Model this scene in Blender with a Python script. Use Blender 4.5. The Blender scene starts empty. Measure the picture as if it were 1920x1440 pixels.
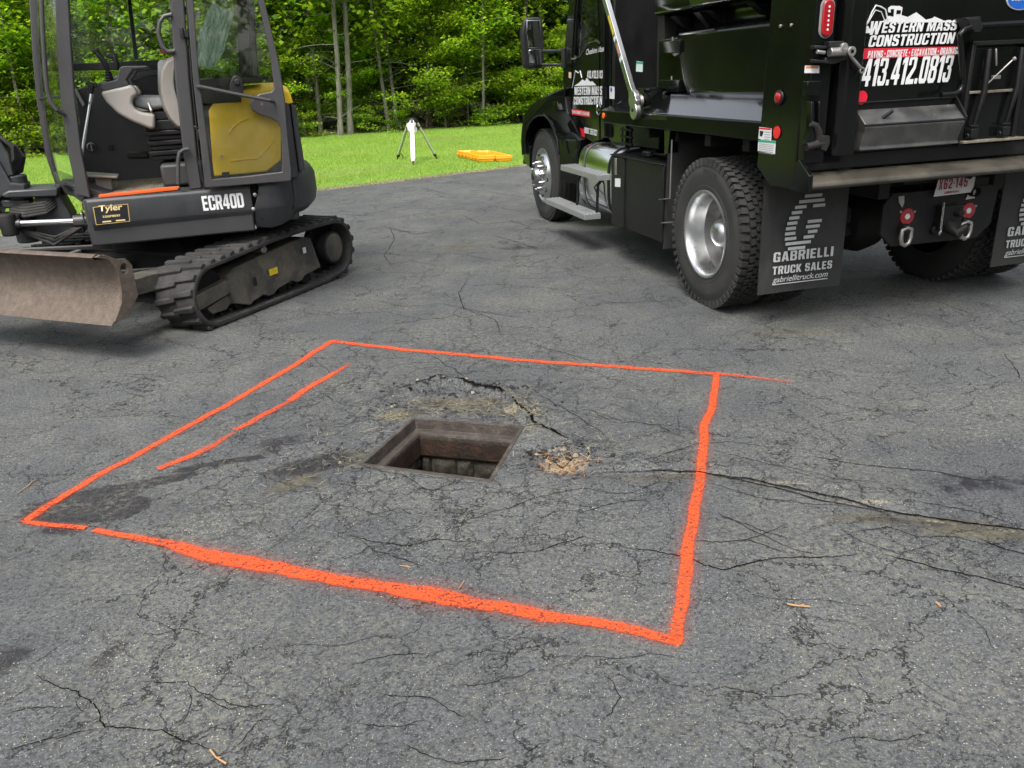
import bpy, bmesh, math, random
import numpy as np
from mathutils import Vector, Matrix, noise
random.seed(7)
R = math.radians
SC = bpy.context.scene
COL = SC.collection
# ---------------------------------------------------------------- camera
cd = bpy.data.cameras.new("camera"); cam = bpy.data.objects.new("camera", cd); COL.objects.link(cam)
FPX = 1531.8
cd.sensor_fit = 'HORIZONTAL'; cd.sensor_width = 36.0; cd.lens = 36.0 * FPX / 1920.0
cd.clip_start = 0.05; cd.clip_end = 600
pt, rl = R(20.78), R(-2.61)
fw = Vector((0, math.cos(pt), -math.sin(pt))); up0 = Vector((0, math.sin(pt), math.cos(pt))); rt0 = Vector((1, 0, 0))
rt = rt0 * math.cos(rl) + up0 * math.sin(rl); up = up0 * math.cos(rl) - rt0 * math.sin(rl)
cam.matrix_world = Matrix(((rt.x, up.x, -fw.x, 0), (rt.y, up.y, -fw.y, 0), (rt.z, up.z, -fw.z, 1.605), (0, 0, 0, 1)))
SC.camera = cam
# ---------------------------------------------------------------- world, sun, exposure (overcast daylight)
SUN_EL, SUN_AZ = R(58), R(200)          # azimuth clockwise from +Y
w = bpy.data.worlds.new("World"); SC.world = w; w.use_nodes = True
nt = w.node_tree; bg = nt.nodes["Background"]
sky = nt.nodes.new("ShaderNodeTexSky"); sky.sky_type = 'NISHITA'; sky.sun_disc = False
sky.sun_elevation = SUN_EL; sky.sun_rotation = SUN_AZ; sky.dust_density = 5.0; sky.air_density = 1.0; sky.ozone_density = 1.0
hs = nt.nodes.new("ShaderNodeHueSaturation"); hs.inputs["Saturation"].default_value = 0.30; hs.inputs["Value"].default_value = 1.0
nt.links.new(sky.outputs[0], hs.inputs["Color"]); nt.links.new(hs.outputs[0], bg.inputs[0])
bg.inputs[1].default_value = 0.135
sd = bpy.data.lights.new("sun", 'SUN'); sd.energy = 1.4; sd.angle = R(22); sd.color = (1.0, 0.96, 0.9)
so = bpy.data.objects.new("sun", sd); COL.objects.link(so)
sv = Vector((math.sin(SUN_AZ) * math.cos(SUN_EL), math.cos(SUN_AZ) * math.cos(SUN_EL), math.sin(SUN_EL)))
so.rotation_euler = sv.to_track_quat('Z', 'Y').to_euler()
so.location = sv * 50
SC.view_settings.view_transform = 'Standard'; SC.view_settings.look = 'None'; SC.view_settings.gamma = 1
SC.view_settings.exposure = 1.06
SC.render.engine = 'CYCLES'
SC.cycles.max_bounces = 8; SC.cycles.transparent_max_bounces = 24; SC.cycles.use_adaptive_sampling = True; SC.cycles.adaptive_threshold = 0.025; SC.cycles.caustics_reflective = False; SC.cycles.caustics_refractive = False

# ================================================================ helpers
def new_mat(name):
    m = bpy.data.materials.new(name); m.use_nodes = True
    return m, m.node_tree, m.node_tree.nodes["Principled BSDF"]
def nd(t, typ, **kw):
    n = t.nodes.new("ShaderNode" + typ)
    for k, v in kw.items():
        if k in n.inputs.keys() and not hasattr(type(n), k): n.inputs[k].default_value = v
        else:
            try: setattr(n, k, v)
            except Exception: n.inputs[k].default_value = v
    return n
def setin(n, **kw):
    for k, v in kw.items(): n.inputs[k.replace('_', ' ')].default_value = v
def lk(t, a, b): t.links.new(a, b)
def texco(t, kind="Object"):
    return nd(t, "TexCoord").outputs[kind]
def tnoise(t, vec, scale, detail=4, rough=.55, dist=0):
    n = nd(t, "TexNoise"); n.inputs["Scale"].default_value = scale; n.inputs["Detail"].default_value = detail
    n.inputs["Roughness"].default_value = rough; n.inputs["Distortion"].default_value = dist
    if vec is not None: lk(t, vec, n.inputs["Vector"])
    return n
def ramp(t, fac, stops, interp='LINEAR'):
    r = nd(t, "ValToRGB"); r.color_ramp.interpolation = interp
    e = r.color_ramp.elements
    while len(e) < len(stops): e.new(0.5)
    for el, (p, c) in zip(e, stops):
        el.position = p; el.color = (c, c, c, 1) if not hasattr(c, '__len__') else (*c[:3], 1)
    lk(t, fac, r.inputs[0]); return r.outputs[0]
def mix(t, fac, a, b, blend='MIX'):
    m = nd(t, "Mix"); m.data_type = 'RGBA'; m.blend_type = blend; m.clamp_factor = True
    for sock, v in ((m.inputs[0], fac), (m.inputs[6], a), (m.inputs[7], b)):
        if hasattr(v, 'is_output'): lk(t, v, sock)
        elif hasattr(v, '__len__'): sock.default_value = (*v[:3], 1)
        else: sock.default_value = v if sock == m.inputs[0] else (v, v, v, 1)
    return m.outputs[2]
def mth(t, op, a, b=None, c=None, clamp=False):
    m = nd(t, "Math"); m.operation = op; m.use_clamp = clamp
    for i, v in enumerate((a, b, c)):
        if v is None: continue
        if hasattr(v, 'is_output'): lk(t, v, m.inputs[i])
        else: m.inputs[i].default_value = v
    return m.outputs[0]
def bump(t, h, strength=.3, dist=.01, normal=None):
    b = nd(t, "Bump"); b.inputs["Strength"].default_value = strength; b.inputs["Distance"].default_value = dist
    lk(t, h, b.inputs["Height"])
    if normal is not None: lk(t, normal, b.inputs["Normal"])
    return b.outputs[0]
def simple(name, col, rough=.5, metal=0, coat=0, var=.12, scale=6, bmp=0.0, bscale=60, dirt=None, dirt_amt=.35, spec=None, grime_scale=3.0):
    """painted / plastic / metal surface with uneven colour, uneven gloss and optional dust patches"""
    m, t, p = new_mat(name); v = texco(t)
    n = tnoise(t, v, scale, 6, .6); k = ramp(t, n.outputs[0], [(.3, 1 - var), (.7, 1 + var)])
    c = mix(t, 1.0, col, k, 'MULTIPLY')
    if dirt is not None:
        n2 = tnoise(t, v, grime_scale, 8, .7, .4); f = ramp(t, n2.outputs[0], [(.42, 0), (.72, dirt_amt)])
        c = mix(t, f, c, dirt)
        rr = mix(t, f, rough, .85); lk(t, rr, p.inputs["Roughness"])
    else:
        rr = ramp(t, tnoise(t, v, scale * 2.3, 5).outputs[0], [(.3, max(0, rough * .8)), (.7, min(1, rough * 1.2))]); lk(t, rr, p.inputs["Roughness"])
    lk(t, c, p.inputs["Base Color"]); p.inputs["Metallic"].default_value = metal
    p.inputs["Coat Weight"].default_value = coat; p.inputs["Coat Roughness"].default_value = .05
    if spec is not None: p.inputs["Specular IOR Level"].default_value = spec
    if bmp: lk(t, bump(t, tnoise(t, v, bscale, 4).outputs[0], bmp, .004), p.inputs["Normal"])
    return m

class MB:
    """collects shapes into one mesh"""
    def __init__(s): s.v = []; s.f = []; s.M = Matrix()
    def add(s, vs, fs):
        o = len(s.v); s.v += [tuple(s.M @ Vector(p)) for p in vs]; s.f += [tuple(i + o for i in f) for f in fs]; return s
    def box(s, c, d, rot=None):
        hx, hy, hz = d[0] / 2, d[1] / 2, d[2] / 2
        vs = [Vector((x, y, z)) for x in (-hx, hx) for y in (-hy, hy) for z in (-hz, hz)]
        if rot is not None: vs = [rot @ p for p in vs]
        vs = [p + Vector(c) for p in vs]
        return s.add(vs, [(0, 1, 3, 2), (4, 6, 7, 5), (0, 4, 5, 1), (2, 3, 7, 6), (0, 2, 6, 4), (1, 5, 7, 3)])
    def bx(s, x0, x1, y0, y1, z0, z1): return s.box(((x0 + x1) / 2, (y0 + y1) / 2, (z0 + z1) / 2), (abs(x1 - x0), abs(y1 - y0), abs(z1 - z0)))
    def plate(s, loops, mp, t0, t1):
        """flat plate with holes: loops[0] outer outline, others holes (2D); mp(a,b,t) maps to 3D"""
        bm = bmesh.new(); es = []
        for lp in loops:
            vs = [bm.verts.new((a, b, 0)) for a, b in lp]
            es += [bm.edges.new((vs[i], vs[(i + 1) % len(vs)])) for i in range(len(vs))]
        bmesh.ops.triangle_fill(bm, use_beauty=True, use_dissolve=False, edges=es)
        bmesh.ops.dissolve_limit(bm, angle_limit=.01, verts=bm.verts, edges=[e for e in bm.edges if not e.is_boundary]) if len(loops) == 1 else None
        bm.verts.index_update(); V = [(v.co.x, v.co.y) for v in bm.verts]; n = len(V)
        vs = [mp(a, b, t0) for a, b in V] + [mp(a, b, t1) for a, b in V]; fs = []
        for f in bm.faces:
            idx = [v.index for v in f.verts]; fs.append(tuple(idx)); fs.append(tuple(i + n for i in reversed(idx)))
        for e in bm.edges:
            if len(e.link_faces) == 1:
                a, b = e.verts[0].index, e.verts[1].index; fs.append((a, b, b + n, a + n))
        bm.free(); return s.add(vs, fs)
    def uz(s, poly, w0, w1, *holes): return s.plate([poly, *holes], lambda a, b, t: (a, t, b), w0, w1)      # outline in (x,z)
    def wz(s, poly, u0, u1, *holes): return s.plate([poly, *holes], lambda a, b, t: (t, a, b), u0, u1)      # outline in (y,z)
    def uw(s, poly, z0, z1, *holes): return s.plate([poly, *holes], lambda a, b, t: (a, b, t), z0, z1)      # outline in (x,y)
    def loft(s, rings, cap=True, closed=True):
        assert len({len(r) for r in rings}) == 1
        n = len(rings[0]); vs = [p for r in rings for p in r]; fs = []
        for i in range(len(rings) - 1):
            for j in range(n if closed else n - 1):
                k = (j + 1) % n; fs.append((i * n + j, i * n + k, (i + 1) * n + k, (i + 1) * n + j))
        if cap and closed: fs.append(tuple(range(n))[::-1]); fs.append(tuple(range((len(rings) - 1) * n, len(rings) * n)))
        return s.add(vs, fs)
    def tube(s, path, r, seg=10, cap=True):
        P = [Vector(p) for p in path]; rs = r if hasattr(r, '__len__') else [r] * len(P); rings = []; a = None
        for i, p in enumerate(P):
            d = (P[min(i + 1, len(P) - 1)] - P[max(i - 1, 0)]).normalized()
            if a is None:
                a = d.orthogonal().normalized()
            else:
                a = (a - d * a.dot(d)); a = a.normalized() if a.length > 1e-6 else d.orthogonal().normalized()
            b = d.cross(a)
            rings.append([p + (a * math.cos(q) + b * math.sin(q)) * rs[i] for q in [2 * math.pi * k / seg for k in range(seg)]])
        return s.loft(rings, cap)
    def lathe(s, prof, c, axis='y', seg=48, a0=0, a1=360):
        """prof: (t along axis, radius)"""
        rings = []; full = abs(a1 - a0) >= 360; m = seg if full else seg + 1
        for t, r in prof:
            ring = []
            for k in range(m):
                q = R(a0 + (a1 - a0) * k / seg); x, y = r * math.cos(q), r * math.sin(q)
                ring.append({'y': (x, t, y), 'x': (t, x, y), 'z': (x, y, t)}[axis])
            rings.append([Vector(c) + Vector(p) for p in ring])
        return s.loft(rings, cap=False, closed=full)
    def disc(s, c, r, axis='y', t=.01, seg=24):
        return s.lathe([(0, 0.0001), (0, r), (t, r), (t, 0.0001)], c, axis, seg)
    def grid(s, fn, nu, nv):
        vs = [fn(i / nu, j / nv) for i in range(nu + 1) for j in range(nv + 1)]
        fs = [(i * (nv + 1) + j, (i + 1) * (nv + 1) + j, (i + 1) * (nv + 1) + j + 1, i * (nv + 1) + j + 1) for i in range(nu) for j in range(nv)]
        return s.add(vs, fs)
    def mesh(s, name):
        me = bpy.data.meshes.new(name); me.from_pydata(s.v, [], s.f); me.update(); return me
def fix(me, flat=False, ang=35):
    bm = bmesh.new(); bm.from_mesh(me); bmesh.ops.remove_doubles(bm, verts=bm.verts, dist=1e-5)
    bmesh.ops.recalc_face_normals(bm, faces=bm.faces); bm.to_mesh(me); bm.free()
    if not flat:
        for p in me.polygons: p.use_smooth = True
        me.set_sharp_from_angle(angle=R(ang))
def obj(name, mb, mat, parent=None, bev=0.0, seg=2, loc=None, rot=None, flat=False, label=None, ang=35):
    me = mb.mesh(name); fix(me, flat, ang)
    if mat is not None: me.materials.append(mat)
    o = bpy.data.objects.new(name, me); COL.objects.link(o)
    if parent is not None: o.parent = parent
    if loc is not None: o.location = loc
    if rot is not None: o.rotation_euler = rot
    if bev:
        b = o.modifiers.new("bevel", 'BEVEL'); b.width = bev; b.segments = seg; b.limit_method = 'ANGLE'; b.angle_limit = R(30); b.harden_normals = False
    if label: o["label"] = label
    return o
def tag(o, label, cat, group=None, kind=None):
    o["label"] = label; o["category"] = cat
    if group: o["group"] = group
    if kind: o["kind"] = kind
    return o
def empty(name, loc, rz, label, cat, group=None):
    o = bpy.data.objects.new(name, None); COL.objects.link(o); o.location = loc; o.rotation_euler = (0, 0, rz); o.empty_display_size = .3
    return tag(o, label, cat, group)
def struct(o): o["kind"] = "structure"; return o
def raw(name, verts, faces, mat, parent=None, smooth=False, uvs=None):
    me = bpy.data.meshes.new(name); me.from_pydata(verts, [], faces); me.update()
    if mat is not None: me.materials.append(mat)
    if smooth:
        for p in me.polygons: p.use_smooth = True
    o = bpy.data.objects.new(name, me); COL.objects.link(o)
    if parent is not None: o.parent = parent
    return o
def bulk(name, V, nper, mat, smooth=False):
    """many separate polygons of nper corners from an (N*nper,3) array"""
    n = len(V) // nper; me = bpy.data.meshes.new(name)
    me.vertices.add(len(V)); me.vertices.foreach_set("co", np.asarray(V, np.float32).ravel())
    me.loops.add(len(V)); me.loops.foreach_set("vertex_index", np.arange(len(V), dtype=np.int32))
    me.polygons.add(n); me.polygons.foreach_set("loop_start", (np.arange(n) * nper).astype(np.int32))
    me.polygons.foreach_set("loop_total", np.full(n, nper, np.int32)); me.update(calc_edges=True)
    if mat is not None: me.materials.append(mat)
    return me
def text(s, mat, parent, loc, xdir, ydir, height, width=None, bold=0.0, shear=0, ext=.0008, name="lettering", align='LEFT', space=1.0, label=None):
    """real lettering: built as a thin mesh standing on a surface. xdir reading direction, ydir up"""
    cu = bpy.data.curves.new(name, 'FONT'); cu.body = s; cu.size = 1; cu.offset = bold; cu.extrude = 0; cu.shear = shear; cu.space_character = space
    to = bpy.data.objects.new(name, cu); COL.objects.link(to)
    dg = bpy.context.evaluated_depsgraph_get(); me = bpy.data.meshes.new_from_object(to.evaluated_get(dg))
    bpy.data.objects.remove(to); bpy.data.curves.remove(cu)
    co = np.zeros(len(me.vertices) * 3); me.vertices.foreach_get("co", co); co = co.reshape(-1, 3)
    x0, x1, y0, y1 = co[:, 0].min(), co[:, 0].max(), co[:, 1].min(), co[:, 1].max()
    sy = height / (y1 - y0); sx = (width / (x1 - x0)) if width else sy
    X = (co[:, 0] - x0) * sx; Y = (co[:, 1] - y0) * sy
    if align == 'CENTER': X -= (x1 - x0) * sx / 2
    xd = np.array(Vector(xdir).normalized()); yd = np.array(Vector(ydir).normalized()); zd = np.cross(xd, yd)
    P = np.array(loc) + X[:, None] * xd + Y[:, None] * yd + zd * ext
    me.vertices.foreach_set("co", P.ravel()); me.update(); me.materials.clear(); me.materials.append(mat); me.name = name
    o = bpy.data.objects.new(name, me); COL.objects.link(o)
    if parent is not None: o.parent = parent
    if label: o["label"] = label
    return o

# ================================================================ materials
GREY = simple("grey_paint", (.034, .037, .042), .42, var=.1, dirt=(.11, .10, .085), dirt_amt=.22, bmp=.05)
PILL = simple("grey_pillar", (.050, .049, .051), .40, var=.06, dirt=(.13, .12, .1), dirt_amt=.12)
YEL = simple("yellow_paint", (.88, .58, .012), .42, var=.06, dirt=(.25, .17, .04), dirt_amt=.25)
BLACK = simple("gloss_black", (.0035, .0042, .004), .12, coat=.0, spec=.30, var=.2, dirt=(.02, .02, .019), dirt_amt=.10, grime_scale=2)
SHELF = simple("sky_sheen_black", (.006, .0065, .007), .10, coat=1.0, spec=1.0, var=.2)  # same black as the body, gloss raised so the shelf shines with sky
BLKM = simple("matte_black", (.005, .005, .0055), .42, var=.3, dirt=(.025, .024, .021), dirt_amt=.22, spec=.35)
UNDER = simple("chassis_black", (.006, .006, .0065), .6, var=.3, dirt=(.035, .031, .026), dirt_amt=.5, spec=.35)
BLKP = simple("black_plastic", (.008, .008, .009), .5, var=.15)
DPL = simple("charcoal_plastic", (.034, .035, .037), .55, var=.1, dirt=(.08, .07, .055), dirt_amt=.15)
BEIGE = simple("beige_plastic", (.33, .31, .285), .5, var=.05, dirt=(.16, .14, .11), dirt_amt=.3)
RUB = simple("rubber", (.020, .020, .020), .78, var=.25, dirt=(.085, .080, .072), dirt_amt=.55, bmp=.25, bscale=90, grime_scale=5)
TYRE = simple("tyre_rubber", (.022, .022, .022), .72, var=.15, dirt=(.065, .062, .056), dirt_amt=.35, bmp=.1, bscale=50, grime_scale=3)
DISH = simple("dusty_aluminium", (.30, .30, .30), .38, metal=.8, var=.12, dirt=(.16, .15, .135), dirt_amt=.7, grime_scale=6)
ALU = simple("polished_aluminium", (.60, .61, .62), .26, metal=1, var=.05, dirt=(.45, .44, .42), dirt_amt=.3)
NUT = simple("dull_chrome", (.34, .34, .35), .34, metal=1, var=.1)
CHR = simple("chrome", (.52, .52, .54), .14, metal=1, var=.03)
STEEL = simple("bare_steel", (.42, .41, .39), .38, metal=.9, var=.15, dirt=(.16, .14, .12), dirt_amt=.5)
TRAK = simple("track_frame_paint", (.038, .038, .038), .55, var=.2, dirt=(.20, .175, .12), dirt_amt=.75, bmp=.15, grime_scale=4)
WHITE = simple("white_vinyl", (.66, .67, .68), .45, var=.06, dirt=(.45, .44, .42), dirt_amt=.4, grime_scale=8)
RED = simple("red_vinyl", (.55, .012, .03), .4, var=.05)
ORG = simple("orange_strip", (.75, .10, .012), .5, var=.08, dirt=(.3, .16, .09), dirt_amt=.35)
ORL = simple("orange_lens", (.85, .12, .01), .2, coat=.5, var=.02)
REDL = simple("red_lens", (.30, .006, .012), .12, coat=.8, var=.1)
REFL = simple("red_reflector", (.62, .01, .03), .3, coat=.3, var=.05)
GOLD = simple("gold_print", (.50, .36, .14), .4, var=.1)
CASE = simple("orange_case_plastic", (.85, .33, .012), .45, var=.06)
SILV = simple("silver_print", (.42, .42, .42), .5, var=.08)
GRN = simple("green_print", (.03, .30, .18), .5, var=.05)
BLU = simple("blue_print", (.01, .09, .42), .3, coat=.5, var=.05)
YEL2 = simple("yellow_sticker", (.75, .55, .01), .45, var=.1, dirt=(.2, .17, .1), dirt_amt=.5, grime_scale=30)
FAB = simple("grey_fabric", (.36, .37, .37), .9, var=.12, scale=40, bmp=.4, bscale=120)
GREYP = simple("grey_print", (.18, .18, .18), .5)
def glass_mat(name, tint, amt=1.0):
    m, t, p = new_mat(name); out = t.nodes["Material Output"]
    tr = nd(t, "BsdfTransparent"); tr.inputs[0].default_value = (*tint, 1)
    gl = nd(t, "BsdfGlossy"); gl.inputs["Roughness"].default_value = .02; gl.inputs[0].default_value = (1, 1, 1, 1)
    fr = nd(t, "Fresnel"); fr.inputs[0].default_value = 1.45
    sm = ramp(t, tnoise(t, texco(t), 3, 6, .7).outputs[0], [(.45, 0), (.8, .06)])
    df = nd(t, "BsdfDiffuse"); df.inputs[0].default_value = (.5, .5, .48, 1)
    m1 = nd(t, "MixShader"); lk(t, fr.outputs[0], m1.inputs[0]); lk(t, tr.outputs[0], m1.inputs[1]); lk(t, gl.outputs[0], m1.inputs[2])
    m2 = nd(t, "MixShader"); lk(t, sm, m2.inputs[0]); lk(t, m1.outputs[0], m2.inputs[1]); lk(t, df.outputs[0], m2.inputs[2])
    lk(t, m2.outputs[0], out.inputs[0]); t.nodes.remove(p); return m
GLASS = glass_mat("green_glass", (.74, .92, .83)); GLASSD = glass_mat("door_glass", (.97, .985, .955))
GLASS2 = glass_mat("clear_glass", (.93, .98, .955))

# ================================================================ heavy block lettering, cut as outlines
_O = [(.16, 0), (.84, 0), (1, .12), (1, .88), (.84, 1), (.16, 1), (0, .88), (0, .12)]
_h = lambda x0, x1, y0, y1: [(x0 + .04, y0), (x1 - .04, y0), (x1, y0 + .03), (x1, y1 - .03), (x1 - .04, y1), (x0 + .04, y1), (x0, y1 - .03), (x0, y0 + .03)]
GL = {
 'O': (1, _O, _h(.35, .65, .17, .83)), 'Q': (1, _O, _h(.35, .65, .17, .83)), '0': (.95, _O, _h(.35, .65, .17, .83)),
 'D': (1, [(0, 0), (.80, 0), (1, .14), (1, .86), (.80, 1), (0, 1)], [(.35, .17), (.60, .17), (.65, .21), (.65, .79), (.60, .83), (.35, .83)]),
 'C': (.95, [(.16, 0), (.84, 0), (1, .12), (1, .38), (.65, .38), (.65, .2), (.6, .16), (.4, .16), (.35, .2), (.35, .8), (.4, .84), (.6, .84), (.65, .8), (.65, .62), (1, .62), (1, .88), (.84, 1), (.16, 1), (0, .88), (0, .12)]),
 'G': (1, [(.16, 0), (1, 0), (1, .53), (.54, .53), (.54, .38), (.66, .38), (.66, .2), (.6, .16), (.4, .16), (.35, .2), (.35, .8), (.4, .84), (.6, .84), (.65, .8), (.65, .66), (1, .66), (1, .88), (.84, 1), (.16, 1), (0, .88), (0, .12)]),
 'E': (.85, [(0, 0), (.95, 0), (.95, .18), (.38, .18), (.38, .42), (.88, .42), (.88, .59), (.38, .59), (.38, .82), (.95, .82), (.95, 1), (0, 1)]),
 'L': (.8, [(0, 0), (.95, 0), (.95, .18), (.42, .18), (.42, 1), (0, 1)]), 'I': (.38, [(0, 0), (1, 0), (1, 1), (0, 1)]),
 'T': (.9, [(.31, 0), (.69, 0), (.69, .82), (1, .82), (1, 1), (0, 1), (0, .82), (.31, .82)]),
 'N': (1, [(0, 0), (.32, 0), (.32, .5), (.64, 0), (1, 0), (1, 1), (.68, 1), (.68, .5), (.36, 1), (0, 1)]),
 'M': (1.3, [(0, 0), (.26, 0), (.26, .62), (.42, 0), (.58, 0), (.74, .62), (.74, 0), (1, 0), (1, 1), (.66, 1), (.5, .42), (.34, 1), (0, 1)]),
 'W': (1.45, [(.14, 0), (.40, 0), (.5, .5), (.60, 0), (.86, 0), (1, 1), (.76, 1), (.71, .42), (.61, 1), (.39, 1), (.29, .42), (.24, 1), (0, 1)]),
 'A': (1.05, [(0, 0), (.32, 0), (.37, .19), (.63, .19), (.68, 0), (1, 0), (.72, 1), (.28, 1)], [(.41, .35), (.59, .35), (.5, .78)]),
 'V': (1.0, [(.32, 0), (.68, 0), (1, 1), (.66, 1), (.5, .35), (.34, 1), (0, 1)]),
 'X': (1.0, [(0, 0), (.34, 0), (.5, .32), (.66, 0), (1, 0), (.68, .5), (1, 1), (.66, 1), (.5, .68), (.34, 1), (0, 1), (.32, .5)]),
 'K': (1.05, [(0, 0), (.34, 0), (.34, .36), (.62, 0), (1, 0), (.60, .54), (.96, 1), (.6, 1), (.34, .64), (.34, 1), (0, 1)]),
 'R': (1, [(0, 0), (.35, 0), (.35, .4), (.48, .4), (.62, 0), (1, 0), (.84, .45), (1, .58), (1, .88), (.84, 1), (0, 1)], [(.35, .57), (.6, .57), (.65, .62), (.65, .80), (.6, .84), (.35, .84)]),
 'P': (.95, [(0, 0), (.36, 0), (.36, .38), (.84, .38), (1, .5), (1, .88), (.84, 1), (0, 1)], [(.36, .55), (.6, .55), (.65, .6), (.65, .79), (.6, .84), (.36, .84)]),
 'B': (1, [(0, 0), (.84, 0), (1, .12), (1, .42), (.88, .52), (1, .62), (1, .88), (.84, 1), (0, 1)], [(.35, .16), (.62, .16), (.66, .2), (.66, .4), (.62, .44), (.35, .44)], [(.35, .60), (.6, .60), (.64, .64), (.64, .80), (.6, .84), (.35, .84)]),
 'S': (.95, [(.16, 0), (.84, 0), (1, .12), (1, .46), (.86, .57), (.38, .68), (.35, .72), (.35, .82), (.4, .85), (.6, .85), (.65, .82), (.65, .69), (.98, .69), (.98, .88), (.84, 1), (.16, 1), (0, .88), (0, .58), (.14, .46), (.62, .36), (.65, .32), (.65, .18), (.6, .15), (.4, .15), (.35, .18), (.35, .33), (0, .33), (0, .12)]),
 'U': (1, [(.16, 0), (.84, 0), (1, .12), (1, 1), (.65, 1), (.65, .2), (.6, .16), (.4, .16), (.35, .2), (.35, 1), (0, 1), (0, .12)]),
 '1': (.6, [(.38, 0), (1, 0), (1, 1), (.5, 1), (0, .84), (0, .68), (.38, .76)]),
 '2': (.95, [(0, 0), (1, 0), (1, .17), (.46, .17), (1, .55), (1, .88), (.84, 1), (.16, 1), (0, .88), (0, .66), (.34, .66), (.34, .82), (.4, .85), (.6, .85), (.65, .81), (.65, .6), (0, .2)]),
 '3': (.95, [(.16, 0), (.84, 0), (1, .12), (1, .42), (.88, .52), (1, .60), (1, .88), (.84, 1), (.16, 1), (0, .88), (0, .68), (.34, .68), (.34, .82), (.4, .85), (.6, .85), (.65, .81), (.65, .62), (.6, .58), (.4, .58), (.4, .45), (.6, .45), (.65, .4), (.65, .19), (.6, .15), (.4, .15), (.34, .19), (.34, .34), (0, .34), (0, .12)]),
 '4': (1, [(.5, 0), (.85, 0), (.85, .2), (1, .2), (1, .36), (.85, .36), (.85, 1), (.44, 1), (0, .36), (0, .2), (.5, .2)], [(.28, .36), (.5, .36), (.5, .74)]),
 '5': (.95, [(.16, 0), (.84, 0), (1, .12), (1, .5), (.84, .62), (.36, .62), (.36, .83), (.94, .83), (.94, 1), (.03, 1), (.03, .42), (.34, .42), (.4, .46), (.6, .46), (.65, .42), (.65, .2), (.6, .15), (.4, .15), (.34, .19), (.34, .32), (0, .32), (0, .12)]),
 '6': (.95, [(.16, 0), (.84, 0), (1, .12), (1, .48), (.84, .6), (.35, .6), (.35, .8), (.4, .85), (.6, .85), (.65, .8), (.65, .72), (.98, .72), (.98, .88), (.84, 1), (.16, 1), (0, .88), (0, .12)], [(.35, .2), (.4, .16), (.6, .16), (.65, .2), (.65, .40), (.6, .44), (.35, .44)]),
 '7': (.9, [(.2, 0), (.58, 0), (1, .84), (1, 1), (0, 1), (0, .82), (.60, .82)]),
 '8': (.95, [(.16, 0), (.84, 0), (1, .12), (1, .42), (.88, .52), (1, .62), (1, .88), (.84, 1), (.16, 1), (0, .88), (0, .62), (.12, .52), (0, .42), (0, .12)], _h(.35, .65, .16, .44), _h(.35, .65, .59, .84)),
 '.': (.34, [(0, 0), (1, 0), (1, .19), (0, .19)]), '\u2022': (.42, [(.2, .36), (.8, .36), (1, .44), (1, .58), (.8, .66), (.2, .66), (0, .58), (0, .44)]), '\u00b7': (.25, [(0, .42), (1, .42), (1, .56), (0, .56)]),
}
def block(s, mat, parent, loc, xdir, ydir, height, width, shear=0.0, ext=.0008, gap=.14, name="lettering", label=None, thin=0.0):
    P = []; x = 0
    for ch in s:
        if ch == ' ': x += .5; continue
        g = GL[ch]; 
        for k, lp in enumerate(g[1:]): P.append((k == 0, [(x + a * g[0], b) for a, b in lp]))
        x += g[0] + gap
    tot = x - gap + shear * 0; sx = width / tot; xd, yd = Vector(xdir).normalized(), Vector(ydir).normalized(); zd = xd.cross(yd); L = Vector(loc)
    bm = bmesh.new(); grp = []
    for outer, lp in P:
        if outer: grp.append([])
        grp[-1].append(lp)
    for loops in grp:
        es = []
        for lp in loops:
            vs = [bm.verts.new(L + xd * (a * sx + b * height * shear) + yd * (b * height) + zd * ext) for a, b in lp]
            es += [bm.edges.new((vs[i], vs[(i + 1) % len(vs)])) for i in range(len(vs))]
        bmesh.ops.triangle_fill(bm, use_beauty=True, use_dissolve=False, edges=es)
    bmesh.ops.recalc_face_normals(bm, faces=bm.faces)
    if bm.faces[:] and bm.faces[0].normal.dot(zd) < 0: bmesh.ops.reverse_faces(bm, faces=bm.faces)
    me = bpy.data.meshes.new(name); bm.to_mesh(me); bm.free(); me.materials.append(mat)
    o = bpy.data.objects.new(name, me); COL.objects.link(o)
    if parent is not None: o.parent = parent
    if label: o["label"] = label
    return o

# ================================================================ driveway
BAS = [Vector(p) for p in [(-0.7,3.297),(-0.106,3.076),(0.05,3.638),(-0.507,3.815)]]   # basin frame outline: left, front, right, back corner
BC = sum(BAS, Vector((0, 0))) / 4
TRENCH = [(0.094,3.075),(0.3,3.114),(0.508,3.133),(0.754,3.108),(0.957,3.024),(1.138,2.904),(1.305,2.787),(1.459,2.674),(1.625,2.608),(1.816,2.535),(2.071,2.406)]
LIP = [(-0.557,4.177),(-0.392,4.348),(-0.237,4.243),(-0.031,4.065),(0.057,3.703)]
def seg_dist(x, y, poly):
    best = 9
    for (ax, ay), (bx_, by) in zip(poly, poly[1:]):
        dx, dy = bx_ - ax, by - ay; L = dx * dx + dy * dy
        t = max(0, min(1, ((x - ax) * dx + (y - ay) * dy) / L)); d = math.hypot(x - ax - dx * t, y - ay - dy * t)
        if d < best: best = d
    return best
POT = (0.205, 3.225)
def frame_d(x, y):
    """distance outside the basin frame"""
    d = -9
    for i in range(4):
        a, b = BAS[i], BAS[(i + 1) % 4]; e = (b - a).normalized(); n = Vector((e.y, -e.x))
        d = max(d, (Vector((x, y)) - a).dot(n))
    return d
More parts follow.
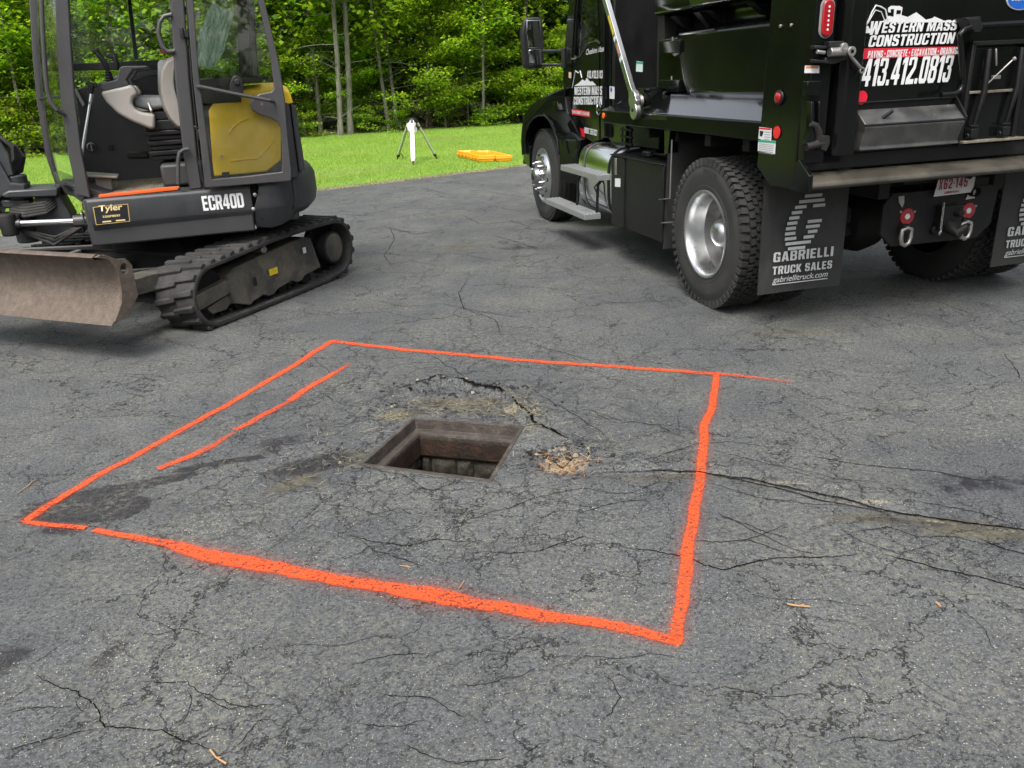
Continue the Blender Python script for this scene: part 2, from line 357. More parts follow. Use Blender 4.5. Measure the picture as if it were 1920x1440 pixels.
def H(x, y):
    """height of the worn asphalt"""
    r = math.hypot(x - BC.x, y - BC.y)
    if r > 12: return 0.0
    h = .010 * noise.noise(Vector((x * .9, y * .9, 0))) * min(1, max(0, (r - .4) / .6)) * max(0, 1 - r / 12)
    if r < 6:
        fd = frame_d(x, y)
        near = math.exp(-((r - .75) / .32) ** 2)
        h += near * (.010 * noise.noise(Vector((x * 4.2, y * 4.2, 3))) + .008 * noise.noise(Vector((x * 11, y * 11, 5))))
        h -= .028 * math.exp(-((x - BC.x + .05) ** 2 + (y - BC.y - .62) ** 2) / .045) * min(1, max(0, fd / .1))
        dp = math.hypot(x - POT[0], y - POT[1]); h -= .052 * math.exp(-(dp / .075) ** 2)
        h -= .02 * math.exp(-((x - .08) ** 2 / .012 + (y - 3.36) ** 2 / .004))
        if x > 0: h -= .016 * math.exp(-(seg_dist(x, y, TRENCH) / .045) ** 2) * min(1, x / .3)
        dl = seg_dist(x, y, LIP); h += (.026 if y > np.interp(x, [p[0] for p in LIP], [p[1] for p in LIP]) else -.014) * math.exp(-(dl / .07) ** 2)
        h *= min(1, max(0, fd / .05)) if fd < .05 else 1
    return h
# masks painted on the driveway: R old sealer stains, G brown dirt / moss, B crazing
STAINS = [([(-1.829,3.048)][0], .20, .11, 25, 1.5), ([(-1.703,2.991)][0], .16, .10, 5, 1.5), ([(-1.582,3.215)][0], .16, .040, 20, 1.1), ([(-1.352,3.374)][0], .20, .03, 18, .9), ([(-1.684,3.127)][0], .12, .04, 25, .8),
          ([(-1.81,2.832)][0], .08, .03, -5, .9), ([(-1.269,2.066)][0], .030, .11, -10, .55), ([(-1.579,2.051)][0], .07, .08, 0, .5), ([(-0.905,3.329)][0], .20, .10, 20, .65), ([(-1.129,3.551)][0], .16, .07, 30, .45), ([(1.854,2.88)][0], .30, .09, 0, .38), ([(0.194,8.054)][0], .3, .08, 0, .6),]
DIRT = [([(-0.287,4.027)][0], .28, .09, -12, 1), ([(-0.554,3.876)][0], .14, .06, 20, 1), ([(-0.17,3.866)][0], .22, .04, -12, 1), ([(-0.948,3.153)][0], .14, .07, 30, .8), ([(0.219,3.24)][0], .10, .09, 0, 1), ([(1.436,2.625)][0], .35, .05, -8, .8), ([(0.629,3.047)][0], .3, .05, 0, .6),
        ([(-0.693,3.361)][0], .12, .12, 30, .6), ([(-0.473,8.181)][0], .25, .2, 0, .8), ([(1.781,4.96)][0], .5, .2, 0, .5), ([(1.669,2.511)][0], .25, .06, -8, .9)]
SAND = [([(0.218,3.225)][0], .095, .075, 0, 1.2), ([(0.193,3.38)][0], .05, .04, 0, .6), ([(1.587,2.611)][0], .22, .022, -7, .5), ([(1.733,2.523)][0], .25, .022, -7, .5), ([(1.05,2.968)][0], .22, .022, -8, .62), ([(0.707,3.098)][0], .22, .020, 0, .55), ([(1.345,2.783)][0], .22, .022, -8, .62), ([(-0.006,3.882)][0], .06, .07, 20, .6), ([(-0.452,3.972)][0], .10, .03, 0, .45)]
def ell(x, y, L, pw=1.0):
    s = 0
    for (cx, cy), rx, ry, a, k in L:
        dx, dy = x - cx, y - cy
        if abs(dx) > 2.2 * max(rx, ry) or abs(dy) > 2.2 * max(rx, ry): continue
        ca, sa = math.cos(R(a)), math.sin(R(a)); u, v = (dx * ca + dy * sa) / rx, (-dx * sa + dy * ca) / ry
        q = u * u + v * v; s = max(s, k * max(0, 1.3 - q * .75))
    return min(1, s)
def asphalt():
    m, t, p = new_mat("asphalt"); v = texco(t)
    at = nd(t, "VertexColor"); at.layer_name = "wear"; sp = nd(t, "SeparateColor"); lk(t, at.outputs[0], sp.inputs[0]); sand_in = at.outputs["Alpha"]
    big = tnoise(t, v, .55, 5, .6); med = tnoise(t, v, 4.5, 7, .68); fine = tnoise(t, v, 70, 4, .7); vf = tnoise(t, v, 260, 2, .6)
    base = mix(t, ramp(t, big.outputs[0], [(.35, 0), (.65, 1)]), (.063, .067, .071), (.088, .092, .094))
    base = mix(t, ramp(t, med.outputs[0], [(.30, 0), (.72, 1)]), mix(t, 1, base, .86, 'MULTIPLY'), mix(t, 1, base, 1.14, 'MULTIPLY'))
    edge = tnoise(t, v, 9, 7, .75); edge2 = tnoise(t, v, 60, 5, .7)
    sm = mth(t, 'ADD', sp.outputs[0], mth(t, 'MULTIPLY', mth(t, 'SUBTRACT', edge.outputs[0], .5), 2.4))
    sm = ramp(t, sm, [(.22, 0), (.55, 1)])
    base = mix(t, mth(t, 'MULTIPLY', sm, .92), base, (.015, .014, .018))
    # aggregate: pale and dark grains of two sizes
    vo = nd(t, "TexVoronoi"); vo.inputs["Scale"].default_value = 210; lk(t, v, vo.inputs["Vector"])
    vc = nd(t, "SeparateColor"); lk(t, vo.outputs["Color"], vc.inputs[0])
    gr = ramp(t, vc.outputs[0], [(.0, .45), (.55, .95), (.85, 1.5), (1, 2.1)])
    base = mix(t, .6, base, gr, 'MULTIPLY')
    base = mix(t, ramp(t, fine.outputs[0], [(.35, 1), (.48, 0)]), base, (.018, .018, .019))
    def specks(scale, lo, dmax, col, dens):
        q = nd(t, "TexVoronoi"); q.inputs["Scale"].default_value = scale; lk(t, v, q.inputs["Vector"])
        qc = nd(t, "SeparateColor"); lk(t, q.outputs["Color"], qc.inputs[0])
        th = mth(t, 'SUBTRACT', lo, mth(t, 'MULTIPLY', dens, .16))
        a = mth(t, 'GREATER_THAN', qc.outputs[1], th); b = mth(t, 'LESS_THAN', q.outputs["Distance"], mth(t, 'MULTIPLY_ADD', qc.outputs[2], dmax, .12))
        return mth(t, 'MULTIPLY', a, b), qc
    dens = ramp(t, tnoise(t, v, 1.3, 6, .68).outputs[0], [(.42, 0), (.64, 1)])
    s1, q1 = specks(125, .935, .20, None, dens); s2, q2 = specks(210, .84, .28, None, dens)
    base = mix(t, mth(t, 'MULTIPLY', s2, .62), base, (.26, .25, .20))
    base = mix(t, mth(t, 'MULTIPLY', s1, .9), base, mix(t, q1.outputs[0], (.22, .21, .16), (.48, .46, .42)))
    # pale film of pollen / dust in patches
    film = mth(t, 'MULTIPLY', dens, ramp(t, tnoise(t, v, 38, 6, .75).outputs[0], [(.46, 0), (.62, 1)]))
    base = mix(t, mth(t, 'MULTIPLY', film, .55), base, (.22, .215, .16))
    # sealer stains and dirt
    dm = mth(t, 'ADD', sp.outputs[1], mth(t, 'MULTIPLY', mth(t, 'SUBTRACT', edge2.outputs[0], .5), 1.6))
    dm = ramp(t, dm, [(.40, 0), (.9, .85)])
    base = mix(t, dm, base, mix(t, ramp(t, edge.outputs[0], [(.35, 0), (.6, 1)]), (.030, .024, .018), (.105, .095, .062)))
    sd_ = mth(t, 'ADD', sand_in, mth(t, 'MULTIPLY', mth(t, 'SUBTRACT', edge2.outputs[0], .5), 1.5)); sd_ = ramp(t, sd_, [(.45, 0), (.8, .9)])
    base = mix(t, sd_, base, mix(t, ramp(t, fine.outputs[0], [(.35, 0), (.62, 1)]), (.10, .085, .06), (.33, .285, .205)))
    # cracks
    def warp(sc, amt):
        n = tnoise(t, v, sc, 5, .7); s = nd(t, "VectorMath"); s.operation = 'SUBTRACT'; lk(t, n.outputs["Color"], s.inputs[0]); s.inputs[1].default_value = (.5, .5, .5)
        k = nd(t, "VectorMath"); k.operation = 'SCALE'; lk(t, s.outputs[0], k.inputs[0]); k.inputs["Scale"].default_value = amt
        a = nd(t, "VectorMath"); a.operation = 'ADD'; lk(t, v, a.inputs[0]); lk(t, k.outputs[0], a.inputs[1]); return a.outputs[0]
    def crack(scale, width, wsc, wamt, msk_scale, lo, hi, extra=None, k=1.0):
        vo = nd(t, "TexVoronoi"); vo.feature = 'DISTANCE_TO_EDGE'; vo.inputs["Scale"].default_value = scale; lk(t, warp(wsc, wamt), vo.inputs["Vector"])
        line = mth(t, 'SUBTRACT', 1.0, mth(t, 'DIVIDE', vo.outputs[0], width * scale), clamp=True)
        mk = ramp(t, tnoise(t, v, msk_scale, 5, .6).outputs[0], [(lo, 0), (hi, 1)])
        if extra is not None: mk = mth(t, 'MAXIMUM', mth(t, 'MULTIPLY', mk, k), extra)
        return mth(t, 'MULTIPLY', line, mk)
    cz = mth(t, 'MULTIPLY', sp.outputs[2], 1.0)
    c1 = crack(1.5, .0052, 3.5, .38, 1.2, .40, .52, cz)
    c2 = crack(4.2, .0034, 7, .18, 1.9, .47, .58, mth(t, 'MULTIPLY', cz, .9), .8)
    c3 = crack(12, .0021, 14, .07, 3.0, .52, .64, mth(t, 'MULTIPLY', cz, .55), .55)
    cr = mth(t, 'MAXIMUM', mth(t, 'MAXIMUM', c1, c2), c3)
    crs = ramp(t, cr, [(.08, 0), (.5, 1)])
    base = mix(t, mth(t, 'MULTIPLY', crs, .88), base, (.008, .008, .008))
    lk(t, base, p.inputs["Base Color"])
    lk(t, mix(t, sm, ramp(t, med.outputs[0], [(.3, .62), (.7, .85)]), .5), p.inputs["Roughness"])
    p.inputs["Specular IOR Level"].default_value = .45
    hgt = mth(t, 'ADD', mth(t, 'MULTIPLY', vc.outputs[0], .35), mth(t, 'MULTIPLY', fine.outputs[0], .9))
    hgt = mth(t, 'ADD', hgt, mth(t, 'MULTIPLY', s1, .5)); hgt = mth(t, 'SUBTRACT', hgt, mth(t, 'MULTIPLY', crs, 2.6))
    b1 = bump(t, hgt, .55, .004)
    b2 = bump(t, med.outputs[0], .35, .02, b1)
    lk(t, b2, p.inputs["Normal"]); return m
ASPH = asphalt()
def build_driveway():
    NS = 84; ts = []
    for i in range(4):
        for k in range(NS): ts.append((i, k / NS))
    rs = []; r = 0.0; step = .018
    while r < 60:
        rs.append(r); r += step; step = step * 1.012 if r < 3.2 else step * 1.09
    rs.append(60)
    dirs = [(BAS[i] - BC) for i in range(4)]; big = []
    k0 = 1 / min(d.length for d in dirs)
    verts = []; cols = []
    for r in rs:
        for i, f in ts:
            a = BAS[i].lerp(BAS[(i + 1) % 4], f); d = (a - BC); 
            # square-ish near the frame, round farther out
            b = 1 - math.exp(-r / .8); dn = d.normalized(); off = dn * r * (1 + (1 - b) * (d.length * k0 * .35 - .1))
            q = a + off; z = H(q.x, q.y); verts.append((q.x, q.y, z))
            R_ = math.hypot(q.x - BC.x, q.y - BC.y); 
            cz = max(0, 1 - max(0, R_ - .55) / 1.1) * .95 if R_ < 1.7 else 0; cz = max(cz, .9 * math.exp(-((q.x + .2) ** 2 / 1.2 + (q.y - 4.6) ** 2 / .35)), .75 * math.exp(-((q.x + .8) ** 2 / .5 + (q.y - 1.8) ** 2 / .06)))
            if q.x > .2 and R_ < 6: cz = max(cz, .9 * math.exp(-(seg_dist(q.x, q.y, TRENCH) / .16) ** 2))
            cols.append((ell(q.x, q.y, STAINS) if R_ < 9 else 0, ell(q.x, q.y, DIRT) if R_ < 9 else 0, cz, ell(q.x, q.y, SAND) if R_ < 9 else 0))
    n = len(ts); faces = [(i * n + j, i * n + (j + 1) % n, (i + 1) * n + (j + 1) % n, (i + 1) * n + j) for i in range(len(rs) - 1) for j in range(n)]
    o = raw("driveway", verts, faces, ASPH, smooth=True)
    ca = o.data.color_attributes.new("wear", 'FLOAT_COLOR', 'POINT'); ca.data.foreach_set("color", np.array(cols, np.float32).ravel())
    bm = bmesh.new(); bm.from_mesh(o.data); bmesh.ops.recalc_face_normals(bm, faces=bm.faces)
    if bm.faces[0].normal.z < 0: bmesh.ops.reverse_faces(bm, faces=bm.faces)
    bm.to_mesh(o.data); bm.free()
    return struct(o)
build_driveway()
# ---- crumbled asphalt round the basin: small angular lumps
def rubble():
    rnd = random.Random(12); m_ = MB(); zones = [([(-0.162,4.168)][0], .20, .035), ([(-0.477,4.274)][0], .16, .05), ([(0.061,3.804)][0], .07, .07), ([(0.155,3.356)][0], .09, .03), ([(0.217,3.214)][0], .09, .06), ([(-0.565,3.986)][0], .10, .05), ([(-0.792,3.372)][0], .12, .08), ([(-0.171,3.902)][0], .2, .05)]
    for k in range(620):
        (cx, cy), sx, sy = zones[rnd.choice([0, 0, 1, 1, 2, 3, 3, 4, 5, 6, 7])]; x, y = cx + rnd.gauss(0, sx), cy + rnd.gauss(0, sy) - (0) 
        if frame_d(x, y) < .03: continue
        r_ = rnd.choice([.003, .004, .005, .006, .009, .013]) * rnd.uniform(.7, 1.3); z = H(x, y) + r_ * .3
        M_ = Matrix.Rotation(rnd.uniform(0, 6.28), 3, 'Z') @ Matrix.Rotation(rnd.uniform(-.6, .6), 3, 'X')
        vs = [M_ @ (Vector(p) * r_ * rnd.uniform(.75, 1.25)) for p in ((1, 0, 0), (-1, 0, 0), (0, 1, 0), (0, -1, 0), (0, 0, .8), (0, 0, -.6), (.6, .6, .3))]
        m_.add([v + Vector((x, y, z)) for v in vs], [(0, 6, 4), (6, 2, 4), (2, 1, 4), (1, 3, 4), (3, 0, 4), (2, 6, 5), (6, 0, 5), (1, 2, 5), (3, 1, 5), (0, 3, 5)])
    m, t, p = new_mat("broken_asphalt"); g = nd(t, "NewGeometry"); lk(t, ramp(t, g.outputs["Random Per Island"], [(0, (.018, .018, .019)), (.45, (.045, .046, .048)), (.75, (.085, .084, .078)), (.92, (.22, .20, .15))], 'CONSTANT'), p.inputs["Base Color"]); p.inputs["Roughness"].default_value = .9
    me = m_.mesh("asphalt_rubble"); me.materials.append(m); o = bpy.data.objects.new("asphalt_rubble", me); COL.objects.link(o); tag(o, "loose crumbs of broken asphalt round the basin", "rubble", kind="stuff")
rubble()
# ---- hand traced cracks: thin open fissures following the surface
def ribbon(path, half, lift, step=.03, jit=0.0, seed=0, wfun=None):
    P = []
    for (ax, ay), (bx_, by) in zip(path, path[1:]):
        L = math.hypot(bx_ - ax, by - ay); k = max(1, int(L / step))
        P += [(ax + (bx_ - ax) * i / k, ay + (by - ay) * i / k) for i in range(k)]
    P.append(path[-1]); rnd = random.Random(seed); tot = len(P); V = []; U_ = []
    for i, (x, y) in enumerate(P):
        a, b = P[max(0, i - 1)], P[min(tot - 1, i + 1)]; dx, dy = b[0] - a[0], b[1] - a[1]; L = math.hypot(dx, dy) or 1; nx, ny = -dy / L, dx / L
        if jit:
            j = noise.noise(Vector((x * 9, y * 9, seed))) * jit + rnd.uniform(-.3, .3) * jit; x += nx * j; y += ny * j
        hw = half * (wfun(i / (tot - 1)) if wfun else 1)
        V.append((x, y, nx, ny, hw))
        U_.append(i / (tot - 1))
    return V, U_
def crack_black():
    m, t, p = new_mat("crack_shadowed_soil"); n = tnoise(t, texco(t), 60, 4)
    lk(t, ramp(t, n.outputs[0], [(.4, (.004, .004, .004)), (.66, (.018, .014, .009)), (.78, (.11, .08, .035))]), p.inputs["Base Color"]); p.inputs["Roughness"].default_value = 1; p.inputs["Specular IOR Level"].default_value = 0
    return m
CR = [ # (path, half width in metres)
 ([(0.469,3.178),(0.616,3.226),(0.807,3.343),(0.958,3.367),(1.106,3.294),(1.254,3.24)], .0025), ([(0.269,3.885),(0.422,3.782),(0.56,3.632),(0.753,3.559),(0.915,3.491)], .0022), ([(0.755,2.746),(0.828,2.64),(0.897,2.541),(0.979,2.446),(1.075,2.405)], .0025), ([(0.989,3.135),(1.097,3.114),(1.228,3.036),(1.308,2.956),(1.445,2.92),(1.548,2.864)], .002),
 ([(1.12,2.522),(1.208,2.551),(1.336,2.577),(1.414,2.497),(1.541,2.486),(1.622,2.427),(1.765,2.449)], .0025), ([(1.429,3.746),(1.544,3.63),(1.769,3.671),(1.845,3.498),(2.004,3.417),(2.222,3.454)], .0018), ([(0.598,2.888),(0.487,2.863),(0.358,2.845),(0.267,2.79),(0.165,2.808),(0.058,2.748)], .002), ([(-0.878,2.894),(-0.804,2.953),(-0.668,2.918),(-0.571,2.845),(-0.469,2.878),(-0.357,2.805)], .002),
 ([(-0.781,2.045),(-0.688,2.063),(-0.586,2.044),(-0.463,2.085),(-0.36,2.053)], .0016), ([(0.101,1.914),(0.181,1.943),(0.272,1.925),(0.37,1.953),(0.488,1.922)], .0016), ([(0.457,1.782),(0.549,1.797),(0.637,1.75),(0.743,1.764),(0.813,1.719)], .0018), ([(0.732,1.576),(0.824,1.606),(0.921,1.583),(1.043,1.611)], .0018), ([(-1.243,2.18),(-1.145,2.146),(-1.086,2.169),(-0.968,2.121)], .0016),
 ([(-1.595,6.037),(-1.233,5.83),(-0.921,5.85),(-0.584,5.585),(-0.322,5.679)], .003), ([(-1.445,8.214),(-0.975,7.852),(-0.511,7.875),(-0.047,7.413),(0.25,7.465)], .004), ([(-1.375,13.215),(-0.805,12.108),(-0.184,12.186),(0.298,11.371)], .007), ([(-0.57,10.333),(-0.285,9.477),(0.086,9.56),(0.369,8.963)], .006), ([(0.59,5.965),(0.805,5.775),(1.083,5.802),(1.168,5.64)], .004), ([(1.583,4.192),(1.839,4.244),(1.972,4.14),(2.209,4.151)], .002), ([(2.305,5.244),(2.37,4.985),(2.556,5.015),(2.726,4.813)], .003), ([(-3.339,5.5),(-2.955,5.325),(-2.779,5.417),(-2.392,5.186)], .0025), ([(-2.792,4.253),(-2.559,4.149),(-2.383,4.204),(-2.174,4.066)], .002), ([(-1.368,9.765),(-1.181,8.719),(-1.188,7.899),(-1.05,7.398)], .005),
 (TRENCH[1:], .0075), ([(0.754,3.108),(0.909,3.01),(1.054,2.912),(1.181,2.79),(1.355,2.712),(1.459,2.674)], .006),
 ([(-0.331,4.34),(-0.238,4.26),(-0.162,4.193),(-0.088,4.127),(-0.017,4.055)], .024), ([(-0.646,4.189),(-0.537,4.282),(-0.425,4.387),(-0.331,4.34)], .010), ([(-0.017,4.032),(0.022,3.879),(0.097,3.698),(0.194,3.571),(0.261,3.46)], .014), ([(0.046,3.351),(0.107,3.361),(0.154,3.328),(0.206,3.312)], .016),
 ([(-0.563,4.921),(-0.34,4.521),(-0.232,4.276)], .003), ([(-0.003,4.03),(0.139,4.051),(0.265,3.829),(0.354,3.636),(0.457,3.439)], .003), ([(0.001,3.954),(0.237,3.818),(0.397,3.799),(0.486,3.653),(0.703,3.564),(0.813,3.371)], .0025),
 ([(-0.747,3.323),(-0.629,3.248),(-0.479,3.166),(-0.376,3.035),(-0.263,3.015),(-0.142,3.074)], .0028), ([(0.035,3.369),(0.106,3.333),(0.209,3.257),(0.299,3.341)], .007), ([(-0.357,2.805),(-0.228,2.734),(-0.148,2.795),(-0.022,2.859),(0.153,2.953),(0.285,2.963),(0.454,2.924),(0.598,3.002),(0.722,2.967)], .0025),
 ([(0.304,2.574),(0.382,2.513),(0.483,2.488),(0.587,2.445),(0.629,2.385),(0.694,2.354),(0.796,2.395),(0.855,2.406),(0.932,2.416),(1.075,2.405),(1.232,2.425)], .0042), ([(0.609,2.548),(0.72,2.527),(0.816,2.53),(0.88,2.489),(0.932,2.416)], .003),
 ([(1.232,2.425),(1.316,2.368),(1.39,2.298),(1.49,2.254),(1.596,2.169),(1.704,2.126)], .0045), ([(1.614,2.48),(1.665,2.406),(1.716,2.368),(1.798,2.297)], .004), ([(0.774,2.516),(0.908,2.577),(1.002,2.625)], .0025),
 ([(0.71,2.347),(0.713,2.26),(0.749,2.205),(0.819,2.179),(0.933,2.165),(1.114,2.116)], .0022), ([(0.735,2.748),(0.814,2.661),(0.908,2.577),(0.997,2.497)], .0022), ([(1.166,2.592),(1.194,2.516),(1.296,2.403),(1.514,2.471)], .002),
 ([(1.196,3.14),(1.281,3.183),(1.428,3.09),(1.584,3.035),(1.716,2.987),(1.846,2.904),(2.002,2.843)], .0035), ([(0.847,3.311),(1.003,3.186),(1.146,3.059),(1.279,2.936),(1.327,2.841)], .002), ([(0.792,2.983),(0.945,2.834),(1.094,2.777),(1.285,2.739)], .0025), ([(1.5,2.76),(1.602,2.718),(1.72,2.638),(1.827,2.552)], .003),
 ([(-0.674,2.714),(-0.595,2.661),(-0.52,2.625),(-0.42,2.61),(-0.303,2.625),(-0.144,2.601)], .003), ([(-0.581,2.638),(-0.532,2.572),(-0.409,2.51),(-0.329,2.463)], .0025), ([(-0.641,2.529),(-0.588,2.559),(-0.539,2.62)], .002), ([(-0.182,2.561),(-0.028,2.513),(0.068,2.522),(0.147,2.562),(0.239,2.605),(0.303,2.563)], .003),
 ([(-1.485,2.028),(-1.433,1.959),(-1.351,1.92),(-1.282,1.905),(-1.204,1.836),(-1.141,1.762),(-1.077,1.749),(-0.984,1.73),(-0.95,1.716),(-0.881,1.681),(-0.815,1.65),(-0.759,1.603)], .0042), ([(-1.463,1.818),(-1.399,1.838),(-1.343,1.845),(-1.269,1.847)], .0032), ([(-1.388,1.687),(-1.314,1.707),(-1.254,1.727),(-1.206,1.747),(-1.139,1.758)], .003),
 ([(-1.143,1.94),(-1.056,1.917),(-0.978,1.914),(-0.932,1.872),(-0.847,1.841),(-0.793,1.811),(-0.705,1.811)], .003), ([(-0.975,1.907),(-0.94,1.83),(-0.93,1.759),(-0.952,1.722)], .0022), ([(-0.932,1.872),(-0.82,1.802),(-0.748,1.808),(-0.66,1.812)], .003), ([(-0.772,1.647),(-0.744,1.691),(-0.724,1.747),(-0.695,1.774)], .0028), ([(-1.287,1.916),(-1.263,1.85),(-1.22,1.807)], .002), ([(-1.485,2.028),(-1.453,2.091),(-1.428,2.14)], .0025), ([(-1.488,1.865),(-1.451,1.905),(-1.427,1.947)], .0022),
 ([(-0.442,1.834),(-0.365,1.818),(-0.29,1.81),(-0.229,1.775),(-0.169,1.732),(-0.12,1.758)], .003), ([(-0.211,1.846),(-0.143,1.842),(-0.053,1.868),(-0.008,1.876),(0.056,1.928)], .0022), ([(-0.536,1.945),(-0.449,1.986),(-0.354,1.991),(-0.259,1.997)], .0028), ([(-0.194,1.969),(-0.1,1.993),(-0.036,1.981)], .002), ([(-0.045,1.947),(-0.02,1.992),(0.06,2.006),(0.111,2.045)], .002),
 ([(0.206,1.884),(0.245,1.838),(0.252,1.775),(0.214,1.708),(0.183,1.682)], .003), ([(-0.468,1.721),(-0.38,1.706),(-0.323,1.703),(-0.269,1.724)], .0025), ([(-0.331,1.648),(-0.287,1.619),(-0.162,1.56),(-0.123,1.575)], .0026), ([(-0.203,1.566),(-0.123,1.575),(-0.043,1.579)], .003), ([(-0.03,1.578),(0.012,1.61),(0.068,1.642)], .002), ([(0.11,1.649),(0.15,1.637),(0.189,1.617)], .002), ([(0.821,2.084),(0.867,2.029),(0.915,1.904),(0.941,1.751)], .0015), ([(1.063,1.827),(1.108,1.74),(1.16,1.678)], .0014), ([(1.346,2.211),(1.339,2.099),(1.378,1.992),(1.343,1.875)], .002),
 ([(-1.38,5.095),(-1.117,4.645),(-0.968,4.354)], .002), ([(-1.094,5.053),(-0.888,4.831),(-0.714,4.766),(-0.551,4.783)], .0022), ([(-1.101,6.265),(-0.776,5.973),(-0.496,6.001),(-0.208,5.73),(0.168,5.463)], .003), ([(0.065,5.05),(0.178,4.867),(0.303,4.744),(0.506,4.518),(0.616,4.41)], .003), ([(-0.322,6.835),(-0.389,6.303),(-0.328,5.822),(-0.091,5.505),(-0.039,5.009)], .004), ([(-1.773,9.176),(-1.409,9.595),(-0.978,8.978),(-0.579,9.206)], .006), ([(-2.341,10.84),(-1.795,10.471),(-1.334,11.233),(-0.802,10.839)], .006), ([(-0.156,8.774),(0.067,8.361),(0.318,7.868)], .006),
 ([(-1.226,7.435),(-0.898,7.594),(-0.579,7.301)], .004), ([(2.955,5.546),(3.026,5.255),(3.06,4.995)], .003), ([(2.81,4.385),(2.717,4.125),(2.634,3.891)], .003), ([(-2.1,4.094),(-1.913,4.058),(-1.746,4.067)], .002), ([(-2.437,4.727),(-2.109,4.636),(-1.955,4.481)], .002), ([(-1.527,4.101),(-1.423,4.245),(-1.218,4.386),(-1.067,4.241),(-0.91,4.027)], .002)]
V, F = [], []
for i, (path, hw) in enumerate(CR):
    rb, us = ribbon(path, hw * (.80 if i < 29 or path[0][1] > 2.4 else .58), .002, step=.014, jit=.012, seed=i, wfun=lambda u: max(.15, min(1, 5 * u, 5 * (1 - u))))
    rnd = random.Random(i + 99); o0 = len(V)
    for (x, y, nx, ny, h_) in rb:
        fd = frame_d(x, y)
        wv = .75 + .9 * noise.noise(Vector((x * 22, y * 22, i))); a = h_ * max(.15, wv) * rnd.uniform(.6, 1.25); b = h_ * max(.15, 1.5 - wv) * rnd.uniform(.6, 1.25)
        zz = max(H(x + nx * a, y + ny * a), H(x - nx * b, y - ny * b), H(x, y), (H(x + .02, y + .02) + H(x - .02, y - .02)) / 2) + .0028
        V += [(x + nx * a, y + ny * a, zz), (x - nx * b, y - ny * b, zz)]
    for k in range(len(rb) - 1):
        if frame_d(rb[k][0], rb[k][1]) > .012: F.append((o0 + 2 * k, o0 + 2 * k + 1, o0 + 2 * k + 3, o0 + 2 * k + 2))
struct(raw("driveway_cracks", V, F, crack_black()))
# ---- sprayed orange marking lines
def spray():
    m, t, p = new_mat("orange_marking_paint"); uv = nd(t, "UVMap"); s = nd(t, "SeparateXYZ"); lk(t, uv.outputs[0], s.inputs[0]); v = texco(t)
    n1 = tnoise(t, v, 160, 5, .75); n2 = tnoise(t, v, 18, 4, .6)
    prof = mth(t, 'ABSOLUTE', s.outputs[1])             # 0 centre .. 1 edge of overspray
    prof = mth(t, 'ADD', prof, mth(t, 'MULTIPLY', mth(t, 'SUBTRACT', n2.outputs[0], .5), .22))
    core = ramp(t, prof, [(.25, 1), (.36, 0)]); halo = ramp(t, prof, [(.26, .55), (.37, .20), (.55, .065), (.9, 0)])
    grain = ramp(t, n1.outputs[0], [(.36, 0), (.60, 1)]); pits = nd(t, "TexVoronoi"); pits.inputs["Scale"].default_value = 120; lk(t, v, pits.inputs["Vector"]); pc = nd(t, "SeparateColor"); lk(t, pits.outputs["Color"], pc.inputs[0]); worn = ramp(t, tnoise(t, v, 6, 4, .6).outputs[0], [(.35, .02), (.62, .26)])
    grain2 = mth(t, 'MULTIPLY', ramp(t, n1.outputs[0], [(.36, .2), (.49, 1)]), mth(t, 'GREATER_THAN', pc.outputs[0], mth(t, 'ADD', worn, .05)))
    a = mth(t, 'MAXIMUM', mth(t, 'MULTIPLY', core, grain2), mth(t, 'MULTIPLY', halo, grain))
    a = mth(t, 'MULTIPLY', a, s.outputs[0], clamp=True)
    vo = nd(t, "TexVoronoi"); vo.inputs["Scale"].default_value = 190; lk(t, v, vo.inputs["Vector"])
    c = mix(t, ramp(t, n1.outputs[0], [(.35, 0), (.6, 1)]), (.36, .028, .005), (.74, .082, .012))
    c = mix(t, ramp(t, vo.outputs["Distance"], [(.1, 0), (.7, .35)]), c, (.82, .105, .02))
    lk(t, c, p.inputs["Base Color"]); p.inputs["Roughness"].default_value = .7
    lk(t, a, p.inputs["Alpha"]); lk(t, bump(t, n1.outputs[0], .5, .003), p.inputs["Normal"]); return m
SPRAY = spray()
def paint(name, strokes, label, cat="painted line"):
    V, F, UV = [], [], []
    for k, (path, wd, fade) in enumerate(strokes):
        # wd: list of (u, half width of the solid line); fade(u) strength
        us_, ws = zip(*wd); rb, us = ribbon(path, 1, .003, step=.03, jit=.004, seed=k + 40, wfun=lambda u: float(np.interp(u, us_, ws)))
        o0 = len(V); C = 10
        for (x, y, nx, ny, h_), u in zip(rb, us):
            for c_ in range(C + 1):
                q = (c_ / C) * 2 - 1; px, py = x + nx * h_ * 3.1 * q, y + ny * h_ * 3.1 * q
                px += nx * .35 * h_ * noise.noise(Vector((x * 7, y * 7, k))); py += ny * .35 * h_ * noise.noise(Vector((x * 7, y * 7, k))); V.append((px, py, H(px, py) + .0035 + .0006 * k)); UV.append((fade(u), q))
        for i in range(len(rb) - 1):
            for c_ in range(C): a = o0 + i * (C + 1) + c_; F.append((a, a + 1, a + C + 2, a + C + 1))
    o = raw(name, V, F, SPRAY, smooth=True); uvl = o.data.uv_layers.new(name="UVMap")
    for l in o.data.loops: uvl.data[l.index].uv = UV[l.vertex_index]
    return tag(o, label, cat)
one = lambda u: 1.0
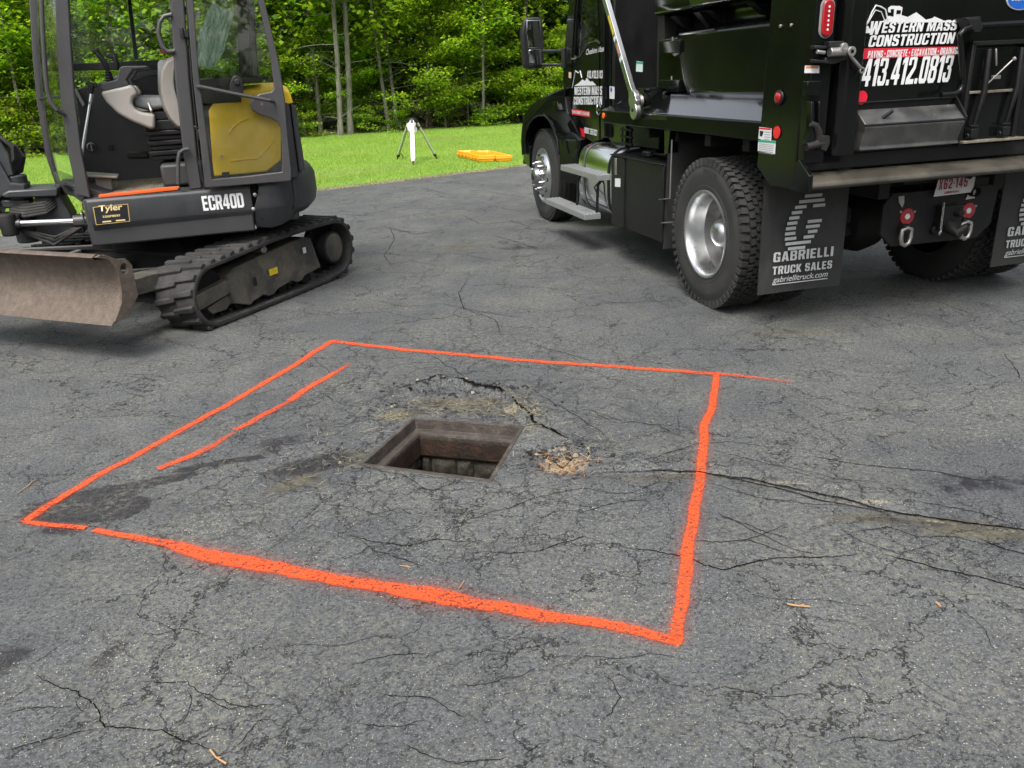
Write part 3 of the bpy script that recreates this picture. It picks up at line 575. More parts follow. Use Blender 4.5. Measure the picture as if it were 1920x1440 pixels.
paint("painted_outline", [
 ([(-1.986,2.909),(-1.964,3.029),(-1.924,3.15),(-1.868,3.304),(-1.797,3.448),(-1.683,3.742),(-1.548,4.074),(-1.435,4.397),(-1.303,4.758),(-1.248,4.966),(-1.171,5.189)], [(0, .021), (.3, .020), (1, .022)], one),
 ([(-1.18,5.179),(-0.92,5.05),(-0.665,4.925),(-0.321,4.792),(0.007,4.645),(0.288,4.538),(0.588,4.432),(0.875,4.321),(1.139,4.233),(1.31,4.16),(1.498,4.069)], [(0, .021), (.2, .024), (.85, .020), (1, .012)], lambda u: 1.0 if u < .84 else max(.3, 1 - (u - .84) * 4)),
 ([(1.134,4.225),(1.06,3.975),(0.983,3.73),(0.907,3.541),(0.858,3.366),(0.813,3.205),(0.757,3.01),(0.692,2.793),(0.645,2.656),(0.598,2.495),(0.56,2.365),(0.528,2.245),(0.484,2.095),(0.449,1.989)], [(0, .017), (.35, .021), (.55, .020), (.8, .023), (1, .020)], one),
 ([(-1.984,2.905),(-1.874,2.875),(-1.7,2.835)], [(0, .014), (1, .014)], one),
 ([(-1.663,2.816),(-1.528,2.764),(-1.361,2.704),(-1.214,2.633),(-1.098,2.58),(-0.965,2.521),(-0.839,2.477),(-0.696,2.42),(-0.577,2.373),(-0.463,2.339),(-0.351,2.304),(-0.243,2.269),(-0.136,2.226),(-0.033,2.184),(0.067,2.15),(0.166,2.118),(0.262,2.088),(0.355,2.05),(0.468,1.987)], [(0, .014), (.14, .018), (.19, .030), (.27, .040), (.36, .036), (.45, .030), (.58, .032), (.64, .044), (.67, .042), (.70, .030), (.80, .032), (.83, .022), (.93, .024), (1, .022)], one)],
 "bright orange spray painted four sided outline around the open catch basin")
paint("painted_line", [([(-0.976,4.703),(-1.079,4.456),(-1.162,4.27),(-1.202,4.123)], [(0, .012), (.5, .022), (1, .022)], lambda u: min(1, .45 + 2 * u)), ([(-1.202,4.123),(-1.266,3.981),(-1.337,3.835),(-1.392,3.748)], [(0, .015), (.6, .022), (1, .016)], lambda u: .55 + .45 * u)],
 "shorter orange dash inside the outline, the upper one ending nearer the excavator")
paint("painted_line", [([(-1.384,3.721),(-1.439,3.566),(-1.525,3.447),(-1.61,3.336)], [(0, .012), (.5, .022), (1, .018)], lambda u: min(1, .4 + u))],
 "lower orange dash inside the outline, pointing at the dark stain")
# ---- litter
def litter(name, n, cols, sampler, lmin, lmax, wid, label, cat, lift=.003, curl=.3, seed=1):
    rg = np.random.default_rng(seed); V = []
    for _ in range(n):
        x, y = sampler(rg)
        if frame_d(x, y) < .02: continue
        a = rg.uniform(0, math.pi * 2); L = rg.uniform(lmin, lmax) / 2; dx, dy = math.cos(a) * L, math.sin(a) * L; wx, wy = -math.sin(a) * wid, math.cos(a) * wid
        z = H(x, y) + lift + rg.uniform(0, .004); t1, t2 = rg.uniform(-curl, curl) * L, rg.uniform(-.1, curl) * L
        V += [(x - dx - wx, y - dy - wy, z + max(-.001, t1)), (x - dx + wx, y - dy + wy, z + max(-.001, t1)), (x + dx + wx, y + dy + wy, z + max(-.001, t2)), (x + dx - wx, y + dy - wy, z + max(-.001, t2))]
    m, t, p = new_mat(name + "_colour"); g = nd(t, "NewGeometry"); lk(t, ramp(t, g.outputs["Random Per Island"], cols, 'CONSTANT'), p.inputs["Base Color"]); p.inputs["Roughness"].default_value = .8
    me = bulk(name, V, 4, m); o = bpy.data.objects.new(name, me); COL.objects.link(o); return tag(o, label, cat, kind="stuff")
def samp_clip(rg):
    while True:
        # even over the part of the drive near the camera, thinned by noise
        y = 1.3 + rg.random() ** 1.3 * 6; x = rg.uniform(-1, 1) * (1.1 + y * .72)
        k = noise.noise(Vector((x * 1.4, y * 1.4, 9))) * 1.1 + .38
        if rg.random() < k: return x, y
litter("grass_clippings", 11000, [(0, (.17, .165, .12)), (.35, (.26, .25, .18)), (.6, (.15, .16, .09)), (.8, (.34, .33, .27))], samp_clip, .003, .013, .00055, "pale dry grass clippings scattered over the asphalt", "grass clippings")
def samp_straw(rg):
    c = [((-.45, 3.92), .20, .10), ((-.15, 3.98), .16, .08), ((.03, 3.9), .06, .07), ((-.60, 3.82), .05, .03), ((-.75, 3.5), .16, .18), ((.10, 3.7), .05, .10), ((-1.0, 3.3), .25, .2), ((.3, 3.3), .2, .15)][rg.integers(8)]
    return c[0][0] + rg.normal() * c[1], c[0][1] + rg.normal() * c[2]
litter("dry_straw", 650, [(0, (.28, .24, .14)), (.4, (.15, .13, .08)), (.7, (.38, .33, .22))], samp_straw, .015, .055, .0009, "dry straw caught in the broken asphalt behind the basin", "straw", seed=3)
def samp_pot(rg): a = rg.uniform(0, 6.28); r = abs(rg.normal()) * .045 + .035; return POT[0] + r * math.cos(a) * 1.05, POT[1] + r * math.sin(a)
litter("pine_needles", 130, [(0, (.30, .13, .05)), (.3, (.42, .22, .10)), (.55, (.20, .10, .05)), (.75, (.48, .38, .22))], samp_pot, .03, .075, .0008, "rust coloured pine needles heaped in the small pothole", "pine needles", lift=.008, curl=.5, seed=4)
# ---- single sticks
TWIG = simple("twig_bark", (.34, .20, .10), .8, var=.3, scale=40)
for k, (a, b, r, lb) in enumerate([([(0.837,2.153),(0.903,2.134)], None, .0035, "pale brown stick with a forked end lying right of the orange outline"), ([(1.294,2.124),(1.297,2.102)], None, .004, "short reddish stub of twig lying farthest right on the asphalt"),
    ([(-2.154,3.172),(-2.149,3.28)], None, .0022, "thin straw coloured stem lying left of the outline near its corner"), ([(-0.21,2.314),(-0.194,2.362)], None, .002, "slim tan twig lying inside the outline above its front line"),
    ([(-0.823,1.654),(-0.766,1.605)], None, .003, "crooked tan twig in the crack at the bottom of the picture"), ([(-0.424,2.47),(-0.384,2.454)], None, .0025, "small pale stick inside the outline near its front line")]):
    (x0, y0), (x1, y1) = a; m_ = MB(); z0 = max(H(x0, y0), H(x1, y1)) + r + .001; mx, my = (x0 + x1) / 2 + (y1 - y0) * .08, (y0 + y1) / 2 - (x1 - x0) * .08
    m_.tube([(x0, y0, z0), (mx, my, z0 + .002), (x1, y1, z0)], [r, r * .8, r * .9], 8)
    m_.tube([(mx, my, z0 + .002), (mx + (x1 - x0) * .2 + .004, my + (y1 - y0) * .2 + .008, z0 + .004)], [r * .6, r * .4], 6)
    tag(obj("twig", m_, TWIG), lb, "twig", "twigs on the driveway")
# ================================================================ lawn, forest floor
EDGE = [(-9.373,10.003),(-7.858,10.149),(-6.276,10.257),(-5.884,10.268),(-5.632,11.782),(-4.3,12.846),(-2.867,13.282),(-2.52,13.487),(-2.117,13.682),(-1.72,14.032),(-1.296,14.321),(-0.856,14.622),(-0.397,14.935),(0.179,15.309),(0.428,15.479),(0.99,15.806)] + [(3.5, 17.6), (7, 20), (12, 22.5), (20, 25), (34, 27)]
FAR = [(-60, 12), (-45, 17), (-30, 21), (-19, 23), (-12.5, 23.8), (-6.3, 25.8), (-4, 26.9), (-2.3, 27.2), (-.6, 27.7), (.8, 28.3), (5, 29.5), (12, 31), (24, 34), (45, 40)]
def lawn_mat():
    m, t, p = new_mat("lawn_turf"); v = texco(t); a = tnoise(t, v, .5, 5, .6); b = tnoise(t, v, 25, 5, .7)
    c = mix(t, ramp(t, a.outputs[0], [(.3, 0), (.7, 1)]), (.13, .27, .018), (.20, .36, .03)); c = mix(t, ramp(t, b.outputs[0], [(.35, .6), (.6, 0)]), c, (.04, .09, .01))
    xyz = nd(t, "SeparateXYZ"); lk(t, v, xyz.inputs[0]); lo = ramp(t, xyz.outputs[2], [(.018, 1), (.040, 0)]); c = mix(t, lo, c, mix(t, ramp(t, b.outputs[0], [(.4, 0), (.6, 1)]), (.07, .06, .035), (.24, .21, .12)))
    lk(t, c, p.inputs["Base Color"]); p.inputs["Roughness"].default_value = .9; lk(t, bump(t, b.outputs[0], .8, .03), p.inputs["Normal"]); return m
ex = [p[0] for p in EDGE]; ey = [p[1] for p in EDGE]; fx = [p[0] for p in FAR]; fy = [p[1] for p in FAR]
def edge_y(x): return float(np.interp(x, ex, ey)) + .10 * noise.noise(Vector((x * 1.7, 0, 0))) + .04 * noise.noise(Vector((x * 9, 0, 0)))
def far_y(x): return float(np.interp(x, fx, fy)) + .3 * noise.noise(Vector((x * .5, 4, 0)))
def lawn_z(x, y): 
    e = y - edge_y(x) + .06 * noise.noise(Vector((x * 4, y * 4, 1))); return .038 * min(1, max(0, e / .28)) + .009 + .03 * noise.noise(Vector((x * .35, y * .35, 2))) * min(1, max(0, e))
V, F = [], []; NX, NY = 260, 60
for i in range(NX + 1):
    x = -34 + 68 * i / NX; y0, y1 = edge_y(x), far_y(x) + 2.0
    V.append((x, y0 - .01, -.01))
    for j in range(NY + 1):
        y = y0 + (y1 - y0) * (j / NY) ** 1.8; V.append((x, y, lawn_z(x, y)))
for i in range(NX):
    for j in range(NY + 1): a = i * (NY + 2) + j; F.append((a, a + NY + 2, a + NY + 3, a + 1))
struct(raw("lawn", V, F, lawn_mat(), smooth=True))
def floor_mat():
    m, t, p = new_mat("leaf_litter"); v = texco(t); a = tnoise(t, v, 3, 7, .7)
    lk(t, ramp(t, a.outputs[0], [(.3, (.03, .025, .015)), (.6, (.07, .058, .034)), (.75, (.06, .10, .022))]), p.inputs["Base Color"]); p.inputs["Roughness"].default_value = 1
    lk(t, bump(t, a.outputs[0], 1, .1), p.inputs["Normal"]); return m
V, F = [], []; NX, NY = 80, 24
for i in range(NX + 1):
    x = -70 + 140 * i / NX; y0 = far_y(x) + .2
    for j in range(NY + 1):
        y = y0 + 70 * (j / NY) ** 1.6; V.append((x, y, .03 + .12 * min(1, j / 2) + .25 * noise.noise(Vector((x * .12, y * .12, 0))) * min(1, j / 4)))
for i in range(NX):
    for j in range(NY): a = i * (NY + 1) + j; F.append((a, a + NY + 1, a + NY + 2, a + 1))
struct(raw("forest_floor", V, F, floor_mat(), smooth=True))
# grass blades over the visible lawn
def grass():
    rg = np.random.default_rng(5); n = 230000
    y = 10.0 + rg.random(n) ** 1.1 * 19; x = rg.uniform(-.62, .30, n) * (y + 2) + 1.0
    ok = np.array([edge_y(a) - .02 < b < far_y(a) + .6 for a, b in zip(x, y)]); x, y = x[ok], y[ok]; n = len(x)
    z = np.array([lawn_z(a, b) for a, b in zip(x, y)]) - .006
    clump = np.array([noise.noise(Vector((a * 1.5, b * 1.5, 7))) for a, b in zip(x, y)])
    near = np.array([b - edge_y(a) < .12 for a, b in zip(x, y)])
    keep = ~(near & (rg.random(n) < .55 + .5 * np.array([noise.noise(Vector((a * 3, 0, 2))) for a in x]))); x, y, z, clump, near = x[keep], y[keep], z[keep], clump[keep], near[keep]; n = len(x)
    h = rg.uniform(.025, .055, n) * (1 + .6 * clump) * np.where(near, 1.15, 1); a = rg.uniform(0, 2 * np.pi, n); wd = rg.uniform(.003, .006, n)
    lean = rg.normal(0, .45, (n, 2)) * h[:, None]
    P = np.stack([x, y, z], 1); W = np.stack([np.cos(a) * wd, np.sin(a) * wd, np.zeros(n)], 1); T_ = P + np.concatenate([lean, h[:, None]], 1)
    V = np.stack([P - W, P + W, T_], 1).reshape(-1, 3)
    m, t, p = new_mat("grass_blades"); g = nd(t, "NewGeometry"); nn = tnoise(t, texco(t), .45, 4, .6)
    c1 = ramp(t, g.outputs["Random Per Island"], [(0, (.13, .25, .012)), (.5, (.25, .40, .022)), (.85, (.38, .48, .05)), (1, (.46, .42, .14))])
    c = mix(t, ramp(t, nn.outputs[0], [(.35, .5), (.60, 0)]), c1, (.36, .42, .09)); lk(t, c, p.inputs["Base Color"]); p.inputs["Roughness"].default_value = .55
    tl = nd(t, "BsdfTranslucent"); lk(t, c, tl.inputs[0]); ms = nd(t, "MixShader"); ms.inputs[0].default_value = .35; lk(t, p.outputs[0], ms.inputs[1]); lk(t, tl.outputs[0], ms.inputs[2]); lk(t, ms.outputs[0], t.nodes["Material Output"].inputs[0])
    me = bulk("grass", V, 3, m); o = bpy.data.objects.new("grass", me); COL.objects.link(o); tag(o, "short bright green mown grass of the lawn", "grass", kind="stuff")
grass()
# ================================================================ catch basin
def rust(name, c1, c2, c3, sc=9):
    m, t, p = new_mat(name); v = texco(t); n = tnoise(t, v, sc, 7, .7); n2 = tnoise(t, v, sc * 6, 5, .7)
    c = ramp(t, n.outputs[0], [(.32, c1), (.52, c2), (.7, c3)]); c = mix(t, ramp(t, n2.outputs[0], [(.4, .5), (.6, 0)]), c, c1)
    lk(t, c, p.inputs["Base Color"]); p.inputs["Roughness"].default_value = .7; p.inputs["Metallic"].default_value = .25; lk(t, bump(t, n2.outputs[0], .9, .010), p.inputs["Normal"]); return m
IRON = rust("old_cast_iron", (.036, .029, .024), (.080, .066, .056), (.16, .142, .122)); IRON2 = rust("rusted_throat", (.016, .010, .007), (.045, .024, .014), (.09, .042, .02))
bz = empty("catch_basin", (BC.x, BC.y, 0), 0, "open square catch basin with rusty iron frame and no grate", "catch basin")
Q = [Vector((p.x - BC.x, p.y - BC.y)) for p in BAS]
def inset(k):
    out = []
    for i in range(4):
        a, b, c_ = Q[i - 1], Q[i], Q[(i + 1) % 4]; e1, e2 = (a - b).normalized(), (c_ - b).normalized(); s_ = abs(e1.cross(e2)); out.append(b + (e1 + e2) * (k / s_))
    return out
def ringsurf(name, levels, mat, parent, bev=0.0, sub=1):
    m_ = MB(); m_.loft([[(q.x, q.y, z) for q in inset(k)] for k, z in levels], cap=False); return obj(name, m_, mat, parent, bev, 2)
ringsurf("frame", [(-.004, -.05), (-.003, .004), (.016, .006), (.022, -.050), (.050, -.054), (.056, -.068), (.052, -.10)], IRON, bz, .004)
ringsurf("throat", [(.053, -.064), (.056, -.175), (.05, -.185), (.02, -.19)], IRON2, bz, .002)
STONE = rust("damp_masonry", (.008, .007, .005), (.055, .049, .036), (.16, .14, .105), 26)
m_ = MB(); rg = random.Random(3); pit = empty("masonry_pit", (BC.x, BC.y, -.18), 0, "dark stone lined pit below the open basin frame", "pit")
pts = inset(.035); m_.loft([[(q.x * k, q.y * k, z) for q in pts] for k, z in ((1.0, 0), (1.06, -.02), (1.10, -.9), (1.1, -1.25), (.3, -1.27), (.01, -1.27))], cap=False)
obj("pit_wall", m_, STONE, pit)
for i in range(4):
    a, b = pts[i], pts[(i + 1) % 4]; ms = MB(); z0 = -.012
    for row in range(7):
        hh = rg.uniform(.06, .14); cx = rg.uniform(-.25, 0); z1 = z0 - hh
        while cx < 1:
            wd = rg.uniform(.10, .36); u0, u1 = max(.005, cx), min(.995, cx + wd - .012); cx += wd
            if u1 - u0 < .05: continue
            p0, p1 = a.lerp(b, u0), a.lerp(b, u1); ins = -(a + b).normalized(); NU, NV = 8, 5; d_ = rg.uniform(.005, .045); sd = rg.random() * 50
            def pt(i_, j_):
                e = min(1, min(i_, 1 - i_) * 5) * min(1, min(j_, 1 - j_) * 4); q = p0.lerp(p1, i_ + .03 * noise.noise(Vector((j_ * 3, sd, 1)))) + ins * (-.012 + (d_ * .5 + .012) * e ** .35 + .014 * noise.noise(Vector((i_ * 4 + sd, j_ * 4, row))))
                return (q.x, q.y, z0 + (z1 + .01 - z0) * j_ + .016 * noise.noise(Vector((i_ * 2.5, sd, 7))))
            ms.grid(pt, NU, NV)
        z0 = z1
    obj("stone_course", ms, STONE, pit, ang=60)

# ================================================================ woods
def leaf_mat(name, stops, trans=.45, rough=.5, obvar=True):
    m, t, p = new_mat(name); g = nd(t, "NewGeometry"); oi = nd(t, "ObjectInfo")
    c = ramp(t, g.outputs["Random Per Island"], stops)
    cl = tnoise(t, texco(t), 1.1, 3, .5)
    c = mix(t, ramp(t, cl.outputs[0], [(.38, .35), (.6, 0)]), c, stops[0][1])
    if obvar:
        hsv = nd(t, "HueSaturation"); hsv.inputs["Hue"].default_value = .5
        lk(t, mth(t, 'MULTIPLY_ADD', oi.outputs["Random"], .025, .488), hsv.inputs["Hue"]); lk(t, mth(t, 'MULTIPLY_ADD', oi.outputs["Random"], .45, .90), hsv.inputs["Value"]); lk(t, c, hsv.inputs["Color"]); c = hsv.outputs[0]
    lk(t, c, p.inputs["Base Color"]); p.inputs["Roughness"].default_value = rough; p.inputs["Specular IOR Level"].default_value = .3
    tl = nd(t, "BsdfTranslucent"); lk(t, mix(t, 1, c, (1.5, 1.35, .6), 'MULTIPLY'), tl.inputs[0])
    ms = nd(t, "MixShader"); ms.inputs[0].default_value = min(.6, trans + .08); lk(t, p.outputs[0], ms.inputs[1]); lk(t, tl.outputs[0], ms.inputs[2]); lk(t, ms.outputs[0], t.nodes["Material Output"].inputs[0])
    return m
LEAF = leaf_mat("spring_leaves", [(0, (.075, .15, .010)), (.45, (.17, .30, .014)), (.8, (.28, .42, .022)), (1, (.40, .50, .05))], .5)
LEAF2 = leaf_mat("darker_leaves", [(0, (.09, .15, .014)), (.5, (.18, .29, .02)), (1, (.30, .42, .04))], .5)
NEED = leaf_mat("pine_foliage", [(0, (.020, .040, .012)), (.6, (.040, .080, .018)), (1, (.09, .13, .03))], .2, .6)
def bark_mat(name, a, b, sc=8):
    m, t, p = new_mat(name); v = texco(t); mp = nd(t, "Mapping"); mp.inputs["Scale"].default_value = (1, 1, .22); lk(t, v, mp.inputs["Vector"])
    n = tnoise(t, mp.outputs[0], sc, 7, .7); n2 = tnoise(t, v, 1.3, 4, .6)
    c = ramp(t, n.outputs[0], [(.35, a), (.65, b)]); c = mix(t, ramp(t, n2.outputs[0], [(.45, 0), (.7, .5)]), c, (.06, .075, .035))
    lk(t, c, p.inputs["Base Color"]); p.inputs["Roughness"].default_value = .95; lk(t, bump(t, n.outputs[0], .8, .03), p.inputs["Normal"]); return m
BARK = bark_mat("dark_bark", (.05, .043, .036), (.17, .15, .122)); BARK2 = bark_mat("pale_bark", (.085, .08, .066), (.23, .215, .18), 12)
def limb(mb, p0, d, L, r, rnd, seg=6, n=5, droop=0.0):
    P = [Vector(p0)]; d = Vector(d).normalized(); rs = [r]
    for i in range(n):
        d = (d + Vector((rnd.uniform(-.16, .16), rnd.uniform(-.16, .16), rnd.uniform(-.08, .12) - droop))).normalized(); P.append(P[-1] + d * L / n); rs.append(r * (1 - .8 * (i + 1) / n))
    mb.tube(P, rs, seg, cap=False); return P
def leaves(points, n, spread, size, rg, flat=.55, droopy=.25):
    """leaf shaped quads (folded along nothing, pointed both ends) gathered in sprays round the given points"""
    P = np.array(points)[rg.integers(0, len(points), n)] + rg.normal(0, 1, (n, 3)) * np.array([spread, spread, spread * flat])
    a = rg.uniform(0, 2 * np.pi, n); tilt = rg.normal(0, .45, n); s = size * rg.uniform(.6, 1.25, n)
    d = np.stack([np.cos(a) * np.cos(tilt), np.sin(a) * np.cos(tilt), np.sin(tilt) - droopy], 1) * s[:, None]
    b = rg.normal(0, .35, n); q = np.stack([-np.sin(a), np.cos(a), b], 1) * (s * .42)[:, None]
    return np.stack([P - d * .5, P + q, P + d * .5, P - q], 1).reshape(-1, 3)
def make_sapling(seed, h, nb, nleaf, size, bushy=1.0, low=.08, mat=LEAF, layered=True):
    rnd = random.Random(seed); rg = np.random.default_rng(seed); tb = MB(); stems = 1 if rnd.random() < .5 else 2; pts = []
    for s_ in range(stems):
        T_ = limb(tb, (rnd.uniform(-.1, .1), rnd.uniform(-.1, .1), -.1), (rnd.uniform(-.12, .12), rnd.uniform(-.12, .12), 1), h, .02 + h * .006, rnd, 7, 8)
        for k in range(nb // stems):
            f = low + (1 - low) * (k + rnd.random()) / (nb // stems); p = T_[0].lerp(T_[-1], 0) ; i = min(7, int(f * 8)); p = T_[i].lerp(T_[i + 1], f * 8 - i)
            a = rnd.uniform(0, 6.28); L = h * rnd.uniform(.22, .40) * (1.15 - .75 * f) * bushy + .25
            B = limb(tb, p, (math.cos(a), math.sin(a), rnd.uniform(.05, .55)), L, .008 + .003 * h * (1 - f), rnd, 4, 5, .03)
            for q in range(2, 6):
                c_ = B[q]; pts.append(tuple(c_))
                for _ in range(2):
                    dd = Vector((rnd.uniform(-1, 1), rnd.uniform(-1, 1), rnd.uniform(-.1, .2))) * L * .3; pts.append(tuple(c_ + dd)); tb.tube([c_, c_ + dd], [.004, .002], 3, False)
    V = leaves(pts, nleaf, .10 + .02 * h, size, rg, .35 if layered else .9)
    fm = tb.mesh("trunk"); fix(fm); fm.materials.append(BARK2 if rnd.random() < .4 else BARK)
    lm = bulk("crown", V, 4, mat); return fm, lm
def make_tree(seed, h, r0, nleaf, size, clear=.35, mat=LEAF2, bark=BARK, dead=True, crown_r=.22):
    rnd = random.Random(seed); rg = np.random.default_rng(seed); tb = MB(); pts = []
    P = [Vector((0, 0, -.3))]; d = Vector((rnd.uniform(-.05, .05), rnd.uniform(-.05, .05), 1)); rs = [r0 * 1.35]
    for i in range(12):
        d = (d + Vector((rnd.uniform(-.035, .035), rnd.uniform(-.035, .035), .03))).normalized(); P.append(P[-1] + d * h / 12); rs.append(r0 * (1 - .75 * (i + 1) / 12))
    tb.tube(P, rs, 10, False)
    if dead:
        for k in range(16):
            f = rnd.uniform(.08, clear + .1) * 12; i = int(f); p = P[i].lerp(P[i + 1], f - i); a = rnd.uniform(0, 6.28)
            limb(tb, p, (math.cos(a), math.sin(a), rnd.uniform(-.1, .5)), rnd.uniform(.4, 1.8), .014, rnd, 4, 4, .02)
    for k in range(34):
        f = (clear + (1 - clear) * (k + rnd.random()) / 34) * 12; f = min(f, 11.9); i = int(f); p = P[i].lerp(P[i + 1], f - i); a = rnd.uniform(0, 6.28); g = (f / 12 - clear) / (1 - clear)
        L = h * crown_r * (1.1 - .8 * g) * rnd.uniform(.6, 1.1); B = limb(tb, p, (math.cos(a), math.sin(a), rnd.uniform(.1, .7)), L, r0 * .28 * (1 - .6 * g), rnd, 5, 5, .02)
        for q in range(2, 6):
            for _ in range(3): pts.append(tuple(B[q] + Vector((rnd.uniform(-1, 1), rnd.uniform(-1, 1), rnd.uniform(-.4, .4))) * L * .25))
    V = leaves(pts, nleaf, .32, size, rg, .6)
    fm = tb.mesh("trunk"); fix(fm); fm.materials.append(bark); lm = bulk("crown", V, 4, mat); return fm, lm
def make_pine(seed, h, r0):
    rnd = random.Random(seed); rg = np.random.default_rng(seed); tb = MB(); tb.tube([(0, 0, -.3), (.05, 0, h * .5), (0, .05, h)], [r0, r0 * .6, .02], 9, False); VV = []
    for k in range(120):
        f = .05 + .95 * k / 120; z = h * f; a = rnd.uniform(0, 6.28); L = (h * .26) * (1.02 - f) ** .8 * rnd.uniform(.7, 1.1) + .2
        B = limb(tb, (0, 0, z), (math.cos(a), math.sin(a), .12), L, .03 * (1.1 - f), rnd, 4, 5, .06)
        pts = [tuple(B[i].lerp(B[i + 1], u)) for i in range(1, 5) for u in (0, .5)] + [tuple(B[5])]
        VV.append(leaves(pts, 150, .13, .17, rg, .35, .35))
    V = np.concatenate(VV); fm = tb.mesh("trunk"); fix(fm); fm.materials.append(BARK); return fm, bulk("crown", V, 4, NEED)
def plant(name, meshes, x, y, s, rz, label, cat, group, parts=("trunk", "crown"), zoff=0.0):
    e = empty(name, (x, y, zoff), rz, label, cat, group); e.scale = (s, s, s)
    for nm, me in zip(parts, meshes): o = bpy.data.objects.new(nm, me); COL.objects.link(o); o.parent = e
    return e
SAP = [make_sapling(11, 4.6, 22, 9500, .085), make_sapling(12, 5.4, 26, 11000, .082), make_sapling(13, 3.8, 20, 8000, .085, 1.1), make_sapling(14, 6.0, 28, 12500, .082, .9), make_sapling(15, 5.0, 22, 9500, .09, 1.0, mat=LEAF2)]
BSH = [make_sapling(31, 1.5, 16, 1500, .10, 1.6, .02), make_sapling(32, 1.1, 14, 1200, .09, 2.0, .02), make_sapling(33, 2.1, 18, 1900, .105, 1.5, .02, LEAF2)]
TRE = [make_tree(51, 10, .13, 2200, .17, .36), make_tree(52, 11, .18, 2200, .18, .38), make_tree(53, 9.5, .10, 2300, .16, .32, LEAF, BARK2), make_tree(54, 10.5, .12, 2000, .18, .42, LEAF, BARK2, True)]
THN = [make_tree(61, 8.5, .055, 2600, .18, .25, LEAF, BARK, True, .16), make_tree(62, 9, .07, 2600, .18, .35, LEAF, BARK2, True, .15)]
PIN = [make_pine(71, 12, .2)]
rf = random.Random(21)
def fl(x, dy): return (x, far_y(x) + dy)
# bright maple saplings crowding the edge
k = 0; x = -24
while x < 17:
    dy = rf.uniform(.6, 2.6); px, py = fl(x, dy); me = SAP[rf.choice([0, 1, 2, 3, 0, 2])]
    plant("maple_sapling", me, px, py, rf.uniform(.75, 1.1), rf.uniform(0, 6.28), "leafy light green sapling at the front edge of the woods", "sapling", "light green saplings at the edge of the woods"); x += rf.uniform(.9, 1.7)
x = -26
while x < 20:
    px, py = fl(x, rf.uniform(3.2, 7)); plant("maple_sapling", SAP[rf.randrange(5)], px, py, rf.uniform(.9, 1.25), rf.uniform(0, 6.28), "green sapling standing a few metres inside the woods", "sapling", "saplings a few metres inside the woods"); x += rf.uniform(.8, 1.6)
x = -30
while x < 24:
    px, py = fl(x, rf.uniform(8, 14)); plant("maple_sapling", SAP[rf.choice([4, 4, 1, 3])], px, py, rf.uniform(1.0, 1.4), rf.uniform(0, 6.28), "shaded sapling deep inside the woods", "sapling", "shaded saplings deep in the woods"); x += rf.uniform(1.2, 2.2)
x = -24
while x < 16:
    px, py = fl(x, rf.uniform(.2, 1.4)); plant("maple_sapling", SAP[rf.choice([0, 2, 2, 1])], px, py, rf.uniform(.5, .8), rf.uniform(0, 6.28), "small leafy sapling standing at the very edge of the lawn", "sapling", "small saplings along the edge of the lawn"); x += rf.uniform(1.5, 3.0)
x = -22
while x < 15:
    px, py = fl(x, rf.uniform(-.1, .9)); plant("bush", BSH[rf.randrange(3)], px, py, rf.uniform(.6, 1.1), rf.uniform(0, 6.28), "low leafy bush where the lawn meets the woods", "bush", "low bushes along the lawn's far edge"); x += rf.uniform(.6, 1.5)
x = -28
while x < 22:
    px, py = fl(x, rf.uniform(2.5, 12)); plant("tall_tree", TRE[rf.randrange(4)], px, py, rf.uniform(.85, 1.2), rf.uniform(0, 6.28), "tall grey brown trunk standing among the saplings", "tree", "tall trees in the woods"); x += rf.uniform(1.0, 2.2)
x = -34
while x < 30:
    px, py = fl(x, rf.uniform(12, 24)); plant("tall_tree", TRE[rf.randrange(4)], px, py, rf.uniform(.9, 1.3), rf.uniform(0, 6.28), "distant trunk in the dark depth of the woods", "tree", "distant trees in the woods"); x += rf.uniform(1.6, 3.0)
x = -22
while x < 15:
    px, py = fl(x, rf.uniform(1, 8)); plant("thin_tree", THN[rf.randrange(2)], px, py, rf.uniform(.85, 1.2), rf.uniform(0, 6.28), "thin straight young tree with bare lower branches", "tree", "thin young trees near the edge of the woods"); x += rf.uniform(1.6, 3.2)
def at_az(px, dy):
    """point at the woods' edge seen below image column px"""
    a = (px - 960) / 1432.0; x = a * 27
    for _ in range(6): x = a * (far_y(x) + dy)
    return x, far_y(x) + dy
for px, dy, me, s, lab in ((690, .0, THN[1], 1.25, "pale slightly leaning trunk left of the tripod, first pale trunk right of the excavator"), (708, .1, TRE[3], .85, "straight pale trunk with patchy bark just left of the tripod"), (790, .9, TRE[2], .75, "slim grey trunk rising directly behind the tripod"),
    (872, 5, TRE[1], .95, "stout dark trunk behind the woods' edge between the tripod and the truck mirror"), (630, 5, TRE[1], .95, "stout dark trunk in the woods just right of the excavator cab"), (250, 3, TRE[3], .9, "pale trunk seen through the excavator's far window")):
    x_, y_ = at_az(px, dy); plant("tall_tree", me, x_, y_, s, px * .01, lab, "tree", None)
for px, dy, s, lab in ((1045, 3.5, 1.0, "dark soft needled pine rising behind the truck's mirror"), (1110, 6, 1.15, "dark pine seen beyond the truck cab"), (985, 9, 1.1, "dark pine deep in the woods left of the truck's mirror")):
    x_, y_ = at_az(px, dy); plant("pine_tree", PIN[0], x_, y_, s, px, lab, "pine", None)
x = -20
while x < 13:
    px, py = fl(x, rf.uniform(-.1, 1.3)); plant("thin_tree", THN[rf.randrange(2)], px, py, rf.uniform(.7, 1.1), rf.uniform(0, 6.28), "slender bare stemmed tree rising in front of the saplings", "tree", "slender trees in front of the saplings"); x += rf.uniform(1.1, 2.6)
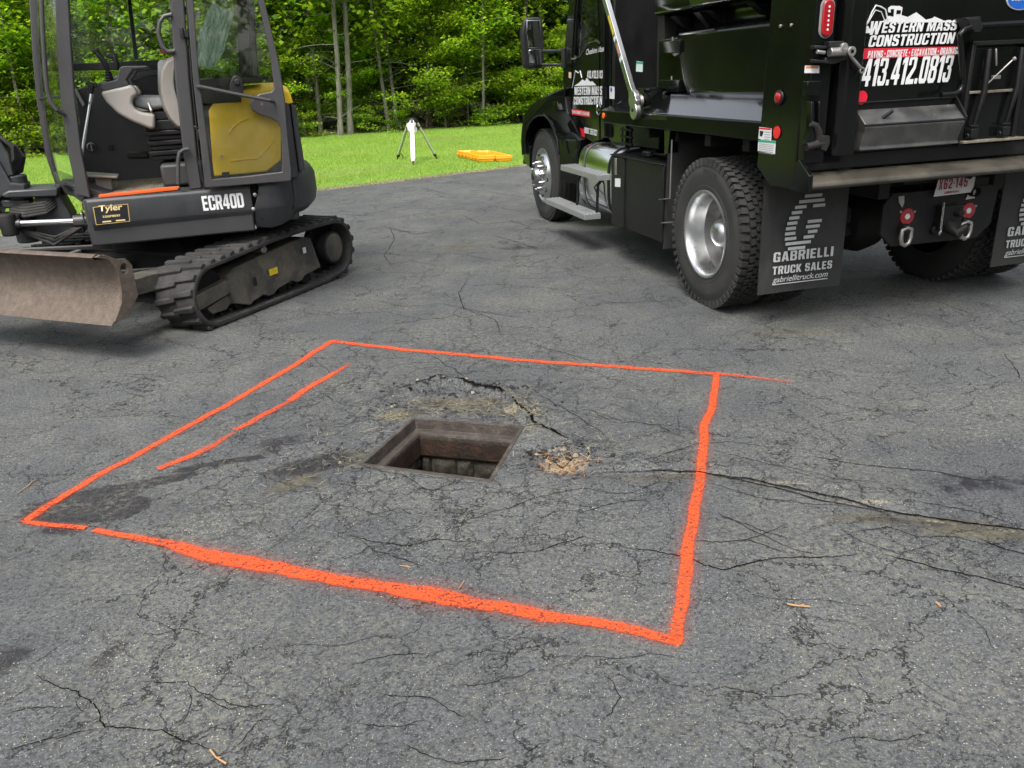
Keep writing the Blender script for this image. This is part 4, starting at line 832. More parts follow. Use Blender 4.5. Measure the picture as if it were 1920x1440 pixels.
# leafy mass that closes off the depth of the woods, and the same woods continuing round the clearing out of frame
def wood_mass(name, path, n, size, h, depth, label, seed, mat):
    rg = np.random.default_rng(seed); pl = np.array(path, float); seg = np.linalg.norm(np.diff(pl, axis=0), axis=1); cum = np.concatenate([[0], np.cumsum(seg)]); u = rg.random(n) * cum[-1]
    x = np.interp(u, cum, pl[:, 0]); y = np.interp(u, cum, pl[:, 1]); ang = rg.uniform(0, 6.28, n)
    top = h * (.75 + .35 * np.array([noise.noise(Vector((a * .35, 0, seed))) for a in u])); z = rg.random(n) ** .85 * top; dd = rg.uniform(-1, 1, n) * depth
    P = np.stack([x + dd * np.cos(ang), y + dd * np.sin(ang), z], 1)
    hold = np.array([noise.noise(Vector(tuple(p * .55))) for p in P]); P = P[hold > -.18]; n = len(P)
    a = rg.uniform(0, 6.28, n); tl = rg.normal(0, .6, n); s = size * rg.uniform(.5, 1.3, n)
    d = np.stack([np.cos(a) * np.cos(tl), np.sin(a) * np.cos(tl), np.sin(tl)], 1) * s[:, None]; q = np.stack([-np.sin(a), np.cos(a), rg.normal(0, .5, n)], 1) * (s * .5)[:, None]
    me = bulk(name, np.stack([P - d, P + q, P + d, P - q], 1).reshape(-1, 3), 4, mat); o = bpy.data.objects.new(name, me); COL.objects.link(o); return tag(o, label, "woods", kind="stuff")
LEAF3 = leaf_mat("deep_woods_leaves", [(0, (.07, .12, .025)), (.6, (.13, .20, .04)), (1, (.22, .30, .06))], .5, .6, False)
wood_mass("deep_woods", [(-60, 42), (-20, 50), (10, 54), (60, 60)], 70000, .26, 13, 5, "dense dark green woods filling the far background", 1, LEAF3)
wood_mass("side_woods", [(-46, 42), (-34, 22), (-30, 0), (-32, -26), (-10, -36), (20, -36), (42, -20), (48, 10), (46, 40)], 60000, .42, 14, 3.5, "dense green woods closing the clearing beyond the picture's sides", 2, LEAF3)

# ================================================================ excavator. local axes: x forward of the upper body, y to its left, z up
EX = empty("excavator", (-2.676, 6.64, 0), R(90 - 250.5), "grey and yellow compact excavator with rusty blade and open cab door", "excavator")
RU = R(46.6)       # the undercarriage is slewed under the upper body
# ---- rubber tracks
def track_outline(off=0.0, n=16):
    """closed side outline (x,z) of the belt, off = outward offset from the mean belt surface"""
    P = []
    def arc(cx, cz, r, a0, a1, k):
        for i in range(k + 1):
            a = R(a0 + (a1 - a0) * i / k); P.append((cx + (r + off) * math.cos(a), cz + (r + off) * math.sin(a)))
    arc(.655, .235, .215, 92, -78, n)            # front idler
    arc(.55, .060, .040, -85, -90, 1); arc(-.62, .062, .042, -90, -95, 1)
    arc(-.835, .272, .232, -105, -268, n)        # rear sprocket
    for x, z in ((-.55, .508), (-.25, .503), (.0, .497), (.3, .475), (.5, .458)): P.append((x, z + off))
    return P
def resample(P, n):
    P = P + [P[0]]; L = [0]
    for a, b in zip(P, P[1:]): L.append(L[-1] + math.hypot(b[0] - a[0], b[1] - a[1]))
    out = []; xs = [p[0] for p in P]; zs = [p[1] for p in P]
    for i in range(n):
        s = L[-1] * i / n; out.append((float(np.interp(s, L, xs)), float(np.interp(s, L, zs))))
    return out
def make_track(y0, y1, name):
    """belt between y0 (inner) and y1 (outer)"""
    N = 110; o_ = resample(track_outline(.016), N); i_ = resample(track_outline(-.022), N); m_ = MB()
    rings = []
    for (ax, az), (bx_, bz_) in zip(o_, i_): rings.append([(ax, y0 + .012, az), (ax, y1 - .012, az), (ax * .7 + bx_ * .3, y1, az * .7 + bz_ * .3), (bx_, y1, bz_), (bx_, y0, bz_), (ax * .7 + bx_ * .3, y0, az * .7 + bz_ * .3)])
    n = len(rings); vs = [p for r_ in rings for p in r_]; fs = []
    for i in range(n):
        for j in range(6): k = (j + 1) % 6; q = (i + 1) % n; fs.append((i * 6 + j, i * 6 + k, q * 6 + k, q * 6 + j))
    m_.add(vs, fs)
    # chevron lugs outside, guide bars inside
    C = resample(track_outline(0), 4000); NL = 44
    def fr(u):
        i = int(u * 4000) % 4000; a, b = Vector(C[i]), Vector(C[(i + 12) % 4000]); t = (b - a).normalized(); return a, t, Vector((-t.y, t.x))
    cen = Vector((-.1, .27))
    for k in range(NL):
        for side in (0, 1):
            u = (k + (.5 if side else 0)) / NL; a, t, nn = fr(u)
            if (a - cen).dot(nn) < 0: nn = -nn
            w0, w1 = (y0 + .004, (y0 + y1) / 2 + .02) if side else ((y0 + y1) / 2 - .02, y1 - .004)
            sk = .020 if side else -.020
            vs = []
            for yy, sh, hw in ((w0, sk * (1 if side else -1), .019 if side == 0 else .024), ((w0 + w1) / 2, 0, .021), (w1, -sk * (1 if side else -1), .024 if side == 0 else .019)):
                for (ds, dn) in ((-hw * 1.2, .010), (-hw * .8, .037), (hw * .8, .037), (hw * 1.2, .010)):
                    p = a + t * (ds + sh) + nn * dn; vs.append((p.x, yy, p.y))
            rr = [vs[0:4], vs[4:8], vs[8:12]]; m_.loft(rr)
    for k in range(NL):
        a, t, nn = fr((k + .25) / NL)
        if (a - cen).dot(nn) < 0: nn = -nn
        for yy in ((y0 + y1) / 2 - .05, (y0 + y1) / 2 + .05, y1 - .035):
            h_ = .035 if yy < y1 - .04 else .016; c_ = a - nn * (.010 + h_ / 2); M_ = Matrix(((t.x, 0, nn.x), (0, 1, 0), (t.y, 0, nn.y)))
            m_.box((c_.x, yy, c_.y), (.026, .022, h_), M_)
    o = obj(name, m_, RUB, EX, .004, 1, rot=(0, 0, RU)); return o
def track_side(y0, y1, near):
    make_track(y0, y1, "rubber_track"); s_ = 1 if near else -1; ym = (y0 + y1) / 2; yo = y1 if near else y0
    # side frame
    m_ = MB(); prof = [(-.62, .15), (-.60, .40), (-.50, .425), (.40, .360), (.47, .325), (.47, .12), (.36, .085), (.30, .062), (.24, .085), (.13, .10), (.08, .075), (.02, .075), (-.04, .105), (-.22, .125), (-.28, .098), (-.34, .098), (-.40, .13), (-.53, .14)]
    f0, f1 = ym - .10 * s_, yo - .035 * s_
    def sl(q, z): return q if z < .30 else q - s_ * (z - .30) * .55
    m_.loft([[(x, f0, z) for x, z in prof], [(x, sl(f1, z), z) for x, z in prof]])
    tf = obj("track_frame", m_, TRAK, EX, .006, rot=(0, 0, RU))
    m_ = MB(); m_.loft([[(x, f0, z) for x, z in ((.46, .20), (.46, .30), (.80, .262), (.845, .245), (.845, .155), (.80, .15))], [(x, f1 - .015 * s_, z) for x, z in ((.46, .20), (.46, .30), (.80, .262), (.845, .245), (.845, .155), (.80, .15))]])
    m_.loft([[(x, f0, z) for x, z in ((.46, .12), (.46, .19), (.62, .16), (.70, .14), (.66, .09), (.52, .085))], [(x, f1 - .03 * s_, z) for x, z in ((.46, .12), (.46, .19), (.62, .16), (.70, .14), (.66, .09), (.52, .085))]])
    obj("idler_guard", m_, TRAK, EX, .005, rot=(0, 0, RU))
    m_ = MB(); m_.lathe([(-.06, .001), (-.06, .19), (-.03, .195), (-.03, .165), (.03, .165), (.03, .195), (.06, .19), (.06, .001)], (.655, ym, .235)); obj("idler_wheel", m_, UNDER, EX, rot=(0, 0, RU))
    m_ = MB(); pr = [(-.05, .001), (-.05, .20), (-.02, .205), (-.02, .10), (.06, .135), (.125, .135), (.13, .128), (.13, .001)]
    m_.lathe([(t * s_, r_) for t, r_ in pr], (-.835, ym + .01 * s_, .272)); 
    for k in range(15): a = k / 15 * 6.283; m_.box((-.835 + .205 * math.cos(a), ym, .272 + .205 * math.sin(a)), (.035, .04, .03), Matrix.Rotation(-a, 3, 'Y'))
    dm = obj("drive_motor", m_, UNDER, EX, rot=(0, 0, RU))
    m_ = MB(); m_.lathe([(.0, .001), (.0, .118), (.006 * s_, .118), (.010 * s_, .110), (.010 * s_, .001)], (-.835, ym + .14 * s_, .272)); obj("motor_cover", m_, TRAK, dm)
    for k, x in enumerate((-.46, -.15, .15, .36)):
        m_ = MB(); m_.lathe([(-.07, .001), (-.07, .05), (-.02, .055), (-.02, .04), (.02, .04), (.02, .055), (.07, .05), (.07, .001)], (x, ym + .02 * s_, .10), seg=24); obj("roller", m_, UNDER, EX, rot=(0, 0, RU))
    m_ = MB(); m_.lathe([(.0, .001), (.0, .030), (.11 * s_, .030), (.118 * s_, .024), (.118 * s_, .001)], (.01, ym - .01 * s_, .425), seg=24); obj("top_roller", m_, STEEL, EX, rot=(0, 0, RU))
    return tf
tf = track_side(.625, .975, True); track_side(-.975, -.625, False)
m_ = MB(); m_.uz([(-.065, .225), (.035, .225), (.035, .275), (-.065, .275)], .9395, .941); yl = obj("sticker", m_, YEL2, tf, label="yellow warning sticker on the track frame")
m_ = MB(); m_.uz([(-.475, .30), (-.435, .30), (-.435, .348), (-.475, .348)], .918, .920, ); obj("sticker", m_, WHITE, tf)
m_ = MB(); m_.uz([(.19, .19), (.225, .19), (.225, .255), (.19, .255)], .9395, .9405); obj("slot", m_, BLKP, tf)
m_ = MB(); m_.bx(-.45, .40, -.60, .60, .22, .46); m_.loft([[(x, y, .30) for x, y in ((.5, -.62), (.5, .62), (-.5, .62), (-.5, -.62))], [(x, y, .56) for x, y in ((.3, -.34), (.3, .34), (-.34, .34), (-.34, -.34))]]); m_.lathe([(.50, .34), (.62, .34)], (0, 0, 0), 'z')
obj("carbody", m_, UNDER, EX, .01, rot=(0, 0, RU))
# ---- dozer blade
BL = rust("worn_blade_steel", (.120, .092, .073), (.185, .148, .120), (.25, .212, .18), 22); BL.node_tree.nodes["Principled BSDF"].inputs["Metallic"].default_value = .45; BL.node_tree.nodes["Principled BSDF"].inputs["Roughness"].default_value = .5
bu = 1.45; m_ = MB()
pro = [(.115, .690), (.09, .702), (.055, .70), (.012, .665), (-.020, .60), (-.030, .52), (-.022, .44), (.010, .37), (.045, .325), (.075, .292)]
back = [(x - .022, z - .004) for x, z in pro[1:]]
sec = pro + [(.060, .287)] + back[::-1][1:] + [(.10, .680)]
m_.loft([[(bu + x, y, z) for x, z in sec] for y in (-.955, .945)])
bl = obj("blade", m_, BL, EX, .004, rot=(0, 0, RU))
endp = [(.115, .692), (.06, .695), (-.00, .66), (-.10, .60), (-.115, .58), (-.115, .36), (-.02, .292), (.08, .290), (.03, .34), (-.005, .40), (-.02, .47), (-.018, .56), (.0, .63), (.05, .68)]
endp = [(.112, .694), (.075, .704), (.02, .685), (-.030, .655), (-.095, .645), (-.135, .60), (-.135, .40), (-.02, .287), (.082, .286), (.040, .336), (.0, .39), (-.018, .46), (-.022, .54), (-.012, .61), (.03, .665)]
hole = [(-.072 + .028 * math.cos(a), .585 + .034 * math.sin(a)) for a in np.linspace(0, 6.283, 17)[:-1]]
for y in (.945, -.967):
    m_ = MB(); m_.uz([(bu + x, z) for x, z in endp], y, y + .022, [(bu + x, z) for x, z in hole]); obj("blade_end", m_, BL, bl, .003)
m_ = MB(); m_.loft([[(bu + .078, y, .297), (bu + .105, y, .268), (bu + .090, y, .262), (bu + .060, y, .290)] for y in (-.96, .96)]); obj("cutting_edge", m_, BL, bl, .002)
m_ = MB()
for s_ in (-1, 1): m_.loft([[(x, s_ * (y) - .035, z) for x, y, z in ((1.40, .40, .34), (1.40, .40, .52))] + [(x, s_ * y + .035, z) for x, y, z in ((1.40, .40, .52), (1.40, .40, .34))], [(.30, s_ * .36 - .035, .22), (.30, s_ * .36 - .035, .34), (.30, s_ * .36 + .035, .34), (.30, s_ * .36 + .035, .22)]])
m_.bx(1.32, 1.40, -.5, .5, .34, .60); m_.loft([[(1.40, .50, .33), (1.40, .50, .44), (1.40, .70, .44), (1.40, .70, .33)], [(.42, .44, .28), (.42, .44, .40), (.42, .60, .40), (.42, .60, .28)]]); obj("blade_arm", m_, TRAK, EX, .006, rot=(0, 0, RU))
m_ = MB(); m_.loft([[(1.34, -.20, .645), (1.34, -.08, .645), (1.34, -.08, .655), (1.34, -.20, .655)], [(.55, -.18, .50), (.55, -.06, .50), (.55, -.06, .53), (.55, -.18, .53)]]); m_.tube([(1.30, .0, .5), (.5, .0, .40)], .035, 12); obj("blade_cylinder_guard", m_, STEEL, EX, .003, rot=(0, 0, RU))
# ---- upper body
m_ = MB(); m_.lathe([(.52, .30), (.60, .32), (.63, .32)], (0, 0, 0), 'z'); obj("slew_ring", m_, UNDER, EX)
m_ = MB()
def skirt(u, drop=0): return [(u, .55, .92), (u, .79, .928), (u, .812, .922), (u, .822, .905), (u, .822, .765), (u, .815, .745), (u, .735, .622), (u, .66, .615), (u, .55, .62)]
fr0 = [(.512, .55, .92), (.505, .77, .926), (.498, .792, .920), (.490, .800, .905), (.475, .800, .765), (.470, .79, .745), (.455, .72, .626), (.455, .66, .62), (.46, .55, .62)]
m_.loft([fr0, skirt(.470), skirt(-.30), skirt(-.605)]); cov = obj("side_cover", m_, GREY, EX, .006, 3)
m_ = MB(); m_.uw([(.50, -.72), (.53, -.55), (.53, .2), (.508, .60), (.505, .79), (-.60, .80), (-.60, -.72)], .600, .918); obj("deck_frame", m_, DPL, EX, .012)
# nose plate below the windscreen, with louvres
m_ = MB()
for k in range(6): m_.box((.532, .655 + .004 * k, .745 + .018 * k), (.006, .05, .007), Matrix.Rotation(R(-25), 3, 'X'))
obj("louvre", m_, BLKP, EX)
m_ = MB(); m_.box((.535, .57, .85), (.01, .03, .045)); m_.box((.545, .60, .80), (.02, .05, .03)); obj("latch", m_, STEEL, EX, .003)
m_ = MB(); m_.box((.528, .66, .865), (.004, .025, .05)); obj("sticker", m_, YEL2, EX, label="small yellow sticker on the nose of the deck")
# rear corner cover curving round the tail, split from the front cover by a thin gap
m_ = MB()
def rear(u, y, top, zl): return [(u, y - .30, top), (u, y - .03, top + .004), (u, y - .008, top - .01), (u, y, top - .03), (u, y, .770), (u, y - .006, .75), (u, y - .085, zl), (u, y - .16, zl - .004), (u, y - .30, zl)]
m_.loft([[(q[0] + (.055 if q[2] > .8 else 0.0) * -1, q[1], q[2]) for q in rear(-.612, .822, .925, .615)], rear(-.72, .818, .935, .600), rear(-.80, .80, .945, .612), rear(-.87, .76, .95, .64), rear(-.925, .69, .95, .68), rear(-.95, .62, .95, .72)]); obj("side_cover", m_, GREY, EX, .005, 3)
m_ = MB(); m_.bx(-.95, -.60, -.75, .60, .62, .945); m_.bx(-.97, -.35, -.70, .735, .94, 1.50); obj("engine_housing", m_, GREY, EX, .02, 3)
# counterweight: thick arc
m_ = MB(); rings = []
for a in np.linspace(143, 217, 24):
    ca, sa = math.cos(R(a)), math.sin(R(a)); e = min(1, min(a - 143, 217 - a) / 4 + .35)
    rings.append([(r_ * ca, r_ * sa, z) for r_, z in ((.92, .66), (1.09, .66), (1.155, .72), (1.172, .80), (1.168, .93), (1.13, 1.0), (1.07, 1.035), (.92, 1.06))])
m_.loft(rings); cw = obj("counterweight", m_, GREY, EX, .014, 3)
m_ = MB(); m_.box((1.13 * math.cos(R(149)), 1.13 * math.sin(R(149)), .985), (.10, .05, .035), Matrix.Rotation(R(149 + 90), 3, 'Z')); obj("recess", m_, BLKP, cw, .004)
# engine cover yellow panel and top hood
m_ = MB(); yp = [(-0.505,1.574),(-0.602,1.555),(-0.844,1.515),(-0.895,1.455),(-0.886,1.309),(-0.855,1.086),(-0.742,1.011),(-0.376,1.006),(-0.381,1.121),(-0.411,1.455)]
m_.uz(yp, .738, .762); py = obj("engine_panel", m_, YEL, EX, .010, 3)
m_ = MB(); m_.tube([(x, .764, z) for x, z in [(-0.517,1.291),(-0.568,1.342),(-0.616,1.369),(-0.667,1.387)]], .007, 8); m_.tube([(x, .764, z) for x, z in [(-0.502,1.105),(-0.7,1.113),(-0.829,1.231)]], .008, 8)
obj("pressed_rib", m_, YEL, py)
for x, z in [(-0.545,1.516),(-0.449,1.138)]: 
    m_ = MB(); m_.lathe([(0, .001), (0, .022), (.006, .020), (.006, .012), (.002, .011), (.002, .001)], (x, .762, z), seg=20); obj("panel_bolt", m_, YEL, py)
    m_ = MB(); m_.disc((x, .765, z), .009, t=.006); obj("bolt_head", m_, STEEL, py)
m_ = MB(); m_.uz([(-0.432,1.032),(-0.483,1.032),(-0.479,1.009),(-0.428,1.01)], .760, .765); obj("slot", m_, BLKP, py)
hood = [(-.42, 1.47), (-.50, 1.56), (-.62, 1.60), (-.92, 1.62), (-.985, 1.58), (-1.0, 1.50), (-.98, 1.50), (-.52, 1.45)]
m_ = MB(); m_.loft([[(x, y, z - d_) for x, z in hood] for y, d_ in ((-.70, .05), (-.64, 0), (.62, 0), (.735, .035))]); obj("engine_hood", m_, YEL, EX, .02, 3)
m_ = MB(); m_.loft([[(-.98, y, .98), (-1.03, y, 1.0), (-1.02, y, 1.45), (-.98, y, 1.47)] for y in (-.66, .68)]); obj("rear_grille_panel", m_, GREY, EX, .012, 3)
# ---- cab
CW, CF = .80, -.24      # near and far side planes
def bar_from(poly, w0, w1, name, mat, parent, bev=.008, sg=3): m_ = MB(); m_.uz(poly, w0, w1); return obj(name, m_, mat, parent, bev, sg)
pl_ = [(0.398,2.165),(0.453,1.853),(0.49,1.594),(0.522,1.225),(0.526,0.958)]; pr_ = [(0.319,2.164),(0.36,1.914),(0.406,1.59),(0.438,1.253),(0.446,0.929)]
npil = [(pl_[0][0] - .16, 2.42), (pl_[0][0] - .05, 2.30)] + pl_ + pr_[::-1] + [(pr_[0][0] - .05, 2.27), (pr_[0][0] - .13, 2.36)]
fp = bar_from(npil, .735, .80, "front_pillar", PILL, EX)
fl_ = [(0.675,2.258),(0.742,1.862),(0.781,1.562),(0.808,1.173),(0.789,0.97)]; fr_ = [(0.619,2.258),(0.681,1.897),(0.722,1.598),(0.751,1.249),(0.751,1.007)]
fl_ = fl_ + [(.79, .96)]; fr_ = fr_ + [(.72, .96)]
npil2 = [(fl_[0][0] - .14, 2.46), (fl_[0][0] - .04, 2.36)] + fl_ + fr_[::-1] + [(fr_[0][0] - .04, 2.33), (fr_[0][0] - .12, 2.40)]
bar_from(npil2, -.24, -.185, "front_pillar", PILL, EX)
bp = [(-0.282,2.156),(-0.227,1.662),(-0.194,1.137),(-0.197,0.931)]; bq = [(-0.374,2.154),(-0.322,1.658),(-0.285,1.131),(-0.283,0.932)]
bar_from([(bp[0][0] + .01, 2.36)] + bp + bq[::-1] + [(bq[0][0] + .01, 2.36)], .72, .805, "door_pillar", PILL, EX, .012)
m_ = MB()
for dx in (.012, .03): m_.tube([(x - dx, .806, z) for x, z in [(bq[0][0], 2.36)] + bq], .006, 6)
obj("door_seal", m_, BLKP, EX)
m_ = MB(); m_.uz([(-.78, 1.66), (-.84, 2.36), (-.80, 2.36), (-.73, 1.66)], .70, .78); obj("rear_pillar", m_, PILL, EX, .01); m_ = MB(); m_.uz([(-.78, 1.66), (-.84, 2.36), (-.78, 2.36), (-.70, 1.66)], -.24, -.18); obj("rear_pillar", m_, PILL, EX, .01); m_ = MB(); m_.uz([(-.35, 1.62), (-.35, 2.36), (-.28, 2.36), (-.28, .93)] + [(-.33, .93)], -.24, -.2); obj("rear_pillar", m_, PILL, EX, .01)
m_ = MB(); m_.uz([(.30, 2.36), (.20, 2.44), (-.78, 2.46), (-.86, 2.40), (-.86, 2.33), (.34, 2.29)], -.24, .80); obj("roof", m_, PILL, EX, .03, 3)
# floor, sill, deck under the front glass
m_ = MB(); m_.uw([(.50, .72), (.56, .40), (.63, .0), (.65, -.24), (-.33, -.24), (-.33, .80), (.40, .80)], .918, .932); obj("cab_floor", m_, DPL, EX, .004)
def mat_floor():
    m, t, p = new_mat("dusty_rubber_mat"); v = texco(t); n = tnoise(t, v, 8, 7, .7); n2 = tnoise(t, v, 60, 4, .7); wv = nd(t, "TexWave"); wv.inputs["Scale"].default_value = 18; wv.inputs["Distortion"].default_value = 5; lk(t, v, wv.inputs["Vector"])
    c = mix(t, ramp(t, n.outputs[0], [(.3, 0), (.55, 1)]), (.05, .045, .038), (.27, .225, .15)); c = mix(t, mth(t, 'MULTIPLY', wv.outputs[0], .35), c, (.06, .055, .045)); c = mix(t, ramp(t, n2.outputs[0], [(.4, .3), (.6, 0)]), c, (.07, .06, .05))
    lk(t, c, p.inputs["Base Color"]); p.inputs["Roughness"].default_value = .95; lk(t, bump(t, wv.outputs[0], .5, .005), p.inputs["Normal"]); return m
m_ = MB(); m_.uw([(.44, .74), (.50, .30), (.52, -.18), (-.10, -.18), (-.12, .30), (-.13, .72)], .933, .944); obj("floor_mat", m_, mat_floor(), EX, .004)
m_ = MB(); m_.uz([(0.396,0.928),(-0.12,0.938),(-0.123,0.956),(0.392,0.946)], .725, .803); obj("door_sill", m_, ORG, EX, .002, label="orange strip along the edge of the cab floor")
m_ = MB(); m_.loft([[(.515, .75, .90), (.495, .76, 1.045), (.47, .74, 1.05), (.46, .70, .90)], [(.62, .30, .90), (.63, .30, 1.045), (.60, .30, 1.055), (.50, .30, .90)], [(.76, -.18, .88), (.785, -.18, 1.04), (.74, -.18, 1.06), (.60, -.18, .90)], [(.77, -.26, .88), (.80, -.26, 1.03), (.75, -.26, 1.05), (.58, -.26, .90)]]); obj("nose_panel", m_, PILL, EX, .01, 3)
m_ = MB(); m_.tube([(.52, .74, .955), (.545, .50, .975), (.60, .15, .985), (.655, -.20, .985)], .020, 8); m_.box((.50, .76, .945), (.03, .06, .03)); obj("windscreen_sill", m_, PILL, EX, .004)
# glass: curved windscreen, far side windows, rear side window, rear glass
FRN = [(.0, 0), (.0, .0)]
prof = [(fl_[0][0] - .09, 2.38)] + [(a * .5 + c_ * .5 + .006, b * .5 + d_ * .5) for (a, b), (c_, d_) in zip(fl_, fr_)]; prn = [(pl_[0][0] - .09, 2.33)] + [(a * .5 + c_ * .5, b * .5 + d_ * .5) for (a, b), (c_, d_) in zip(pl_, pr_)] + [(.49, .97)]
m_ = MB(); m_.loft([[(x, -.22, z) for x, z in prof], [(x + .03, .27, z) for x, z in [((a + c_) / 2, (b + d_) / 2) for (a, b), (c_, d_) in zip(prof, prn)]], [(x, .76, z) for x, z in prn]], cap=False, closed=False); obj("windscreen", m_, GLASS2, EX)
m_ = MB(); q0 = prof[3]; q1 = prn[3]; m_.tube([(q0[0], -.21, q0[1]), (q0[0] * .5 + q1[0] * .5 + .03, .27, (q0[1] + q1[1]) / 2), (q1[0], .75, q1[1])], .010, 6); obj("windscreen_seal", m_, BLKP, EX)
sil = [(0.653,1.817),(-0.21,1.821),(-0.198,1.755),(0.664,1.769)]; bar_from(sil, -.235, -.205, "window_sill", BLKP, EX, .004)
dv = [(0.02,2.248),(-0.006,2.248),(0.025,1.829),(0.051,1.83)]; bar_from([(dv[0][0] + .02, 2.36), (dv[1][0] + .02, 2.36)] + dv[1:3] + [dv[3], dv[0]], -.235, -.212, "window_divider", BLKP, EX, .003)
m_ = MB(); m_.uz([(.62, .98), (.72, 1.3), (.70, 1.8), (.60, 2.34), (-.82, 2.36), (-.72, 1.63), (-.2, 1.60), (-.1, 1.3), (.2, 1.2), (.3, .98)], -.226, -.220); obj("side_window", m_, GLASS2, EX, label="far side cab window with a black divider")
m_ = MB(); m_.uz([(-.40, 1.70), (-.43, 2.33), (-.80, 2.33), (-.74, 1.70)], .752, .757); obj("side_window", m_, GLASSD, EX, label="near side rear cab window")
m_ = MB(); m_.loft([[(-.755, -.2, 1.66), (-.76, -.2, 1.665), (-.83, -.2, 2.35), (-.825, -.2, 2.35)], [(-.755, .74, 1.66), (-.76, .74, 1.665), (-.83, .74, 2.35), (-.825, .74, 2.35)]]); obj("rear_window", m_, GLASS, EX)
m_ = MB(); m_.bx(-.64, -.35, -.24, .775, 1.50, 1.665); m_.bx(-.80, -.64, -.24, .775, 1.625, 1.665); m_.bx(-.37, -.35, -.24, .74, .93, 1.60); obj("rear_bulkhead", m_, BLKP, EX, .006)
# handrails
m_ = MB(); pth = [(0.458,2.223),(0.503,1.978),(0.533,1.79),(0.552,1.646),(0.551,1.565),(0.525,1.511),(0.489,1.476)]; m_.tube([(x, .84 - .04 * (i > 5), z) for i, (x, z) in enumerate(pth)], .014, 10); obj("grab_handle", m_, PILL, EX)
m_ = MB(); pth = [(-0.279,2.068),(-0.231,2.059),(-0.195,2.021),(-0.176,1.957),(-0.182,1.878),(-0.212,1.841),(-0.259,1.843)]; m_.tube([(x, .81, z) for x, z in pth], .015, 10); obj("grab_handle", m_, PILL, EX)
m_ = MB(); pth = [(-0.128,0.98),(-0.156,1.142),(-0.175,1.191),(-0.206,1.21),(-0.238,1.211)]; m_.tube([(x, .83, z) for x, z in pth], .014, 10); obj("grab_handle", m_, PILL, EX)
# door, folded back flat against the engine cover
DO = [(-0.387,2.149),(-0.342,1.657),(-0.315,1.169),(-0.299,0.944),(-0.575,0.943),(-0.897,0.943),(-0.907,1.014),(-0.917,1.311),(-0.929,1.526),(-0.919,1.772),(-0.88,2.143)]
DI = [(-0.43,2.149),(-0.388,1.723),(-0.373,1.344),(-0.355,0.999),(-0.584,1.002),(-0.839,1.012),(-0.854,1.094),(-0.873,1.313),(-0.857,1.358),(-0.81,1.389),(-0.727,1.419),(-0.695,1.446),(-0.689,1.481),(-0.713,1.523),(-0.761,1.548),(-0.842,1.559),(-0.863,1.579),(-0.868,1.617),(-0.867,1.808),(-0.838,2.143)]
DO = [(DO[0][0] + .01, 2.34)] + DO + [(DO[-1][0] + .05, 2.34)]; DI = [(DI[0][0] + .01, 2.28)] + DI + [(DI[-1][0] + .04, 2.28)]
m_ = MB(); m_.uz(DO, .845, .880, DI); door = obj("door", m_, PILL, EX, .007, 3, label="glazed cab door folded back against the engine cover")
m_ = MB(); gi = [(a + (sum(p[0] for p in DI) / len(DI) - a) * -.02, b) for a, b in DI]; m_.uz(gi, .858, .864); obj("door_glass", m_, GLASSD, door)
m_ = MB(); m_.uz([(-0.728,1.522),(-0.882,1.536),(-0.931,1.519),(-0.917,1.412),(-0.865,1.415),(-0.815,1.45),(-0.745,1.464)], .850, .866); obj("latch_plate", m_, BLKP, door, .004)
m_ = MB(); p_ = [(-0.362,1.615),(-0.595,1.557),(-0.818,1.504)]; m_.tube([(p_[0][0], .885, p_[0][1]), (p_[0][0] - .03, .93, p_[0][1] - .005)] + [(x, .93, z) for x, z in p_[1:]] + [(p_[2][0] - .03, .89, p_[2][1] - .01)], .0125, 10); obj("door_handle_bar", m_, PILL, door)
m_ = MB(); lp = [(-0.564,1.558),(-0.575,1.626),(-0.598,1.663),(-0.625,1.675),(-0.65,1.657),(-0.661,1.616),(-0.652,1.554)]; m_.uz(lp, .885, .905); lq = [(-0.621,1.631)][0]; m_.lathe([(0, .001), (0, .022), (.035, .018), (.035, .001)], (lq[0], .905, lq[1]), seg=20); obj("door_lock", m_, BLKP, door, .004)
m_ = MB(); m_.disc(([(-0.769,1.482)][0][0], .868, [(-0.769,1.482)][0][1]), .011, t=.012); obj("bolt", m_, STEEL, door)
# seat: shell, cushion, headrest hidden behind, suspension bellows
m_ = MB(); sh = [(-0.244,1.832),(-0.19,1.812),(-0.132,1.75),(-0.103,1.671),(-0.093,1.599),(-0.099,1.489),(-0.129,1.394),(-0.17,1.335),(-0.221,1.309)]; back_ = [(x - .10 - .02 * i * .3, z) for i, (x, z) in enumerate(sh)]
secs = []
for y, k in ((.02, .72), (.08, .94), (.27, 1.0), (.46, .94), (.52, .72)):
    cx = sum(p[0] for p in sh) / len(sh) - .05; secs.append([(cx + (x - cx) * k, y, 1.58 + (z - 1.58) * (k * .4 + .6)) for x, z in sh + back_[::-1]])
m_.loft(secs); seat = obj("seat", m_, BEIGE, EX, .02, 3)
m_ = MB(); cu = [(.085, 1.50), (.08, 1.55), (.03, 1.575), (-.12, 1.565), (-.14, 1.48), (-.02, 1.465)]; m_.loft([[(cx_ * k, y, 1.52 + (z - 1.52) * k2) for cx_, z in cu] for y, k, k2 in ((.06, .85, .7), (.10, 1, 1), (.42, 1, 1), (.47, .85, .7))]); obj("seat_cushion", m_, FAB, seat, .02, 4)
m_ = MB(); m_.loft([[(-.10, y, 1.62), (-.13, y, 1.80), (-.19, y, 1.81), (-.2, y, 1.6)] for y in (.08, .44)]); obj("back_cushion", m_, FAB, seat, .025, 4)
m_ = MB(); 
for k in range(6):
    z = 1.12 + .035 * k; e = .02 * (k % 2); m_.bx(-.22 - e, .02 + e, .10 - e, .44 + e, z, z + .034)
